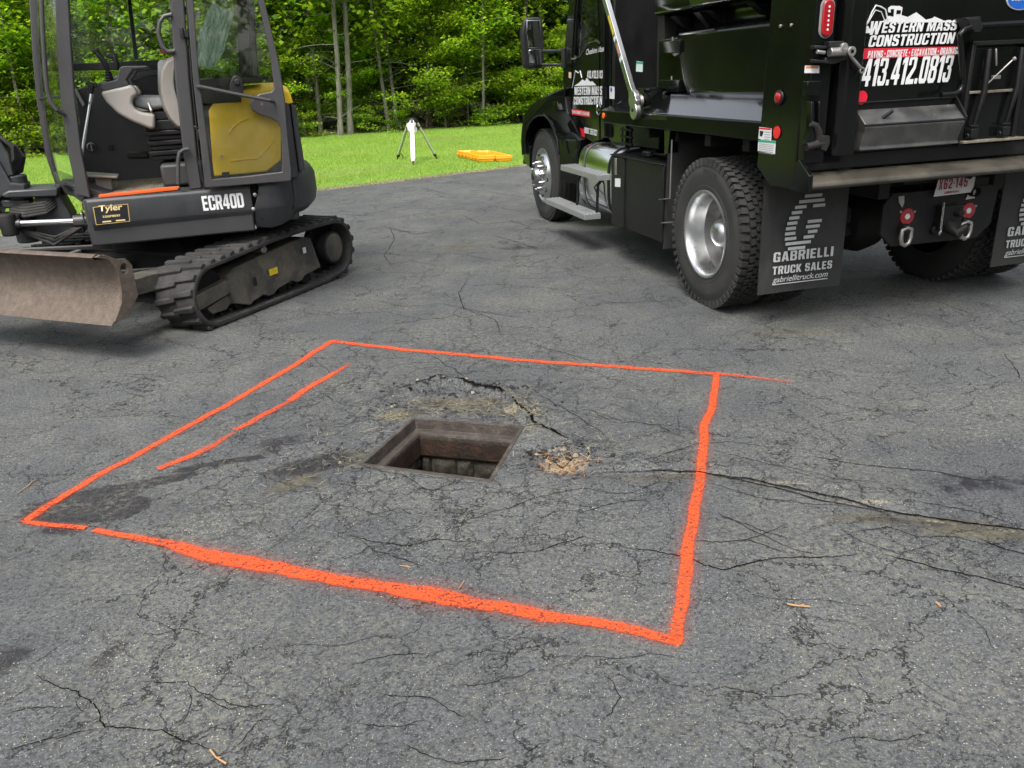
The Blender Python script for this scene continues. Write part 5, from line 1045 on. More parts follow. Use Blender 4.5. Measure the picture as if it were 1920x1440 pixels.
m_.bx(-.24, .03, .08, .46, 1.33, 1.40); m_.bx(-.22, .05, .10, .44, 1.40, 1.46); m_.box((.045, .42, 1.44), (.10, .02, .02)); obj("seat_suspension", m_, BLKP, seat, .008)
m_ = MB(); m_.bx(-.32, -.02, .04, .60, .944, 1.10); obj("seat_base", m_, DPL, EX, .02)
m_ = MB()
for k in range(7): m_.bx(-.018, -.012, .10, .30, .965 + .018 * k, .975 + .018 * k)
obj("vent_grille", m_, BLKP, EX)
m_ = MB(); m_.tube([(-.02, .47, 1.52), (-.03, .50, 1.47), (-.02, .48, 1.43)], .010, 6); m_.box((.06, .46, 1.43), (.07, .02, .02)); obj("seat_lever", m_, STEEL, EX)
# consoles with joysticks
def console(y0, y1, name):
    cb = [(0.266,1.609),(0.096,1.64),(0.07,1.65),(0.052,1.631),(0.029,1.583),(0.065,1.563),(0.082,1.528),(0.069,1.484),(0.031,1.464),(-0.052,1.444),(-0.037,1.345),(0.001,1.351),(0.106,1.406),(0.183,1.461),(0.244,1.544)]
    m_ = MB(); m_.uz(cb, y0, y1); c_ = obj(name, m_, BEIGE, EX, .02, 3)
    m_ = MB(); tp = [(0.261,1.63),(0.244,1.665),(0.151,1.682),(0.115,1.758),(0.092,1.768),(-0.062,1.765),(-0.065,1.748),(0.035,1.741),(0.088,1.679),(0.074,1.643),(0.242,1.608)]; m_.uz(tp, y0 + .01, y1 - .01); obj("armrest", m_, DPL, c_, .008, 3)
    return c_
con = console(.42, .60, "left_console")
con2 = console(-.06, .0, "right_console")
def joystick(dx, y, par, tilt=0):
    m_ = MB(); b = [(0.202,1.648),(0.191,1.735)]; x0, z0 = b[0]; x1, z1 = b[1]; pr_ = []
    for k in range(6): f = k / 5; pr_ += [(z0 + (z1 - z0) * f, .036 - .012 * f), (z0 + (z1 - z0) * (f + .1), .028 - .012 * f)]
    m_.lathe([(z, r_) for z, r_ in pr_], (x0 + dx, y, 0), 'z', 20); j = obj("joystick", m_, BLKP, par)
    m_ = MB(); q = [(0.2,1.743),(0.214,1.795),(0.232,1.837),(0.253,1.869)]; m_.tube([(x + dx, y, z) for x, z in q], [.016, .021, .020, .017], 10); m_.box((q[-1][0] + dx, y, q[-1][1] + .004), (.05, .035, .025), Matrix.Rotation(R(25), 3, 'Y')); obj("grip", m_, BLKP, j, .006)
joystick(0, .45, con)
m_ = MB(); q = [(0.173,1.754),(0.17,1.791),(0.17,1.828),(0.175,1.858)]; m_.tube([(x, -.02, z) for x, z in q], [.012, .02, .02, .018], 10); m_.box((q[-1][0] + .015, -.02, q[-1][1]), (.075, .03, .026)); obj("grip", m_, BLKP, con2, .006)
# dark right hand inner panel
m_ = MB(); m_.uz([(0.505,1.633),(0.284,1.685),(0.108,1.754),(-0.191,1.758),(-0.188,1.474)] + [(-.32, 1.2), (-.32, .93), (.62, .93), (.60, 1.15), (.52, 1.40)], -.20, -.165); ip = obj("inner_panel", m_, DPL, EX, .008)
m_ = MB(); m_.uz([(0.29,1.662),(0.158,1.687),(-0.154,1.72),(-0.118,1.478),(0.131,1.432),(0.256,1.478)], -.165, -.13); obj("panel_trim", m_, BLKP, ip, .008); m_ = MB(); m_.uz([(0.229,1.162),(0.087,1.152),(0.077,1.103),(0.239,1.11)], -.165, -.15); obj("panel_trim", m_, BLKP, ip, .008)
m_ = MB(); c_ = [(0.473,1.213)][0]; m_.lathe([(0, .028), (.006, .034), (.012, .028)], (c_[0], -.15, c_[1]), seg=24); m_.box((c_[0], -.142, c_[1]), (.008, .006, .05)); obj("key_dial", m_, STEEL, ip)
m_ = MB(); c_ = [(0.34,1.2)][0]; m_.lathe([(0, .001), (0, .022), (.01, .020), (.01, .001)], (c_[0], -.16, c_[1]), seg=24); obj("socket", m_, BLKP, ip)
m_ = MB(); m_.uz([(0.507,1.63),(0.485,1.632),(0.452,1.524),(0.474,1.509)], -.16, -.14); m_.uz([(0.524,1.55),(0.502,1.549),(0.505,1.534),(0.527,1.535)], -.14, -.135); obj("display", m_, STEEL, ip, .004)
# travel levers and pedals
for dy, nm in ((0, 0),):
    m_ = MB(); q = [(0.333,1.602),(0.382,1.463),(0.444,1.298),(0.496,1.144)]; m_.tube([(x + dy * .1, .46 + dy, z) for x, z in q], .0135, 10); lv = obj("travel_lever", m_, CHR, EX)
    m_ = MB(); q = [(0.341,1.599),(0.323,1.654),(0.352,1.676)]; m_.tube([(x + dy * .1, .46 + dy, z) for x, z in q] , [.02, .021, .016], 10); m_.box((q[1][0] - .01 + dy * .1, .46 + dy, q[1][1] - .0), (.05, .03, .03)); obj("lever_knob", m_, BLKP, lv, .006)
m_ = MB(); m_.loft([[(.50, .40, 1.06), (.27, .40, 1.03), (.27, .40, 1.045), (.50, .40, 1.08)], [(.50, .62, 1.06), (.27, .62, 1.03), (.27, .62, 1.045), (.50, .62, 1.08)]]); m_.bx(.32, .42, .46, .56, .95, 1.04); obj("foot_pedal", m_, simple("worn_pedal", (.25, .235, .20), .7, dirt=(.3, .26, .18), dirt_amt=.6), EX, .006)
m_ = MB(); m_.loft([[(.47, .60, .944), (.30, .60, .944), (.40, .60, .99), (.46, .60, 1.02)], [(.47, .74, .944), (.36, .74, .944), (.40, .74, .97), (.46, .74, 1.0)]]); obj("heel_plate", m_, DPL, EX, .006)
m_ = MB(); q = [(-0.166,1.871),(-0.19,1.846),(-0.213,1.817)]; m_.tube([(x, .40, z) for x, z in q[:2]], .014, 10); rb_ = obj("belt_release", m_, simple("dull_red_grip", (.30, .05, .035), .5), EX)
# lettering
Wv = simple("white_decal", (.75, .76, .76), .45, var=.04)
a_, b_ = [(-0.264,0.778),(-0.547,0.77)]; block("ECR40D", Wv, EX, (a_[0], .8235, a_[1] + .002), (-1, 0, 0), (0, 0, 1), .104, abs(b_[0] - a_[0]), gap=.10)
m_ = MB(); tp = [(0.442,0.873),(0.218,0.875),(0.228,0.754),(0.447,0.75)]; m_.uz(tp, .8225, .8238); pq = obj("maker_plate", m_, GOLD, EX, label="black and gold dealer plate on the side cover")
cxp = sum(p[0] for p in tp) / 4; czp = sum(p[1] for p in tp) / 4
m_ = MB(); m_.uz([(cxp + (x - cxp) * .955, czp + (z - czp) * .93) for x, z in tp], .8235, .8244); obj("plate_field", m_, BLKP, pq)
GP = simple("gold_lettering", (.72, .56, .28), .4, var=.1)
text("Tyler", GP, pq, (tp[0][0] - .035, .8252, czp + .012), (-1, 0, 0), (0, 0, 1), .055, .150, bold=.025, shear=.1); block("EQUIPMENT", GP, pq, (tp[0][0] - .05, .8252, czp - .018), (-1, 0, 0), (0, 0, 1), .014, .110, gap=.25)
m_ = MB(); m_.bx(tp[0][0] - .03, tp[0][0] - .20, .8245, .8250, czp + .060, czp + .064) if False else None
for x0, x1 in ((.04, .095), (.125, .185)): m_.bx(tp[0][0] - x0 - .0, tp[0][0] - x1, .8245, .8252, czp - .050, czp - .041)
obj("printed_bars", m_, GP, pq)
for px_ in [(-0.632,0.862),(-0.606,0.761)]: m_ = MB(); m_.lathe([(0, .014), (.004, .014), (.008, .008), (.008, .001)], (px_[0], .823, px_[1]), seg=16); obj("cover_bolt", m_, STEEL, EX)
# ---- swing bracket, boom foot, hoses, swing cylinder
m_ = MB(); ar = [(1.051,0.963),(0.727,0.955),(0.737,0.892),(1.081,0.91),(1.104,0.936)]; m_.uz(ar, -.24, .16); m_.uz([(0.903,0.902),(0.729,0.895),(0.681,0.736),(0.694,0.671),(0.936,0.72)], -.20, .10)
m_.bx(.62, .95, -.16, .08, .60, .72); obj("swing_bracket", m_, GREY, EX, .012)
m_ = MB(); sp_ = [(1.272,1.241),(1.072,1.186),(1.028,1.013),(0.939,0.998),(0.95,0.92),(1.089,0.932),(1.133,0.897),(1.145,0.811),(1.183,0.743),(1.405,0.693)]; m_.uz(sp_, -.12, .12); m_.lathe([(.56, .001), (.56, .085), (1.06, .085), (1.06, .001)], (1.02, 0, 0), 'z', 32)
m_.uz([(1.139,0.897),(0.937,0.879),(0.939,0.84),(1.02,0.831),(1.126,0.833)], -.10, .10); sw = obj("swing_post", m_, GREY, EX, .012)
m_ = MB(); m_.lathe([(.66, .001), (.66, .055), (.80, .06), (.82, .05), (.82, .001)], (1.075, .30, 0), 'z', 24); m_.bx(1.0, 1.15, .0, .30, .71, .80); obj("cylinder_boss", m_, UNDER, sw, .01)
m_ = MB(); q = [(0.999,0.74),(0.652,0.721)]; m_.tube([(q[0][0], .30, q[0][1]), (q[1][0] - .02, .30, q[1][1])], .024, 20); obj("cylinder_rod", m_, CHR, EX)
m_ = MB(); m_.tube([(q[0][0] + .05, .30, q[0][1]), (q[0][0] - .005, .30, q[0][1])], .032, 16); m_.tube([(q[1][0] + .0, .30, q[1][1]), (q[1][0] - .35, .30, q[1][1])], .045, 20); obj("cylinder_barrel", m_, simple("worn_cylinder", (.07, .068, .066), .35, metal=.4), EX, .004)
m_ = MB()
for k in range(5):
    dz = .018 * k; m_.tube([(1.08, .05 + .02 * k, .86 - dz), (.98, .12 + .02 * k, .845 - dz), (.84, .14 + .01 * k, .855 - dz), (.76, .08, .90 - dz), (.76, .04, .96)], .013, 8)
for k in range(6):
    m_.tube([(1.16, .02 * k - .04, 1.28 + .012 * k), (1.05, .02 * k - .04, 1.30 + .01 * k), (.97, .02 * k - .04, 1.26), (.93 + .01 * k, .02 * k - .04, 1.18), (.97 + .01 * k, .02 * k - .04, 1.08 + .012 * k), (1.07, .02 * k - .03, 1.05)], .016, 8)
    m_.tube([(1.2, .02 * k - .04, 1.22), (1.06, .02 * k - .04, 1.235 - .01 * k), (1.0, .02 * k - .05, 1.15), (1.04, .02 * k - .02, 1.06)], .014, 8)
obj("hydraulic_hose", m_, RUB, EX)
m_ = MB(); bm_ = [(1.00, 1.06), (1.0, 1.22), (1.12, 1.55), (1.45, 2.2), (1.9, 2.75), (2.5, 2.9), (2.52, 2.72), (2.05, 2.52), (1.65, 2.0), (1.30, 1.3), (1.25, 1.05)]; m_.uz(bm_, -.09, .09); m_.uz([(2.44, 2.9), (2.6, 2.95), (2.85, 1.5), (2.78, 1.1), (2.68, 1.1), (2.5, 2.0)], -.07, .07); m_.tube([(1.35, 0, 1.25), (2.0, 0, 2.35)], .05, 12); m_.loft([[(2.6, y, 1.15), (3.0, y, 1.1), (3.05, y, .7), (2.7, y, .55), (2.5, y, .8)] for y in (-.25, .25)]); obj("boom", m_, YEL, EX, .01)
bo = bpy.data.objects["boom"]; bo.data.materials[0] = GREY
# clear plastic bag hanging in the cab behind the door glass
def bag_mat():
    m, t, p = new_mat("thin_plastic_film"); v = texco(t); mp = nd(t, "Mapping"); mp.inputs["Rotation"].default_value = (0, R(20), 0); mp.inputs["Scale"].default_value = (1, 1, .15); lk(t, v, mp.inputs[0]); n = tnoise(t, mp.outputs[0], 55, 5, .65, 1.0)
    lk(t, ramp(t, n.outputs[0], [(.35, (.38, .62, .55)), (.6, (.80, .97, .91))]), p.inputs["Base Color"]); p.inputs["Roughness"].default_value = .3
    lk(t, ramp(t, n.outputs[0], [(.3, .55), (.65, .96)]), p.inputs["Alpha"]); lk(t, bump(t, n.outputs[0], 1, .01), p.inputs["Normal"]); return m
bg_l = [(-0.555,2.148),(-0.508,2.092),(-0.464,1.998),(-0.43,1.959),(-0.401,1.83),(-0.38,1.748)]; bg_r = [(-0.591,2.13),(-0.68,2.095),(-0.679,2.062),(-0.647,1.994),(-0.58,1.841),(-0.498,1.733)]
def bagf(i, j):
    n_ = len(bg_l) - 1; k = min(n_ - 1e-6, j * n_); a = int(k); f = k - a
    l = Vector(bg_l[a]).lerp(Vector(bg_l[a + 1]), f); r_ = Vector(bg_r[a]).lerp(Vector(bg_r[a + 1]), f); p_ = l.lerp(r_, i)
    return (p_.x, .66 + .05 * math.sin(i * 3.14) * (1 - .5 * j) + .018 * noise.noise(Vector((i * 9, j * 2.2, 0))) + .01 * noise.noise(Vector((i * 22, j * 4, 3))), p_.y)
m_ = MB(); m_.grid(bagf, 40, 40); m_.grid(lambda i, j: (bagf(i, j)[0], 1.28 - bagf(i, j)[1], bagf(i, j)[2]), 40, 40); bgo = obj("plastic_bag", m_, bag_mat(), None, ang=180)
bgo.matrix_world = EX.matrix_basis.copy(); bgo.location = EX.location; bgo.rotation_euler = EX.rotation_euler; tag(bgo, "crumpled clear plastic bag hanging in the excavator cab", "plastic bag")

# small fittings
for z in (1.02, 1.30, 1.95):
    m_ = MB(); m_.tube([(-.325, .835, z - .035), (-.325, .835, z + .035)], .014, 10); m_.box((-.345, .83, z), (.04, .02, .05)); obj("door_hinge", m_, BLKP, EX, .003)
for x, z in ((.30, .66), (.02, .655), (-.30, .655), (-.55, .70), (-.66, .87), (-.66, .68)):
    m_ = MB(); yy = .822 if z > .75 else .822 - (.76 - z) * .62; m_.lathe([(0, .009), (.005, .009), (.006, .005), (.006, .001)], (x, yy, z), seg=12); obj("cover_screw", m_, BLKP, EX)
m_ = MB()
for k, dy in enumerate((-.05, .0, .05)): m_.tube([(.62, .12 + dy, .66), (.82, .22 + dy, .60 - .02 * k), (1.0, .18 + dy, .66), (1.1, .10 + dy, .74)], .012, 8)
obj("hydraulic_hose", m_, RUB, EX)
m_ = MB(); m_.tube([(-.58, .80, .965), (-.80, .80, .972)], .006, 6); obj("trim_strip", m_, BLKP, EX)
m_ = MB(); m_.uz([(-.90, .80), (-.86, .80), (-.86, .815), (-.90, .815)], .70, .71) ; obj("small_plate", m_, STEEL, EX)

# ================================================================ dump truck. local axes: x forward, y left (towards the basin), z up; origin under the rear axle
TR = empty("dump_truck", (2.565, 5.978, 0), R(90 + 14.62), "black single rear axle dump truck seen from its left rear corner", "dump truck")
def side(poly, w0, w1, name, mat, parent=None, bev=.004, sg=2, holes=(), **k): m_ = MB(); m_.uz(poly, w0, w1, *holes); return obj(name, m_, mat, parent or TR, bev, sg, **k)
# ---- wheels
def tyre(parent, drive, lettering=None, label=None):
    """tyre with its outer sidewall at local y=0, axis along y, centre at origin, body towards -y"""
    Rt, W_ = .515, .275; m_ = MB()
    pr_ = [(-.020, .296), (-.004, .305), (.0, .335), (-.002, .338), (-.001, .345), (.004, .40), (.002, .44), (-.006, .455), (-.007, .475), (-.016, .49), (-.022, .497), (-.030, .500)]
    inn = [(-W_ - t, r_) for t, r_ in pr_][::-1]
    tread = [(-.05, .501), (-.09, .502), (-.14, .503), (-.19, .502), (-.23, .501)]
    m_.lathe(pr_ + tread + inn, (0, 0, 0), 'y', 72)
    if drive:
        n = 56
        for k in range(n):
            for j, (ya, yb, off, hgt, wd) in enumerate(((-.004, -.052, 0, .016, .034), (-.060, -.100, .5, .014, .036), (-.106, -.134, .0, .014, .038), (-.141, -.169, .5, .014, .038), (-.175, -.215, .0, .014, .036), (-.223, -.271, .5, .016, .034))):
                a = (k + off) / n * 2 * math.pi; r0 = .497; M_ = Matrix.Rotation(-a, 3, 'Y') @ Matrix.Rotation(R(8 if j % 2 else -8), 3, 'X')
                c_ = Vector((math.cos(a) * (r0 + hgt / 2), (ya + yb) / 2, math.sin(a) * (r0 + hgt / 2))); m_.box(c_, (hgt + .008, abs(yb - ya), wd), M_)
            # shoulder notches
            a = k / n * 2 * math.pi; m_.box((math.cos(a) * .484, -.010, math.sin(a) * .484), (.034, .016, .030), Matrix.Rotation(-a, 3, 'Y'))
    else:
        for y_ in (-.03, -.085, -.14, -.195, -.25): m_.lathe([(y_ - .019, .500), (y_ - .017, .513), (y_ + .017, .513), (y_ + .019, .500)], (0, 0, 0), 'y', 72)
    vs = []
    for (x, y, z) in m_.v: vs.append((x, y, max(z, -.4975 if z > -.6 else z)))
    m_.v = vs
    t_ = obj("tyre", m_, TYRE, parent, ang=28)
    if lettering:
        tx = text(lettering, simple("sidewall_letters", (.035, .035, .035), .5), t_, (0, 0, 0), (1, 0, 0), (0, 1, 0), .042, .20, bold=.03, name="sidewall_lettering"); me = tx.data
        bm = bmesh.new(); bm.from_mesh(me); bmesh.ops.subdivide_edges(bm, edges=bm.edges, cuts=2); bm.to_mesh(me); bm.free()
        for v in me.vertices:
            a = R(97) + (v.co.x - .10) / .43; r_ = .405 + v.co.y; v.co = (r_ * math.cos(a), .0035 + .0015, r_ * math.sin(a))
    return t_
def dual_wheel(x, ysign, label=None):
    """outer and inner wheel of the rear axle at y = +-1.22"""
    e = bpy.data.objects.new("rear_wheel", None); COL.objects.link(e); e.parent = TR; e.location = (x, 1.22 * ysign, .5); e.rotation_euler = (0, 0, 0 if ysign > 0 else math.pi)
    if ysign > 0: e["label"] = "outer rear wheel with deep polished dish"
    tyre(e, True, "KDN2" if ysign > 0 else None)
    m_ = MB(); m_.lathe([(-.030, .300), (.002, .305), (.006, .298), (.004, .288), (-.012, .277), (-.06, .272), (-.13, .262), (-.14, .259)], (0, 0, 0), 'y', 72)
    rim = obj("rim", m_, ALU, e, ang=50)
    m_ = MB(); m_.lathe([(-.139, .2592), (-.20, .250), (-.235, .232), (-.242, .20), (-.242, .135), (-.242, .10)], (0, 0, 0), 'y', 72); obj("rim_disc", m_, DISH, rim, ang=50)
    m_ = MB()
    for k in range(10): a = k * .6283 + .1; m_.lathe([(0, .001), (0, .028), (.002, .028)], (.205 * math.cos(a), -.2405, .205 * math.sin(a)), seg=20)
    obj("hand_hole", m_, BLKP, rim)
    m_ = MB(); m_.lathe([(-.242, .135), (-.225, .130), (-.222, .108), (-.14, .100), (-.105, .088), (-.082, .062), (-.073, .03), (-.071, .001)], (0, 0, 0), 'y', 48); obj("hub", m_, ALU, e, ang=50)
    m_ = MB()
    for k in range(10): a = k * .6283 + .4; m_.lathe([(-.242, .018), (-.212, .017), (-.207, .012), (-.207, .001)], (.150 * math.cos(a), 0, .150 * math.sin(a)), seg=12)
    obj("lug_nut", m_, ALU, e)
    f = bpy.data.objects.new("inner_wheel", None); COL.objects.link(f); f.parent = TR; f.location = (x, .89 * ysign, .5); f.rotation_euler = (0, 0, 0 if ysign > 0 else math.pi)
    tyre(f, True); m_ = MB(); m_.lathe([(-.26, .28), (-.2, .27), (-.10, .25), (.0, .29), (-.02, .30)], (0, 0, 0), 'y', 48); m_.disc((0, -.06, 0), .26, t=.02); obj("rim", m_, UNDER, f)
    return e
dual_wheel(0, 1); dual_wheel(0, -1)
def front_wheel(ysign):
    e = bpy.data.objects.new("front_wheel", None); COL.objects.link(e); e.parent = TR; e.location = (4.024, 1.12 * ysign, .5); e.rotation_euler = (0, 0, 0 if ysign > 0 else math.pi)
    tyre(e, False); m_ = MB()
    m_.lathe([(-.030, .300), (.002, .305), (.006, .298), (.004, .288), (-.012, .278), (-.030, .268), (-.015, .25), (.02, .235), (.035, .20), (.04, .165), (.04, .10)], (0, 0, 0), 'y', 72); rim = obj("rim", m_, ALU, e, ang=50)
    m_ = MB()
    for k in range(10): a = k * .6283 + .1; m_.lathe([(0, .026), (.004, .029), (.004, .027), (-.02, .022), (-.02, .001)], (.213 * math.cos(a), .0300, .213 * math.sin(a)), seg=20)
    obj("hand_hole", m_, BLKP, rim)
    m_ = MB(); m_.lathe([(.04, .125), (.06, .120), (.065, .10), (.115, .085), (.122, .075), (.122, .001)], (0, 0, 0), 'y', 40); h_ = obj("hub", m_, NUT, e, ang=40)
    m_ = MB(); m_.lathe([(.122, .045), (.128, .042), (.128, .001)], (0, 0, 0), 'y', 24); obj("hub_cap", m_, BLKP, h_)
    m_ = MB()
    for k in range(10): a = k * .6283 + .4; m_.lathe([(.04, .022), (.062, .021), (.066, .017), (.092, .016), (.102, .011), (.106, .001)], (.150 * math.cos(a), 0, .150 * math.sin(a)), seg=14)
    obj("lug_nut", m_, NUT, e, ang=50)
front_wheel(1); front_wheel(-1)
m_ = MB(); m_.tube([(0, -.95, .5), (0, .95, .5)], .075, 16); m_.lathe([(-.22, .07), (-.12, .2), (.0, .23), (.12, .2), (.22, .07)], (0, 0, .5), 'y', 24); m_.tube([(0, 0, .52), (2.6, 0, .75)], .05, 12)
for s_ in (-1, 1):
    m_.bx(-.55, .55, s_ * .50 - .04, s_ * .50 + .04, .60, .70); m_.bx(-.10, .10, s_ * .50 - .05, s_ * .50 + .05, .42, .75); m_.tube([(-.45, s_ * .40, .5), (-.20, s_ * .42, .85)], .03, 10)
obj("rear_axle", m_, UNDER, TR, .004)
m_ = MB(); m_.tube([(4.024, -.9, .5), (4.024, .9, .5)], .055, 12); m_.bx(3.5, 4.6, .38, .46, .62, .68); m_.bx(3.5, 4.6, -.46, -.38, .62, .68); obj("front_axle", m_, UNDER, TR)
m_ = MB()
for s_ in (-1, 1): m_.bx(-.80, 4.75, s_ * .43 - .04, s_ * .43 + .04, .78, 1.04)
for x in (-.5, .6, 1.6, 2.6, 3.6): m_.bx(x, x + .1, -.42, .42, .80, 1.02)
m_.bx(.7, 2.3, -.35, .35, .55, 1.0); m_.bx(3.0, 4.3, -.38, .38, .6, 1.2); m_.bx(-.35, .45, -.35, .35, .86, 1.08); obj("chassis_frame", m_, UNDER, TR, .006)
# ---- dump body
BD = bpy.data.objects.new("dump_body", None); COL.objects.link(BD); BD.parent = TR
m_ = MB()
# lower side panel, ledge, recess, upper board: a cross-section run along the body
for s_ in (1, -1):
    m_ = MB(); sec = [(1.20, 1.16), (1.226, 1.17), (1.218, 1.268), (1.210, 1.277), (1.052, 1.412), (1.040, 1.425), (1.040, 1.815), (1.020, 1.835), (.905, 1.862), (.895, 1.88), (.895, 1.945), (.90, 1.955), (1.04, 1.975), (1.065, 1.99), (1.085, 2.05), (1.085, 2.50), (1.14, 2.52), (1.14, 2.60), (.98, 2.60), (.85, 2.30), (.80, 1.30), (.80, 1.16)]
    m_.loft([[(x, y * s_, z) for y, z in sec] for x in (-.66, .62)])
    sec2 = [(1.20, 1.16), (1.222, 1.17), (1.222, 1.268), (1.212, 1.275), (1.02, 1.385), (.985, 1.42), (.985, 1.80), (.965, 1.82), (.88, 1.85), (.87, 1.88), (.87, 1.935), (.88, 1.95), (1.02, 1.985), (1.03, 2.0), (1.03, 2.05), (1.03, 2.50), (1.14, 2.52), (1.14, 2.60), (.98, 2.60), (.85, 2.30), (.80, 1.30), (.80, 1.16)]
    m_.loft([[(.622, y * s_, z) for y, z in sec2], [(1.30, y * s_, z) for y, z in sec2]])
    m_.uz([(.56, 1.405), (.56, 1.828), (.83, 1.822), (.845, 1.80), (.80, 1.66), (.73, 1.50), (.64, 1.41)], 1.0405 * s_, .97 * s_)
    bs = obj("body_side", m_, BLACK, BD, .010, 3); bs_left = bs if s_ == 1 else bs_left
bs = bs_left
m_ = MB(); m_.bx(-.66, 1.32, -.9, .9, 1.20, 1.36); m_.bx(1.22, 1.34, -.98, .98, 1.30, 2.60); m_.bx(-.95, 1.9, -.47, -.37, 1.06, 1.20); m_.bx(-.95, 1.9, .37, .47, 1.06, 1.20)
for x in (-.4, .1, .6, 1.1): m_.bx(x, x + .08, -1.15, 1.15, 1.08, 1.19)
obj("body_floor", m_, UNDER, BD, .006)
m_ = MB(); m_.loft([[(x, 1.211 * 1, 1.2785), (x, 1.052, 1.4135), (x, 1.050, 1.411), (x, 1.209, 1.276)] for x in (-.655, .90)]); obj("shelf_face", m_, SHELF, bs)
m_ = MB(); m_.tube([(.64, 1.041, 1.415), (.73, 1.041, 1.50), (.80, 1.041, 1.66), (.845, 1.041, 1.80), (.82, 1.041, 1.822), (.3, 1.04, 1.824)], .008, 6)
obj("panel_edge", m_, BLACK, bs)
# small braces under the upper board
for x, h_ in ((1.0, .07), (.62, .09), (.45, .06), (-.1, .06)):
    m_ = MB(); m_.loft([[(x - .045, 1.02, 1.955), (x + .045, 1.02, 1.955), (x + .03, .92, 1.955 - h_ - .01), (x - .03, .92, 1.955 - h_ - .01)], [(x - .045, .88, 1.955), (x + .045, .88, 1.955), (x + .03, .88, 1.955 - h_ - .01), (x - .03, .88, 1.955 - h_ - .01)]]); obj("brace", m_, BLKM, BD, .003)
# front corner: bulkhead brackets
for z0 in (1.425, 1.70):
    m_ = MB(); m_.bx(.78, 1.06, .985, 1.06, z0, z0 + .085); m_.bx(1.06, 1.20, .985, 1.03, z0 + .01, z0 + .085); m_.uz([(.78, z0), (.98, z0), (.90, z0 - .03)], .99, 1.04); obj("ladder_bracket", m_, BLACK, BD, .004)
    m_ = MB(); m_.tube([(.93, 1.045, z0 + .08), (.93, 1.045, z0 + .11)], .006, 8); obj("bracket_bolt", m_, STEEL, BD)
# long side rail running forward past the body, sloped nose, hoist pivot gusset
rail = [(-0.606,1.267),(-0.612,1.169),(0.208,1.181),(1.87,1.17),(1.959,1.274),(1.857,1.321)]
m_ = MB(); m_.loft([[(-.66, 1.10, 1.17), (-.66, 1.228, 1.17), (-.66, 1.219, 1.270), (-.66, 1.205, 1.278), (-.66, 1.10, 1.272)], [(1.88, 1.10, 1.17), (1.88, 1.228, 1.17), (1.88, 1.219, 1.270), (1.88, 1.205, 1.278), (1.88, 1.10, 1.272)], [(1.972, 1.10, 1.255), (1.972, 1.222, 1.255), (1.972, 1.219, 1.268), (1.972, 1.205, 1.272), (1.972, 1.10, 1.270)]]); m_.loft([[(.9, 1.222, 1.270), (.9, 1.05, 1.40), (.9, .95, 1.40), (.9, .95, 1.2)], [(1.80, 1.222, 1.270), (1.66, 1.06, 1.385), (1.66, .95, 1.385), (1.80, .95, 1.2)], [(1.965, 1.222, 1.268), (1.90, 1.10, 1.30), (1.90, .95, 1.30), (1.965, .95, 1.2)]]); obj("side_rail", m_, BLACK, BD, .005, 3)
m_ = MB(); m_.loft([[(1.26, 1.08, 1.30), (1.26, 1.19, 1.30), (1.20, 1.19, 1.445), (1.20, 1.08, 1.445)], [(1.02, 1.08, 1.30), (1.02, 1.16, 1.30), (1.00, 1.19, 1.46), (1.00, 1.08, 1.46)]]); m_.bx(1.0, 1.32, 1.06, 1.20, 1.440, 1.452); obj("arm_bracket", m_, BLACK, BD, .004)
m_ = MB(); m_.tube([(1.16, 1.15, 1.36), (1.16, 1.24, 1.36)], .03, 16)
for k in range(4): m_.lathe([(0, .045), (.008, .050), (.016, .045)], (1.16, 1.185 + .012 * k, 1.36), seg=20)
obj("tension_spring", m_, STEEL, BD)
# aluminium tarp arm
m_ = MB(); c0 = [(1.13,1.377)][0]; c1 = [(1.791,2.219)][0]; cl = [(1.107,1.291)][0]
d_ = (Vector((c1[0], 0, c1[1])) - Vector((c0[0], 0, c0[1]))); L_ = d_.length; d_.normalize()
n_ = Vector((-d_.z, 0, d_.x)); P0 = Vector((c0[0], 1.262, c0[1]))
m_.lathe([(-.024, .001), (-.024, .062), (-.019, .068), (.019, .068), (.024, .062), (.024, .001)], (c0[0], 1.262, c0[1] + .0), seg=40)
m_.lathe([(-.024, .001), (-.024, .058), (-.019, .064), (.019, .064), (.024, .058), (.024, .001)], (cl[0], 1.262, cl[1]), seg=40)
m_.loft([[P0 + n_ * a + Vector((0, b, 0)) + d_ * s_ for a, b in ((-w_, -.02), (-w_, .02), (w_, .02), (w_, -.02))] for s_, w_ in ((-.06, .062), (.02, .045), (.10, .030), (L_ + 1.2, .027))]); ta = obj("tarp_arm", m_, ALU, BD, .005, 3)
m_ = MB(); m_.lathe([(.024, .001), (.024, .016), (.030, .014), (.030, .001)], (cl[0], 1.262, cl[1] + .01), seg=16); obj("pivot_bolt", m_, UNDER, ta)
def arm_label(s0, s1, w0, w1, mat, nm="sticker", **k):
    m_ = MB(); m_.loft([[P0 + n_ * a + Vector((0, b, 0)) + d_ * s for a, b in ((w0, .0202), (w0, .0212), (w1, .0212), (w1, .0202))] for s in (s0, s1)]); obj(nm, m_, mat, ta, **k)
arm_label(.62, .80, -.012, .012, YEL2, label="yellow warning label on the tarp arm"); arm_label(.42, .52, -.008, .014, simple("faded_red", (.6, .22, .2), .5), label="faded red label on the tarp arm"); arm_label(.36, .40, -.02, .02, simple("pale_label", (.6, .72, .72), .5)); arm_label(.56, .60, -.02, .02, WHITE)
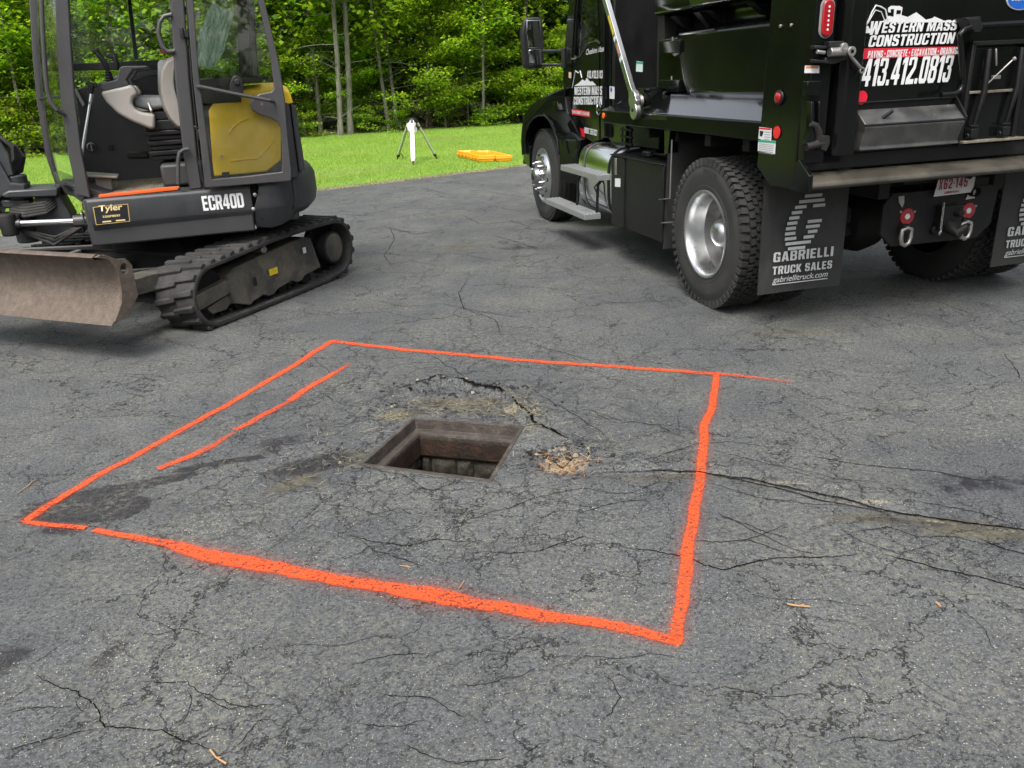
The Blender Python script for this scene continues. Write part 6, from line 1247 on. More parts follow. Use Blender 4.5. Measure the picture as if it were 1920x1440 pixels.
# rear post: side plate, rear face, chamfered foot
post = [(-0.664,2.01),(-0.627,1.018),(-0.779,0.921),(-0.988,0.923),(-1.017,1.087),(-1.03,1.898)]
post[0] = (post[0][0], 2.6); post[-1] = (-1.02, 2.6); post[-2] = (-1.02, 1.06); post[-3] = (-.99, .925)
for s_ in (1, -1):
    m_ = MB(); m_.plate([post], lambda a, b, t: (a, (t if abs(t) < 1 else (1.226 - .016 * (b - .92)) * s_), b), 1.226 * s_, .93 * s_); m_.bx(-1.085, -1.0, 1.215 * s_, 1.09 * s_, 1.07, 2.6); po = obj("rear_post", m_, BLACK, BD, .006, 3)
    m_ = MB(); m_.uz([(-1.0, .99), (-1.02, 1.075), (-1.06, 1.09), (-1.165, 1.015), (-1.165, .925), (-1.09, .918), (-.95, .925)], 1.228 * s_, 1.20 * s_); obj("apron_bracket", m_, BLACK, BD, .004)
    # marker lights on the side plate
    for i, px in enumerate(([(-0.819,1.414)][0], [(-0.822,1.226)][0])):
        m_ = MB()
        if i == 0: m_.lathe([(0, .042), (.008 * s_, .040), (.010 * s_, .032), (.002 * s_, .030)], (px[0], 1.226 * s_, px[1]), seg=32); lp = obj("marker_light", m_, BLKP, BD); m_ = MB(); m_.lathe([(0, .031), (.014 * s_, .028), (.020 * s_, .018), (.022 * s_, .001)], (px[0], 1.226 * s_, px[1]), seg=32); obj("lens", m_, REDL, lp)
        else: m_.lathe([(0, .034), (.004 * s_, .034), (.004 * s_, .001)], (px[0], 1.226 * s_, px[1]), seg=32); obj("reflector", m_, REFL, BD)
    # oval stop lamp on the rear face
    yc = 1.150 * s_; zc = 1.805
    def oval(r_, h_): return [(yc + r_ * math.cos(a), zc + (h_ if math.sin(a) > 0 else -h_) + r_ * math.sin(a)) for a in np.linspace(0, 6.283, 33)[:-1]]
    m_ = MB(); m_.wz(oval(.043, .055), -1.084, -1.092); lp = obj("tail_light", m_, simple("grey_bezel", (.20, .20, .20), .5), BD, .003, label="oval red tail light")
    m_ = MB(); m_.wz(oval(.034, .055), -1.090, -1.104); obj("lens", m_, REDL, lp, .008, 3)
    m_ = MB()
    for k in range(6): m_.disc((-1.1055, yc, zc - .055 + .022 * k), .006, 'x', t=.001, seg=10)
    obj("lamp_element", m_, WHITE, lp)
for px in ([(-0.766,1.788)][0], [(-0.869,1.787)][0]): m_ = MB(); m_.lathe([(0, .010), (.006, .010), (.010, .005), (.010, .001)], (px[0], 1.212, px[1]), seg=14); obj("rivet", m_, STEEL, BD)
lb = [(-0.634,1.244),(-0.76,1.244),(-0.765,1.199),(-0.817,1.185),(-0.816,1.104),(-0.632,1.112)]
cx_ = lb
m_ = MB(); m_.uz([(-0.633,1.247),(-0.765,1.244),(-0.768,1.176),(-0.63,1.177)], 1.2262, 1.2272); l1 = obj("warning_label", m_, WHITE, BD, label="white label with red heading beside a person pictogram")
m_ = MB(); m_.uz([(-0.634,1.244),(-0.759,1.244),(-0.76,1.235),(-0.635,1.235)], 1.2272, 1.2280); obj("label_heading", m_, RED, l1)
m_ = MB(); m_.uz([(-0.642,1.226),(-0.682,1.225),(-0.678,1.21),(-0.669,1.194),(-0.645,1.196)], 1.2272, 1.2278); obj("pictogram", m_, BLKP, l1)
m_ = MB()
for k in range(4):
    p_ = [(-0.694,1.223),(-0.756,1.223)]; m_.bx(p_[0][0], p_[1][0], 1.2272, 1.2277, p_[0][1] - .014 * k - .003, p_[0][1] - .014 * k)
obj("printed_lines", m_, GREYP, l1)
m_ = MB(); m_.uz([(-0.63,1.175),(-0.818,1.177),(-0.816,1.104),(-0.632,1.109)], 1.2262, 1.2272); l2 = obj("warning_label", m_, WHITE, BD, label="white label with green heading")
m_ = MB(); m_.uz([(-0.63,1.174),(-0.818,1.176),(-0.819,1.164),(-0.632,1.161)], 1.2272, 1.2280); obj("label_heading", m_, GRN, l2)
m_ = MB()
for k in range(6):
    p_ = [(-0.644,1.153),(-0.799,1.154)]; m_.bx(p_[0][0], p_[1][0], 1.2272, 1.2277, p_[0][1] - .010 * k - .003, p_[0][1] - .010 * k)
obj("printed_lines", m_, GREYP, l2)
m_ = MB(); m_.uz([(1.724,1.658),(1.593,1.65),(1.601,1.572),(1.733,1.578)], .986, .988); l3 = obj("warning_label", m_, simple("teal_white", (.62, .78, .72), .5), BD, label="small label with green top on the body's front corner")
m_ = MB(); m_.uz([(1.724,1.656),(1.593,1.648),(1.592,1.634),(1.723,1.641)], .988, .989); obj("label_heading", m_, GRN, l3)
# rear face furniture: turnbuckle latch, lower lock, sticker
def rp(*a): return a
m_ = MB(); q = [(1.227,1.644),(1.181,1.637)]; m_.tube([(-1.14, y, z) for y, z in q], .011, 10); q2 = [(1.153,1.639),(1.04,1.64)]; m_.tube([(-1.14, y, z) for y, z in q2], .024, 16); 
q3 = [(1.081,1.662)][0]; m_.lathe([(-.012, .001), (-.012, .020), (.012, .020), (.012, .001)], (-1.155, q3[0], q3[1]), 'x', 20); q4 = [(1.043,1.638)][0]; m_.lathe([(-.02, .010), (-.02, .025), (.02, .025), (.02, .010)], (-1.16, q4[0], q4[1]), 'x', 24)
q5 = [(1.05,1.627),(0.962,1.55)]; m_.tube([(-1.16, y, z) for y, z in q5], .009, 10); m_.lathe([(-.006, .010), (-.006, .017), (.006, .017), (.006, .010)], (-1.16, q5[1][0] - .004, q5[1][1] - .008), 'x', 16); obj("turnbuckle", m_, STEEL, BD, .002)
m_ = MB(); a_ = [(1.163,1.692),(1.077,1.691),(1.07,1.66),(1.16,1.661)]; m_.wz(a_, -1.10, -1.15); b_ = [(1.158,1.614),(1.023,1.619),(1.027,1.598),(1.096,1.58),(1.165,1.583)]; m_.wz(b_, -1.085, -1.12); c_ = [(1.235,1.676),(1.157,1.671),(1.156,1.656),(1.233,1.658)]; m_.wz(c_, -1.085, -1.13); d2 = [(1.231,1.609),(1.15,1.598),(1.148,1.585),(1.229,1.593)]; m_.wz(d2, -1.085, -1.13); obj("latch_bracket", m_, BLKP, BD, .004)
m_ = MB(); m_.wz([(1.256,1.579),(1.169,1.575),(1.165,1.538),(1.256,1.542)], -1.0855, -1.0865); l4 = obj("warning_label", m_, WHITE, BD, label="white and orange label under the latch")
m_ = MB(); m_.wz([(1.249,1.576),(1.175,1.573),(1.174,1.562),(1.248,1.565)], -1.0865, -1.0872); obj("label_heading", m_, simple("orange_print", (.6, .2, .06), .5), l4)
m_ = MB(); m_.wz([(1.262,1.502),(1.177,1.501),(1.176,1.423),(1.261,1.43)], -1.085, -1.13); m_.wz([(1.229,1.399),(1.209,1.395),(1.183,1.198),(1.23,1.139),(1.244,1.179),(1.219,1.261)], -1.085, -1.13); m_.wz([(1.183,1.397),(1.166,1.393),(1.156,1.258),(1.172,1.259)], -1.085, -1.13); lk_ = obj("gate_lock", m_, BLACK, BD, .005)
m_ = MB(); q = [(1.222,1.285),(1.191,1.273),(1.167,1.233),(1.163,1.191),(1.188,1.173)]; m_.tube([(-1.13, y, z) for y, z in q], [.016, .02, .022, .02, .016], 10); q = [(1.237,1.165),(1.129,1.18)]; m_.tube([(-1.13, y, z) for y, z in q], .022, 12); m_.wz([(1.163,1.221),(1.11,1.218),(1.105,1.179),(1.124,1.135),(1.155,1.148)], -1.10, -1.15); obj("lock_hook", m_, UNDER, lk_, .003)
# ---- tailgate
TG = bpy.data.objects.new("tailgate", None); COL.objects.link(TG); TG.parent = TR
m_ = MB()
m_.bx(-1.035, -1.0, -.92, .92, 1.10, 2.55)
for s_ in (1, -1): m_.loft([[(x, y * s_, z) for x, y in ((-1.0, 1.05), (-1.09, 1.05), (-1.125, 1.02), (-1.125, .93), (-1.06, .89), (-1.0, .89))] for z in (1.10, 2.55)])
m_.bx(-1.10, -1.0, -.93, .93, 2.45, 2.57); tg = obj("gate_panel", m_, BLACK, TG, .008, 3)
m_ = MB(); t0 = [(0.947,1.281),(0.303,1.263)]; t1 = [(1.006,1.257),(0.31,1.254)]
yl_, yr_ = .875, .215
m_.loft([[(-1.035, y, 1.335), (-1.125, y, 1.262), (-1.132, y, 1.244), (-1.100, y, 1.140), (-1.105, y, 1.12), (-1.035, y, 1.12)] for y in (yl_, yr_)]); obj("step_ledge", m_, simple("scuffed_skylit_ledge", (.035, .035, .036), .32, var=.3, spec=.7, dirt=(.11, .105, .09), dirt_amt=.6, grime_scale=7), TG, .004, 3)  # scuffed ledge; its paler grey also carries the sky's reflection
m_ = MB(); m_.loft([[(-1.04, y, 1.375), (-1.138, y, 1.268), (-1.10, y, 1.125), (-1.04, y, 1.115)] for y in (yr_ + .006, yr_ - .006)]); m_.tube([(-1.130, yl_, 1.256), (-1.130, yr_, 1.256)], .006, 8); m_.tube([(-1.038, yl_, 1.372), (-1.038, yr_, 1.372)], .005, 8); m_.tube([(-1.09, .74, 1.285), (-1.12, .70, 1.325)], .010, 8); obj("ledge_gusset", m_, BLKM, TG)
# apron tube across the back, lit from above
APR = simple("scuffed_apron", (.030, .027, .021), .35, var=.3, scale=3, dirt=(.10, .088, .065), dirt_amt=.75, grime_scale=2.5, bmp=.2)
m_ = MB(); sc_ = [(-.98, .975), (-.995, 1.00), (-1.04, 1.012), (-1.11, .995), (-1.150, .970), (-1.158, .948), (-1.14, .932), (-1.06, .938), (-1.0, .95)]
m_.loft([[(x, y, z) for x, z in sc_] for y in (1.20, -1.20)]); obj("spreader_apron", m_, APR, BD, .008, 3)
m_ = MB(); m_.bx(-1.02, -.95, -1.2, 1.2, 1.02, 1.10); obj("rear_crossmember", m_, BLKM, BD, .004)
# coal door in the middle with its frame, lever and links
m_ = MB(); m_.bx(-1.06, -1.03, -.18, .17, 1.13, 1.63); cdoor = obj("chute_door", m_, BLACK, TG, .004)
m_ = MB(); m_.bx(-1.075, -1.055, -.17, .16, 1.385, 1.40); m_.bx(-1.11, -1.05, -.25, .185, 1.115, 1.13); obj("door_lip", m_, simple("scraped_edge", (.20, .18, .14), .4, metal=.3, var=.4, scale=30), cdoor, .003)
m_ = MB(); m_.bx(-1.075, -1.035, .16, .185, 1.10, 1.66); m_.bx(-1.075, -1.035, -.215, -.185, 1.10, 1.66); m_.bx(-1.075, -1.035, -.215, .185, 1.64, 1.665); obj("door_frame", m_, BLKM, TG, .004)
for y_ in (.06, -.165):
    m_ = MB(); m_.tube([(-1.085, y_ + .02, 1.62), (-1.095, y_ + .02, 1.40), (-1.09, y_ + .055, 1.20)], [.014, .018, .009], 10); m_.box((-1.09, y_ + .06, 1.17), (.05, .05, .05)); m_.box((-1.09, y_ + .055, 1.21), (.03, .05, .012)); m_.lathe([(-.03, .001), (-.03, .016), (.03, .016), (.03, .001)], (-1.09, y_ + .065, 1.155), 'y', 12); obj("door_link", m_, BLKM, cdoor, .003)
m_ = MB(); m_.tube([(-1.10, .08, 1.43), (-1.16, -.02, 1.56)], .005, 8); m_.tube([(-1.16, -.02, 1.56), (-1.17, -.028, 1.568)], .011, 10); m_.box((-1.11, .03, 1.47), (.02, .05, .02)); m_.tube([(-1.1, .05, 1.62), (-1.1, .03, 1.53)], .006, 8); obj("release_pin", m_, STEEL, cdoor, .002)
m_ = MB(); hp = [(0.397,1.392),(0.305,1.394),(0.272,1.409),(0.256,1.442),(0.283,1.549),(0.314,1.659),(0.325,1.7),(0.302,1.726),(0.262,1.738)]; m_.tube([(-1.12, y, z) for y, z in hp], .0155, 12); e0 = [(0.212,1.743),(-0.374,1.75)]; m_.tube([(-1.10, y, z) for y, z in e0], .017, 12); obj("door_crank", m_, BLACK, TG)
m_ = MB(); m_.wz([(0.296,1.778),(0.216,1.781),(0.186,1.737),(0.196,1.711),(0.23,1.706),(0.271,1.734)], -1.05, -1.13); m_.wz([(0.298,1.786),(0.204,1.789),(0.201,1.775),(0.295,1.772)], -1.04, -1.12); obj("crank_bracket", m_, BLKM, TG, .004)
# lettering on the tailgate: reading direction to the right of the picture is -y
XD, YD = (0, -1, 0), (0, 0, 1); UT = -1.037
def tt(s, px0, py0, px1, py1, hpx0, mat, bold=.035, shear=.2, **k): pass
def tgt(s, y0, y1, z0, h_, mat, shear=.18, u=UT, gap=.14): return block(s, mat, tg, (u, y0, z0), XD, YD, h_, abs(y1 - y0), shear=shear, gap=gap)
TX = [(0.864,1.723),(0.254,1.71),(0.86,1.662),(0.263,1.658),(0.857,1.592),(0.255,1.594),(0.867,1.452),(0.261,1.445),(0.893,1.792),(0.271,1.765)]
tgt("W", TX[0][0] - .015, TX[0][0] - .085, TX[0][1] - .004, .066, WHITE); tgt("ESTERN MASS", TX[0][0] - .098, TX[1][0] + .028, TX[0][1] + .003, .053, WHITE)
tgt("CONSTRUCTION", TX[2][0] - .018, TX[3][0] + .026, TX[2][1] - .004, .057, WHITE)
m_ = MB(); m_.wz([(0.875,1.651),(0.263,1.642),(0.262,1.595),(0.878,1.598)], -1.0365, -1.0378); rbn = obj("red_banner", m_, RED, tg)
tgt("PAVING \u2022 CONCRETE \u2022 EXCAVATION \u2022 DRAINAGE", .838, .240, TX[4][1] + .010, .036, WHITE, .08, u=-1.0382, gap=.22)
tgt("413.412.0813", TX[6][0] - .004, TX[7][0] + .02, TX[6][1] + .004, .150, WHITE, .10)
def poly2(pts, name, mat=WHITE, u=UT, par=None, d=.0012): m_ = MB(); m_.wz(pts, u, u - d); return obj(name, m_, mat, par or tg)
poly2([(0.775,1.781),(0.743,1.794),(0.738,1.809),(0.711,1.809),(0.713,1.824),(0.737,1.828),(0.74,1.849),(0.722,1.859),(0.668,1.857),(0.649,1.849),(0.651,1.812),(0.633,1.807),(0.608,1.801),(0.557,1.823),(0.512,1.798),(0.489,1.784),(0.448,1.791),(0.435,1.799),(0.369,1.776),(0.262,1.773),(0.261,1.765),(0.781,1.779)], "logo")
poly2([(0.723,1.843),(0.703,1.842),(0.701,1.806),(0.721,1.809)], "logo_window", BLACK, -1.0385); poly2([(0.685,1.837),(0.658,1.836),(0.658,1.818),(0.686,1.818)], "logo_window", BLACK, -1.0385)
for nm, pth, r_ in (("a", [(0.867,1.768),(0.851,1.802),(0.838,1.833),(0.819,1.863),(0.785,1.855),(0.756,1.841),(0.735,1.788)], .0042), ("b", [(0.858,1.776),(0.839,1.809),(0.819,1.84),(0.782,1.831),(0.751,1.783)], .0028)):
    m_ = MB(); m_.tube([(UT - .001, y, z) for y, z in pth], r_, 6); obj("logo_boom_line", m_, WHITE, tg)
poly2([(0.872,1.76),(0.856,1.765),(0.837,1.743),(0.828,1.727),(0.868,1.728)], "logo_bucket")
bo_ = [(-.130 + .105 * math.cos(a), 1.878 + .062 * math.sin(a)) for a in np.linspace(0, 6.283, 49)[:-1]]
m_ = MB(); m_.wz(bo_, -1.035, -1.044); lg = obj("maker_badge", m_, SILV, tg, .003, label="blue oval maker's badge"); bi = [(-.130 + .097 * math.cos(a), 1.878 + .055 * math.sin(a)) for a in np.linspace(0, 6.283, 49)[:-1]]
m_ = MB(); m_.wz(bi, -1.0445, -1.0455); obj("badge_field", m_, BLU, lg); text("Sterling", SILV, lg, (-1.047, -.055, 1.853), XD, YD, .05, .15, bold=.01, shear=.3)
m_ = MB(); c_ = [(0.849,1.399)][0]; m_.lathe([(0, .001), (0, .036), (-.004, .036), (-.004, .001)], (-1.036, c_[0], c_[1]), 'x', 32); obj("reflector", m_, REFL, TG)
# ---- under the tail: hitch plate, lamps, rings, plate, glad hands
HP = bpy.data.objects.new("hitch", None); COL.objects.link(HP); HP.parent = TR
hpl = [(0.365,0.811),(-0.439,0.809),(-0.416,0.555),(-0.318,0.473),(0.333,0.475),(0.424,0.561),(0.425,0.744)]
m_ = MB(); m_.wz(hpl, -.80, -.775); hpo = obj("hitch_plate", m_, UNDER, HP, .004)
for px in ([(0.249,0.661)][0], [(-0.215,0.659)][0]):
    m_ = MB(); m_.lathe([(0, .001), (0, .052), (-.012, .050), (-.012, .001)], (-.80, px[0], px[1]), 'x', 32); lp = obj("tow_lamp", m_, REDL, HP, label="round red lamp with clear centre"); m_ = MB(); m_.lathe([(-.012, .019), (-.016, .016), (-.017, .001)], (-.80, px[0], px[1]), 'x', 20); obj("lens", m_, simple("clear_lens", (.7, .7, .7), .1, coat=.5), lp)
    m_ = MB()
    for a in (.6, 2.7, 4.7): m_.lathe([(0, .008), (-.010, .007), (-.010, .001)], (-.80, px[0] + .060 * math.cos(a), px[1] + .060 * math.sin(a)), 'x', 10)
    obj("lamp_screw", m_, STEEL, lp)
for px in ([(0.275,0.556)][0], [(-0.176,0.556)][0]):
    m_ = MB(); m_.box((-.83, px[0], px[1] + .035), (.06, .062, .055)); rg_ = [(-.85, px[0] + a, px[1] + b) for a, b in ((-.034, .03), (-.036, -.02), (-.026, -.055), (0, -.068), (.026, -.055), (.036, -.02), (.034, .03), (.0, .045), (-.034, .03))]
    ri = obj("ring_mount", m_, UNDER, HP, .012, 3); m_ = MB(); m_.tube(rg_, .0135, 12); obj("tow_ring", m_, STEEL, ri)
m_ = MB(); pc = [(-0.065,0.578)][0]; m_.tube([(-.80, pc[0] + .03, pc[1] + .02), (-.88, pc[0] + .03, pc[1] - .0), (-.93, pc[0] + .02, pc[1] - .03), (-.95, pc[0] - .02, pc[1] + .02)], [.05, .045, .035, .02], 12); m_.tube([(-.80, pc[0], pc[1] + .10), (-.90, pc[0] - .02, pc[1] + .085)], [.03, .022], 12); m_.box((-.83, pc[0] + .02, pc[1] + .06), (.06, .16, .15)); m_.lathe([(-.83, .001), (-.83, .03), (-.80, .03)], (0, pc[0] + .10, pc[1] - .02), 'x', 6); obj("pintle_hook", m_, UNDER, HP, .006)
m_ = MB(); ch = [(0.058,0.734),(0.056,0.678),(0.056,0.628),(0.052,0.561),(0.062,0.545)]
P_ = [Vector((-.89, y, z)) for y, z in ch]
for i in range(len(P_) - 1):
    for f in (0, .33, .66):
        c_ = P_[i].lerp(P_[i + 1], f); m_.tube([c_ + Vector((0, .006 * math.cos(a), .011 * math.sin(a))) if int(f * 3) % 2 else c_ + Vector((.006 * math.cos(a), 0, .011 * math.sin(a))) for a in np.linspace(0, 6.283, 9)], .0022, 5)
obj("safety_chain", m_, STEEL, HP)
npx = [(0.072,0.876),(-0.208,0.876),(-0.202,0.78),(0.09,0.773)]
m_ = MB(); m_.wz(npx, -.83, -.833); npl = obj("number_plate", m_, simple("plate_white", (.62, .60, .60), .5, var=.05), TR, .002, label="white plate with dark red lettering")
PRT = PR = simple("plate_red", (.30, .02, .05), .5); yA = max(p[0] for p in npx); yB = min(p[0] for p in npx); zA = min(p[1] for p in npx)
block("X62\u00b7145", PRT, npl, (-.8345, npx[3][0] - .025, npx[3][1] + .040), (0, -1, (npx[2][1] - npx[3][1]) / .28), (0, 0, 1), .064, .215, gap=.3); block("COMMERCIAL", PR, npl, (-.8345, npx[3][0] - .075, npx[3][1] + .012), (0, -1, (npx[2][1] - npx[3][1]) / .28), (0, 0, 1), .014, .11, gap=.3)
m_ = MB(); m_.wz([(-0.198,0.777),(-0.249,0.79),(-0.251,0.736),(-0.182,0.731)], -.806, -.808); obj("sticker", m_, simple("cream_label", (.6, .57, .5), .5), HP, label="cream label beside the plate"); m_ = MB(); m_.wz([(0.331,0.792),(0.288,0.792),(0.282,0.748),(0.293,0.72),(0.322,0.752)], -.806, -.808); obj("sticker", m_, simple("grey_label", (.30, .30, .27), .5), HP, label="shield shaped grey label on the hitch plate")
m_ = MB(); m_.bx(-.79, -.70, -.36, -.10, .70, .86); m_.lathe([(-.85, .03), (-.78, .032)], (0, -.22, .78), 'x', 16); m_.tube([(-.8, -.19, .87), (-.86, -.14, .88), (-.84, -.11, .90)], .014, 8); m_.bx(-.80, -.72, -.05, .30, .86, .90); obj("trailer_socket_box", m_, UNDER, TR, .006)
# mud flaps
def flap(y0, name_lab, lettered=True, u=-.68, z0=.225, z1=1.0, sk=0.0):
    m_ = MB()
    m_.grid(lambda i, j: (u + .012 * math.sin(i * 3.14) * (1 - j) - .004 * noise.noise(Vector((i * 3, j * 3, y0))), y0 - .60 * i, z0 + (z1 - z0) * j), 12, 12); m_.grid(lambda i, j: (u + .008 + .012 * math.sin(i * 3.14) * (1 - j) - .004 * noise.noise(Vector((i * 3, j * 3, y0))), y0 - .60 * i, z0 + (z1 - z0) * j), 12, 12)
    f_ = obj("mud_flap", m_, FLAP, TR, label=name_lab)
    if lettered:
        uu = u - .010
        block("GABRIELLI", PRN, f_, (uu, y0 - .09, z0 + .205), XD, YD, .062, .43, gap=.2); block("TRUCK SALES", PRN, f_, (uu, y0 - .09, z0 + .125), XD, YD, .052, .43, gap=.2)
        text("gabriellitruck.com", PRN, f_, (uu, y0 - .095, z0 + .062), XD, YD, .048, .40, bold=.004, shear=.25)
        m_ = MB(); m_.bx(uu, uu - .001, y0 - .095, y0 - .495, z0 + .058, z0 + .063); obj("underline", m_, PRN, f_)
        # striped letter G
        st = MB(); cy_, cz_ = y0 - .295, z0 + .44; NS_ = 11
        for k in range(NS_):
            t_ = 1 - 2 * (k + .5) / NS_; z_ = cz_ + t_ * .175; hh = .0095; out = .125 * math.sqrt(max(0, 1 - t_ * t_ * .92)); inn_ = .055 * math.sqrt(max(0, 1 - (t_ / .62) ** 2)) if abs(t_) < .62 else 0; sh = t_ * .05
            def strip(a, b):
                if b - a > .004: st.bx(uu, uu - .001, cy_ + a - sh, cy_ + b - sh, z_ - hh, z_ + hh)
            if inn_ == 0: strip(-out, out) if t_ < 0 or True else None
            else:
                strip(inn_, out)
                if t_ < .05: strip(-out * .95, -inn_ * (0.35 if t_ > -.2 else 1))
                elif t_ > .42: strip(-out, -inn_ * .8)
        obj("striped_letter", st, PRN, f_)
FLAP = simple("mud_flap_rubber", (.017, .018, .018), .6, var=.2, dirt=(.07, .068, .060), dirt_amt=.45, grime_scale=2.5); PRN = simple("flap_print", (.48, .49, .49), .6, var=.12)
flap(1.195, "left mud flap with white dealer lettering"); flap(-.595, "right mud flap with white dealer lettering")
m_ = MB(); m_.bx(-.69, -.66, -1.2, -.59, .99, 1.02); m_.bx(-.69, -.66, .59, 1.2, .99, 1.02); obj("flap_hanger", m_, UNDER, TR)
m_ = MB(); m_.grid(lambda i, j: (.64 + .05 * (1 - j) , 1.20 - .60 * i, .27 + .85 * j), 6, 6); obj("front_mud_flap", m_, FLAP, TR)
m_ = MB(); fr_ = [(0.58,1.101),(0.59,0.674),(0.776,0.643)]; m_.tube([(x, 1.20, z) for x, z in fr_], .006, 8); fr_ = [(0.544,0.501),(0.728,0.469)]; m_.tube([(x, 1.20, z) for x, z in fr_], .006, 8); obj("flap_rod", m_, STEEL, TR)
m_ = MB(); m_.uz([(0.715,1.165),(0.616,1.166),(0.642,1.004),(0.704,0.976)], 1.12, 1.20); obj("rail_bracket", m_, BLACK, BD, .003)
# ---- battery / tool box, fuel tank, steps
TB = BLACK
m_ = MB(); m_.bx(.70, 1.44, .55, 1.205, .32, .905); tb = obj("tool_box", m_, BLKM, TR, .006, 3)
m_ = MB(); m_.bx(1.44, 1.72, .60, 1.218, .315, .90); dfx = obj("battery_box", m_, BLKM, TR, .006, 3)
m_ = MB(); m_.bx(.70, 1.74, .55, 1.222, .906, .916); m_.tube([(1.40, 1.0, .93), (.72, 1.15, .975)], .012, 8); obj("box_lid", m_, BLKM, dfx, .003)
q = [(1.612,0.892),(1.577,0.891),(1.576,0.753),(1.612,0.754)]; m_ = MB(); m_.uz(q, 1.219, 1.232); obj("latch_handle", m_, STEEL, dfx, .003)
m_ = MB(); m_.uz([(1.628,0.72),(1.509,0.728),(1.508,0.657),(1.628,0.648)], 1.219, 1.220); obj("sticker", m_, WHITE, dfx, label="small white label on the black box")
m_ = MB(); c_ = [(1.634,0.945)][0]; m_.lathe([(.915, .001), (.915, .05), (.925, .058), (.955, .058), (.965, .05), (.965, .001)], (1.30, 1.05, 0), 'z', 20); obj("filler_cap", m_, BLKP, TR, .003)
m_ = MB(); rr_ = [(x, .92 + .30 * math.cos(a), .635 + .32 * math.sin(a)) for x in (0,) for a in np.linspace(0, 6.283, 41)[:-1]]
def sq(a, e=.55): c_, s_ = math.cos(a), math.sin(a); return (abs(c_) ** e * (1 if c_ > 0 else -1), abs(s_) ** e * (1 if s_ > 0 else -1))
TANK = [(.90 + .285 * sq(a)[0], .635 + .315 * sq(a)[1]) for a in np.linspace(0, 6.283, 49)[:-1]]
cyt, czt = .90, .635
m_.loft([[(x, cyt + (y - cyt) * k, czt + (z - czt) * k) for y, z in TANK] for x, k in ((1.76, .97), (1.78, 1.0), (2.64, 1.0), (2.67, .98), (2.69, .92), (2.70, .5))]); tk = obj("fuel_tank", m_, simple("brushed_tank", (.85, .86, .87), .16, metal=1, var=.04, scale=2, dirt=(.5, .49, .47), dirt_amt=.2, grime_scale=2), TR, ang=60)
for x in (1.86, 2.50):
    m_ = MB(); m_.loft([[(xx, cyt + (y - cyt) * k, czt + (z - czt) * k) for y, z in TANK] for xx, k in ((x - .018, 1.001), (x - .018, 1.02), (x + .018, 1.02), (x + .018, 1.001))], cap=False); obj("tank_strap", m_, BLKM if x < 2 else ALU, tk)
    m_ = MB(); m_.loft([[(xx, cyt + (y - cyt) * k, czt + (z - czt) * k) for y, z in TANK] for xx, k in ((x - .035, 1.0005), (x - .035, 1.006), (x + .035, 1.006), (x + .035, 1.0005))], cap=False); obj("strap_pad", m_, BLKP, tk)
def step(poly_top, drop, name_lab):
    (a0, b0), (a1, b1), (a2, b2), (a3, b3) = poly_top
for (x0, x1, y0, y1, z, lab) in ((1.83, 2.86, 1.14, 1.30, .735, "upper grey tread step"), (1.97, 3.15, 1.22, 1.38, .375, "lower grey tread step")):
    m_ = MB(); m_.bx(x0, x1, y0, y1, z - .055, z - .006)
    for k in range(5): yy = y0 + .012 + (y1 - y0 - .024) * k / 4; m_.bx(x0, x1, yy - .007, yy + .007, z - .010, z)
    s_ = obj("step", m_, simple("step_aluminium", (.40, .41, .42), .42, metal=.7, var=.08, dirt=(.35, .34, .32), dirt_amt=.4, grime_scale=6), TR, .002, label=lab)
    m_ = MB()
    for k in range(4): m_.box((x0 + .1 + .25 * k, (y0 + y1) / 2, z + .0025), (.03, .010, .005))
    obj("tread_rib", m_, ALU, s_)
for x in (2.02, 2.55):
    m_ = MB(); m_.tube([(x, 1.16, .70), (x, 1.225, .62), (x, 1.24, .36)], .014, 8); m_.tube([(x + .02, 1.19, .66), (x + .16, 1.2, .58), (x + .02, 1.22, .52)], .007, 6); obj("step_hanger", m_, BLKM, TR)
# ---- cab
CB = bpy.data.objects.new("cab", None); COL.objects.link(CB); CB.parent = TR
W0 = 1.0
cabp = [(2.42, 1.0), (2.45, 1.55), (2.45, 2.0), (2.48, 2.45), (2.62, 2.62), (3.0, 2.66), (3.25, 2.55), (3.45, 2.1), (3.60, 1.66), (3.62, 1.20), (3.40, 1.05), (3.10, .98), (2.75, .93)]
win = [(2.56, 1.88), (2.60, 2.0), (2.62, 2.40), (2.75, 2.47), (3.02, 2.45), (3.17, 2.15), (3.27, 1.74), (3.18, 1.735), (3.10, 1.745), (2.98, 1.80), (2.80, 1.86)]
m_ = MB(); m_.uz(cabp, -.94, -1.0, win); obj("cab_side", m_, BLACK, CB, .012, 3); m_ = MB(); m_.uz(cabp, .94, 1.0, win); cs = obj("cab_side", m_, BLACK, CB, .012, 3)
m_ = MB(); m_.bx(2.40, 2.46, -.96, .96, .98, 1.75); m_.wz([(-.96, 1.75), (.96, 1.75), (.96, 2.50), (-.96, 2.50)], 2.40, 2.46, [(-.6, 1.85), (.6, 1.85), (.6, 2.3), (-.6, 2.3)]); m_.loft([[(2.42, y, 2.45), (2.5, y, 2.62), (3.0, y, 2.68), (3.3, y, 2.52), (3.22, y, 2.5), (2.9, y, 2.55)] for y in (-.97, .97)]); m_.bx(2.4, 3.6, -.95, .95, .98, 1.10); m_.loft([[(3.45, y, 1.10), (3.62, y, 1.10), (3.62, y, 1.64), (3.45, y, 1.66)] for y in (-.96, .96)]); obj("cab_shell", m_, BLACK, CB, .012, 3)
for s_ in (1, -1): m_ = MB(); m_.uz(win, .965 * s_, .972 * s_); obj("side_glass", m_, GLASS, CB)
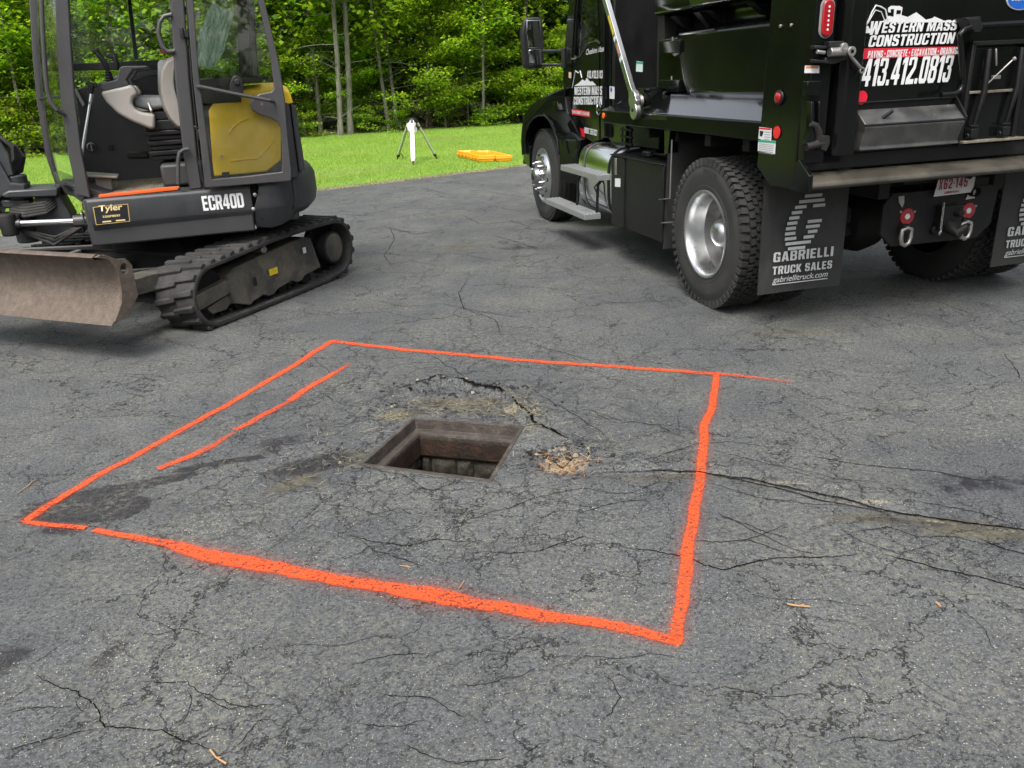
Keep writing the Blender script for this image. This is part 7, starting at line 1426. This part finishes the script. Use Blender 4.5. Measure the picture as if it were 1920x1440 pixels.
m_ = MB(); m_.loft([[(3.60, y * .95, 1.66), (3.24, y * .9, 2.50), (3.236, y * .9, 2.50), (3.595, y * .95, 1.66)] for y in (-.98, .98)]); obj("windscreen", m_, GLASS2, CB)
m_ = MB(); m_.tube([(x, 1.004, z) for x, z in ((2.50, 1.83), (2.62, 1.865), (2.80, 1.845), (2.98, 1.785), (3.10, 1.73), (3.20, 1.715), (3.30, 1.72))], .011, 8); m_.tube([(x, 1.004, z) for x, z in ((2.545, .98), (2.55, 1.5), (2.55, 1.9), (2.60, 2.42))], .006, 6); m_.tube([(x, 1.004, z) for x, z in ((3.36, 1.1), (3.33, 1.45), (3.30, 1.72), (3.20, 2.15), (3.06, 2.46))], .006, 6); obj("door_seam", m_, BLACK, CB)
m_ = MB(); m_.bx(2.62, 2.95, .0, .6, 1.3, 1.95); m_.bx(2.65, 3.1, .15, .6, 1.15, 1.35); m_.lathe([(0, .19), (.015, .205), (.03, .19)], (3.3, .42, 1.72), 'x', 24); obj("cab_seat", m_, DPL, CB, .04, 3)
m_ = MB(); dh = [(2.557,1.257)][0]; m_.lathe([(0, .055), (.010, .060), (.014, .055), (.010, .048)], (dh[0], 1.0, dh[1]), seg=32); m_.bx(dh[0] - .05, dh[0] + .05, 1.002, 1.016, dh[1] - .02, dh[1] + .005); obj("door_handle", m_, CHR, CB)
# sleeve / step panel under the door and the tapering panel behind it
m_ = MB(); m_.loft([[(2.60, .99, 1.0), (3.38, .99, 1.06), (3.30, .80, .96), (2.60, .80, .93)], [(2.60, .93, .93), (3.10, .93, .93), (3.05, .80, .88), (2.60, .80, .86)]]); m_.loft([[(2.05, y, .93), (2.40, y, .92), (2.42, y, 1.14), (2.02, y, 1.14)] for y in (.55, .95)]); obj("cab_sill", m_, BLACK, CB, .01, 3)
for k, z in enumerate((.98, 1.04, 1.10)):
    m_ = MB(); m_.tube([(1.72, 1.02, z), (1.98, 1.02, z)], .010, 8); m_.tube([(1.74 + .2 * (k % 2), 1.02, .96), (1.74 + .2 * (k % 2), 1.02, 1.12)], .008, 8); obj("air_line", m_, UNDER, TR)
# hood and fenders
m_ = MB(); m_.loft([[(3.58, y * 1.0, z) for y, z in ((-.92, 1.15), (-.88, 1.60), (-.70, 1.70), (.70, 1.70), (.88, 1.60), (.92, 1.15))], [(4.2, y * .86, z) for y, z in ((-.92, 1.10), (-.88, 1.48), (-.68, 1.60), (.68, 1.60), (.88, 1.48), (.92, 1.10))], [(4.85, y * .66, z) for y, z in ((-.92, .85), (-.88, 1.28), (-.66, 1.40), (.66, 1.40), (.88, 1.28), (.92, .85))], [(4.95, y * .62, z) for y, z in ((-.90, .80), (-.86, 1.15), (-.64, 1.28), (.64, 1.28), (.86, 1.15), (.90, .80))]]); hd = obj("hood", m_, BLACK, TR, .03, 4)
def fender(s_):
    out = [(4.645,0.688),(4.667,0.86),(4.599,1.028),(4.447,1.17),(4.222,1.269),(3.911,1.342),(3.529,1.4),(3.179,1.444),(3.046,1.459)]; inn = [(4.459,0.733),(4.463,0.872),(4.407,0.971),(4.267,1.06),(4.093,1.13),(3.889,1.17),(3.697,1.171),(3.516,1.123),(3.362,1.027),(3.264,0.942),(3.222,0.795)]
    top = [out[-1], [(3.402,1.437)][0], [(3.475,1.362)][0], [(3.416,1.194)][0], [(3.216,1.044)][0], [(2.966,0.953)][0], [(3.014,0.762)][0]]
    out = out[:-2] + [[(3.42,1.434)][0], [(3.423,1.453)][0]]; top[0] = out[-1]
    wm = [1.19] * (len(out) - 3) + [1.16, 1.10] + [1.04, 1.04, 1.035, 1.035, 1.05, 1.06, 1.08] + [1.10, 1.15] + [1.19] * (len(inn) - 2)
    poly = out[:-1] + top + inn[::-1]
    m_ = MB(); cenx, cenz = 4.02, .9
    rings = []
    for dy, k, dz in ((0, .985, -.012), (-.015, 1.0, 0), (-.16, 1.0, .012), (-.36, .99, .02), (-.50, .97, .02)): rings.append([((x - cenx) * k + cenx, (max(wm[i] + dy, .70 + dy * .2)) * s_, (z - cenz) * k + cenz + dz) for i, (x, z) in enumerate(poly)])
    m_.loft(rings); f = obj("fender", m_, BLACK, TR, .012, 3, ang=40)
    m_ = MB(); m_.tube([(x, 1.192 * s_, z) for x, z in inn], .012, 8); obj("fender_lip", m_, BLACK, f)
    m_ = MB(); m_.loft([[(4.45, y * s_, .55), (4.72, y * s_, .60), (4.72, y * s_, .78), (4.45, y * s_, .80)] for y in (.2, 1.15)]); m_.tube([(4.72, .0, .60), (4.72, 1.15 * s_, .60)], .03, 10); obj("bumper", m_, BLACK, TR, .015, 3)
    m_ = MB(); m_.lathe([(-.02, .001), (-.02, .07), (.03, .08), (.06, .05), (.07, .001)], (4.70, 1.0 * s_, 1.0), 'x', 24); obj("headlight", m_, simple("lamp_glass", (.6, .45, .3), .1, coat=.5), f)
    m_ = MB(); m_.loft([[(3.34, .62 * s_, z), (3.34, 1.16 * s_, z), (3.02, 1.05 * s_, z + .0), (2.95, .62 * s_, z)] for z in (.50, .95)]); obj("splash_panel", m_, BLACK, TR, .02, 3)
    return f
fender(1); fender(-1)
m_ = MB(); t_ = [(3.508,0.997),(3.227,1.143),(3.023,1.027)]; m_.uz(t_, 1.04, 1.06); m_.uz([(3.665,1.318),(3.523,1.31),(3.477,1.225),(3.636,1.216)], 1.05, 1.10); obj("fender_bracket", m_, BLACK, TR, .003)
# mirror
m_ = MB(); mp_ = [(y, z) for y, z in ((1.30, 1.64), (1.27, 1.66), (1.26, 1.75), (1.26, 2.12), (1.28, 2.18), (1.33, 2.20), (1.46, 2.20), (1.52, 2.18), (1.54, 2.12), (1.54, 1.72), (1.52, 1.66), (1.48, 1.64))]
MIRX = 3.95; MO = [(1.333,2.015),(1.304,2.129),(1.262,2.154),(1.144,2.156),(1.103,2.134),(1.094,2.008),(1.098,1.699),(1.123,1.651),(1.281,1.647),(1.322,1.675)]
m_ = MB(); cy0 = sum(p[0] for p in MO) / len(MO); cz0 = sum(p[1] for p in MO) / len(MO)
m_.loft([[(MIRX + dx, cy0 + (y - cy0) * k, cz0 + (z - cz0) * k) for y, z in MO] for dx, k in ((0, .93), (.01, 1.0), (.06, 1.02), (.11, .95), (.14, .75))]); mi = obj("mirror", m_, BLKP, TR, .008, 3)
MIRM = simple("mirror_glass", (.75, .78, .80), .03, metal=1, var=.02)
m_ = MB(); m_.wz([(1.278,2.127),(1.13,2.124),(1.128,2.008),(1.126,1.85),(1.27,1.855),(1.282,2.013)], MIRX - .004, MIRX + .004); obj("mirror_face", m_, MIRM, mi, .003)
m_ = MB(); m_.loft([[(MIRX - .004 - .014 * math.sin(i * 3.14) , a[0], a[1]) for i, a in zip((0, .5, 1, 1, .5, 0), ([(1.265,1.833)][0], [(1.199,1.836)][0], [(1.127,1.834)][0], [(1.126,1.684)][0], [(1.192,1.681)][0], [(1.265,1.684)][0]))], [(MIRX + .01, a[0], a[1]) for a in ([(1.265,1.833)][0], [(1.199,1.836)][0], [(1.127,1.834)][0], [(1.126,1.684)][0], [(1.192,1.681)][0], [(1.265,1.684)][0])]]); obj("convex_mirror", m_, MIRM, mi, .002)
m_ = MB()
for pa, pb in (([(1.116,1.817)][0], [(0.989,1.805)][0]), ([(1.12,1.683)][0], [(0.992,1.665)][0])): m_.tube([(3.97, pa[0], pa[1]), (3.60, pb[0], pb[1])], .017, 10)
pa, pb = [(0.983,1.83)][0], [(0.981,1.634)][0]; m_.box((3.57, (pa[0] + pb[0]) / 2, (pa[1] + pb[1]) / 2), (.09, .07, abs(pa[1] - pb[1]))); m_.loft([[(3.60, pa[0], z), (3.52, pa[0], z), (3.36, 1.0, z), (3.46, 1.0, z)] for z in (pb[1] + .06, pa[1] - .05)]); obj("mirror_arm", m_, BLKP, mi, .008, 3)
m_ = MB(); an = [(1.245,2.148)][0]; m_.tube([(4.05, an[0], an[1]), (4.05, an[0], an[1] + .8)], .006, 6); obj("antenna", m_, BLKP, mi)
# cab lettering (reads rearwards, -x)
XC, YC = (-1, 0, 0), (0, 0, 1)
def cabt(s, p0, p1, h_, bold=.04, shear=0, mat=WHITE, w=1.0022):
    if s.upper() == s: return block(s, mat, cs, (p0[0], w, p0[1]), (-1, 0, (p1[1] - p0[1]) / max(.01, abs(p1[0] - p0[0]))), YC, h_, abs(p1[0] - p0[0]), shear=shear * .5)
    return text(s, mat, cs, (p0[0], w, p0[1]), (-1, 0, (p1[1] - p0[1]) / max(.01, abs(p1[0] - p0[0]))), YC, h_, abs(p1[0] - p0[0]), bold=bold, shear=shear)
C_ = [(3.253,1.374),(2.48,1.382),(3.274,1.28),(2.481,1.297),(3.345,1.189),(2.81,1.171),(2.875,1.531),(2.465,1.528),(2.899,1.744),(2.423,1.761)]
cabt("WESTERN MASS", C_[0], C_[1], .078, .05, .15); cabt("CONSTRUCTION", C_[2], C_[3], .075, .05, .1); cabt("413.412.0813", C_[6], C_[7], .070, .05, .1); cabt("Cheshire Mass", C_[8], C_[9], .05, .01, .35)
m_ = MB(); m_.uz([(3.342,1.237),(2.809,1.226),(2.81,1.171),(3.345,1.179)], 1.0015, 1.0025); obj("red_banner", m_, RED, cs); cabt("PAVING \u2022 CONCRETE \u2022 EXCAVATION", [(3.328,1.195)][0], [(2.825,1.185)][0], .030, .02, .1, w=1.004)
m_ = MB(); m_.uz([(3.249,1.462),(3.105,1.492),(3.011,1.522),(2.936,1.506),(2.89,1.536),(2.788,1.496),(2.744,1.506),(2.631,1.467)], 1.0015, 1.0025); obj("logo", m_, WHITE, cs); m_ = MB(); m_.tube([(x, 1.003, z) for x, z in [(3.316,1.441),(3.263,1.518),(3.211,1.604),(3.117,1.582),(3.07,1.602),(3.026,1.537)]], .005, 6); obj("logo_boom_line", m_, WHITE, cs)
m_ = MB(); m_.uz([(3.106,1.056),(2.965,1.053),(2.968,0.975),(3.046,0.976)], 1.0, 1.002); obj("sticker", m_, RED, cs); cabt("USDOT 3557027", [(2.966,1.016)][0], [(2.61,1.005)][0], .055, .03)
m_ = MB(); m_.uz([(2.413,1.457),(2.295,1.452),(2.295,1.346),(2.413,1.349)], .953, .958); l5 = obj("sticker", m_, WHITE, CB, label="white sticker with blue disc behind the cab door"); m_ = MB(); c_ = [(2.36,1.429)][0]; m_.lathe([(0, .001), (0, .022), (.002, .022), (.002, .001)], (c_[0], .958, c_[1]), seg=20); obj("blue_disc", m_, BLU, l5)
m_ = MB(); m_.uz([(3.417,1.596),(3.335,1.59),(3.338,1.534),(3.42,1.54)], .998, 1.003); obj("sticker", m_, simple("amber_sticker", (.6, .45, .3), .5), cs)
m_ = MB(); m_.lathe([(0, .026), (.006, .025), (.010, .016), (.010, .001)], ([(1.875,1.228)][0][0], 1.225, [(1.875,1.228)][0][1]), seg=28); obj("side_marker", m_, ORL, BD, label="orange side marker on the rail's nose")
# panel behind the cab door at the body's front (filler between cab and body)
m_ = MB(); m_.bx(1.40, 2.38, .30, .92, .95, 1.28); m_.bx(2.30, 2.36, -.9, .955, 1.10, 2.3); obj("cab_rear_guard", m_, BLKM, TR, .01)

# ================================================================ surveying tripod, with a plastic bag over its head
tc = Vector((-1.735, 17.0, 0)); tz = lawn_z(tc.x, tc.y)
tri = empty("survey_tripod", (tc.x, tc.y, tz), 0, "aluminium surveying tripod standing on the lawn", "tripod")
feet = [Vector(p) - Vector((tc.x, tc.y)) for p in ((-2.17, 17.55), (-1.715, 16.3), (-1.32, 17.27))]
TA = simple("tripod_aluminium", (.42, .43, .35), .4, metal=.15, var=.05); TW = simple("tripod_white", (.75, .76, .78), .5)
top = Vector((0, 0, .83)); m_ = MB(); m_.lathe([(.79, .001), (.79, .05), (.80, .075), (.825, .08), (.832, .07), (.832, .001)], (0, 0, 0), 'z', 24); obj("tripod_head", m_, BLKP, tri, .003)
for i, f in enumerate(feet):
    a = Vector((f.x * .16, f.y * .16, .79)); b = Vector((f.x, f.y, .0)); d_ = (b - a); sd_ = Vector((-d_.y, d_.x, 0)).normalized(); up_ = d_.cross(sd_).normalized()
    def bar(p, q, w_, t_, mat, nm, par, bev=.003, **k):
        m_ = MB(); m_.loft([[r_ + sd_ * x * w_ + up_ * y * t_ for x, y in ((-1, -1), (1, -1), (1, 1), (-1, 1))] for r_ in (p, q)]); return obj(nm, m_, mat, par, bev, **k)
    lg = bar(a, a.lerp(b, .88), .028 if i != 1 else .040, .014, TA if i != 1 else TW, "leg", tri, label="white faced leg with a narrow printed strip" if i == 1 else None)
    bar(a.lerp(b, .86), a.lerp(b, .93), .030, .02, BLKP if i != 1 else STEEL, "leg_clamp", lg); m_ = MB(); m_.tube([a.lerp(b, .92), b], [.018, .010], 10); obj("foot", m_, BLKP, lg)
    bar(a.lerp(b, -.02), a.lerp(b, .07), .03, .022, BLKP, "leg_hinge", lg)
    if i != 1: bar(a.lerp(b, .15), a.lerp(b, .19), .028, .02, BLKP, "clamp_lever", lg)
    else:
        m_ = MB(); n_ = up_ * (1 if up_.y < 0 else -1)
        for k, (s0, s1) in enumerate(((.42, .47), (.50, .53), (.56, .62), (.66, .68), (.72, .80))): m_.loft([[a.lerp(b, s) + sd_ * x + n_ * y for x, y in ((-.007, .0125), (.007, .0125), (.007, .0135), (-.007, .0135))] for s in (s0, s1)])
        obj("printed_strip", m_, GREYP, lg)
    if i == 0: m_ = MB(); p0 = a.lerp(b, .84); m_.tube([p0, p0 + Vector((.05, 0, -.01)), p0 + Vector((.075, 0, -.06)), p0 + Vector((.065, 0, -.11))], .008, 6); obj("strap", m_, BLKP, lg)
def film2():
    m, t, p = new_mat("white_plastic_film"); n = tnoise(t, texco(t), 30, 5, .6); lk(t, ramp(t, n.outputs[0], [(.35, (.62, .60, .63)), (.6, (.82, .82, .84))]), p.inputs["Base Color"]); p.inputs["Roughness"].default_value = .35
    lk(t, bump(t, n.outputs[0], .8, .01), p.inputs["Normal"]); return m
m_ = MB(); N1, N2 = 16, 24
def bagp(i, j):
    t_ = i; a = j * 2 * math.pi; r_ = .02 + .085 * math.sin(min(1, t_ * 1.35) * 2.2) ** .8 * (1 - .25 * t_); nz = noise.noise(Vector((math.cos(a) * 1.8, math.sin(a) * 1.8, t_ * 3)))
    return ((r_ * math.cos(a)) * (1 + .35 * nz) + .005 - .02 * math.sin(t_ * 3), r_ * math.sin(a) * (1 + .3 * nz) - .09, .775 - .215 * t_ + .012 * nz)
m_.grid(bagp, N1, N2)
b2 = obj("plastic_bag", m_, film2(), None, loc=(tc.x, tc.y, tz), ang=180); tag(b2, "white plastic bag tied over the tripod's head", "plastic bag")
m_ = MB(); m_.grid(lambda i, j: (-.01 + .05 * (1 - i * .5) * math.cos(j * 6.283) , -.12 - .03 * math.sin(j * 6.283) - .04 * i, .58 - .13 * i), 6, 14); 
obj("bag_tail", m_, b2.data.materials[0], b2, ang=180)
# ================================================================ open orange case lying on the lawn
cz0_ = .05; K = [Vector(p) for p in [(-0.904,16.878),(-0.377,15.529),(-0.121,15.418),(0.213,15.46),(0.224,16.677),(-0.257,18.477),(-1.064,18.759)]]
o_ = Vector((-.46 + .02, 16.10)); ang = math.atan2(.0, 1)
cs_ = empty("instrument_case", (-.44, 16.12, lawn_z(-.4, 16.2) + .01), 0, "bright orange plastic case lying open and empty on the lawn", "case")
# front right edge direction and depth direction from the outline on the ground
fr_d = Vector((.68, -.05)).normalized(); dp_d = Vector((-.55, 1.55)).normalized()
def half(off, w_, dpt, h_, name, lab):
    """open tray: rim, walls, recessed floor with ribs"""
    m_ = MB(); 
    def P(a, b, z): q = fr_d * (off + a) + dp_d * b; return (q.x, q.y, z)
    def rect(i_, z): return [P(i_, i_, z), P(w_ - i_, i_, z), P(w_ - i_, dpt - i_, z), P(i_, dpt - i_, z)]
    m_.loft([rect(.022, 0), rect(.008, h_ * .45), rect(.0, h_ * .46), rect(.0, h_ * .54), rect(.006, h_ * .55), rect(.003, h_ - .008), rect(.008, h_), rect(.028, h_), rect(.036, h_ - .01), rect(.05, .03), rect(.2, .028)], cap=False)
    q = obj(name, m_, CASE, cs_, .006, 3, label=lab)
    m_ = MB()
    for k in range(4): b0 = .12 + (dpt - .2) * k / 4; m_.loft([[P(.05, b0, .03), P(w_ - .05, b0, .03), P(w_ - .05, b0 + .02, .03), P(.05, b0 + .02, .03)], [P(.07, b0 + .004, h_ * .7), P(w_ - .07, b0 + .004, h_ * .7), P(w_ - .07, b0 + .016, h_ * .7), P(.07, b0 + .016, h_ * .7)]])
    m_.loft([[P(w_ * .45, .06, .03), P(w_ * .55, .06, .03), P(w_ * .55, dpt - .06, .03), P(w_ * .45, dpt - .06, .03)], [P(w_ * .47, .07, h_ * .8), P(w_ * .53, .07, h_ * .8), P(w_ * .53, dpt - .07, h_ * .8), P(w_ * .47, dpt - .07, h_ * .8)]]); obj("rib", m_, CASE, q, .003)
    m_ = MB()
    for k in range(7): b0 = .06 + (dpt - .14) * k / 6; m_.loft([[P(-.008, b0, .02), P(.012, b0, .02), P(.012, b0 + .03, .02), P(-.008, b0 + .03, .02)], [P(-.006, b0, h_ - .03), P(.01, b0, h_ - .03), P(.01, b0 + .03, h_ - .03), P(-.006, b0 + .03, h_ - .03)]])
    obj("wall_rib", m_, CASE, q, .003)
half(0, .315, 1.45, .115, "case_base", "left half of the case"); half(.33, .32, 1.35, .105, "case_lid", "right half of the case")
m_ = MB(); 
for k in range(3): b0 = .2 + .45 * k; q = fr_d * .322 + dp_d * b0; m_.box((q.x, q.y, .085), (.03, .08, .02), Matrix.Rotation(math.atan2(dp_d.y, dp_d.x) - math.pi / 2, 3, 'Z'))
obj("hinge", m_, CASE, cs_, .003)
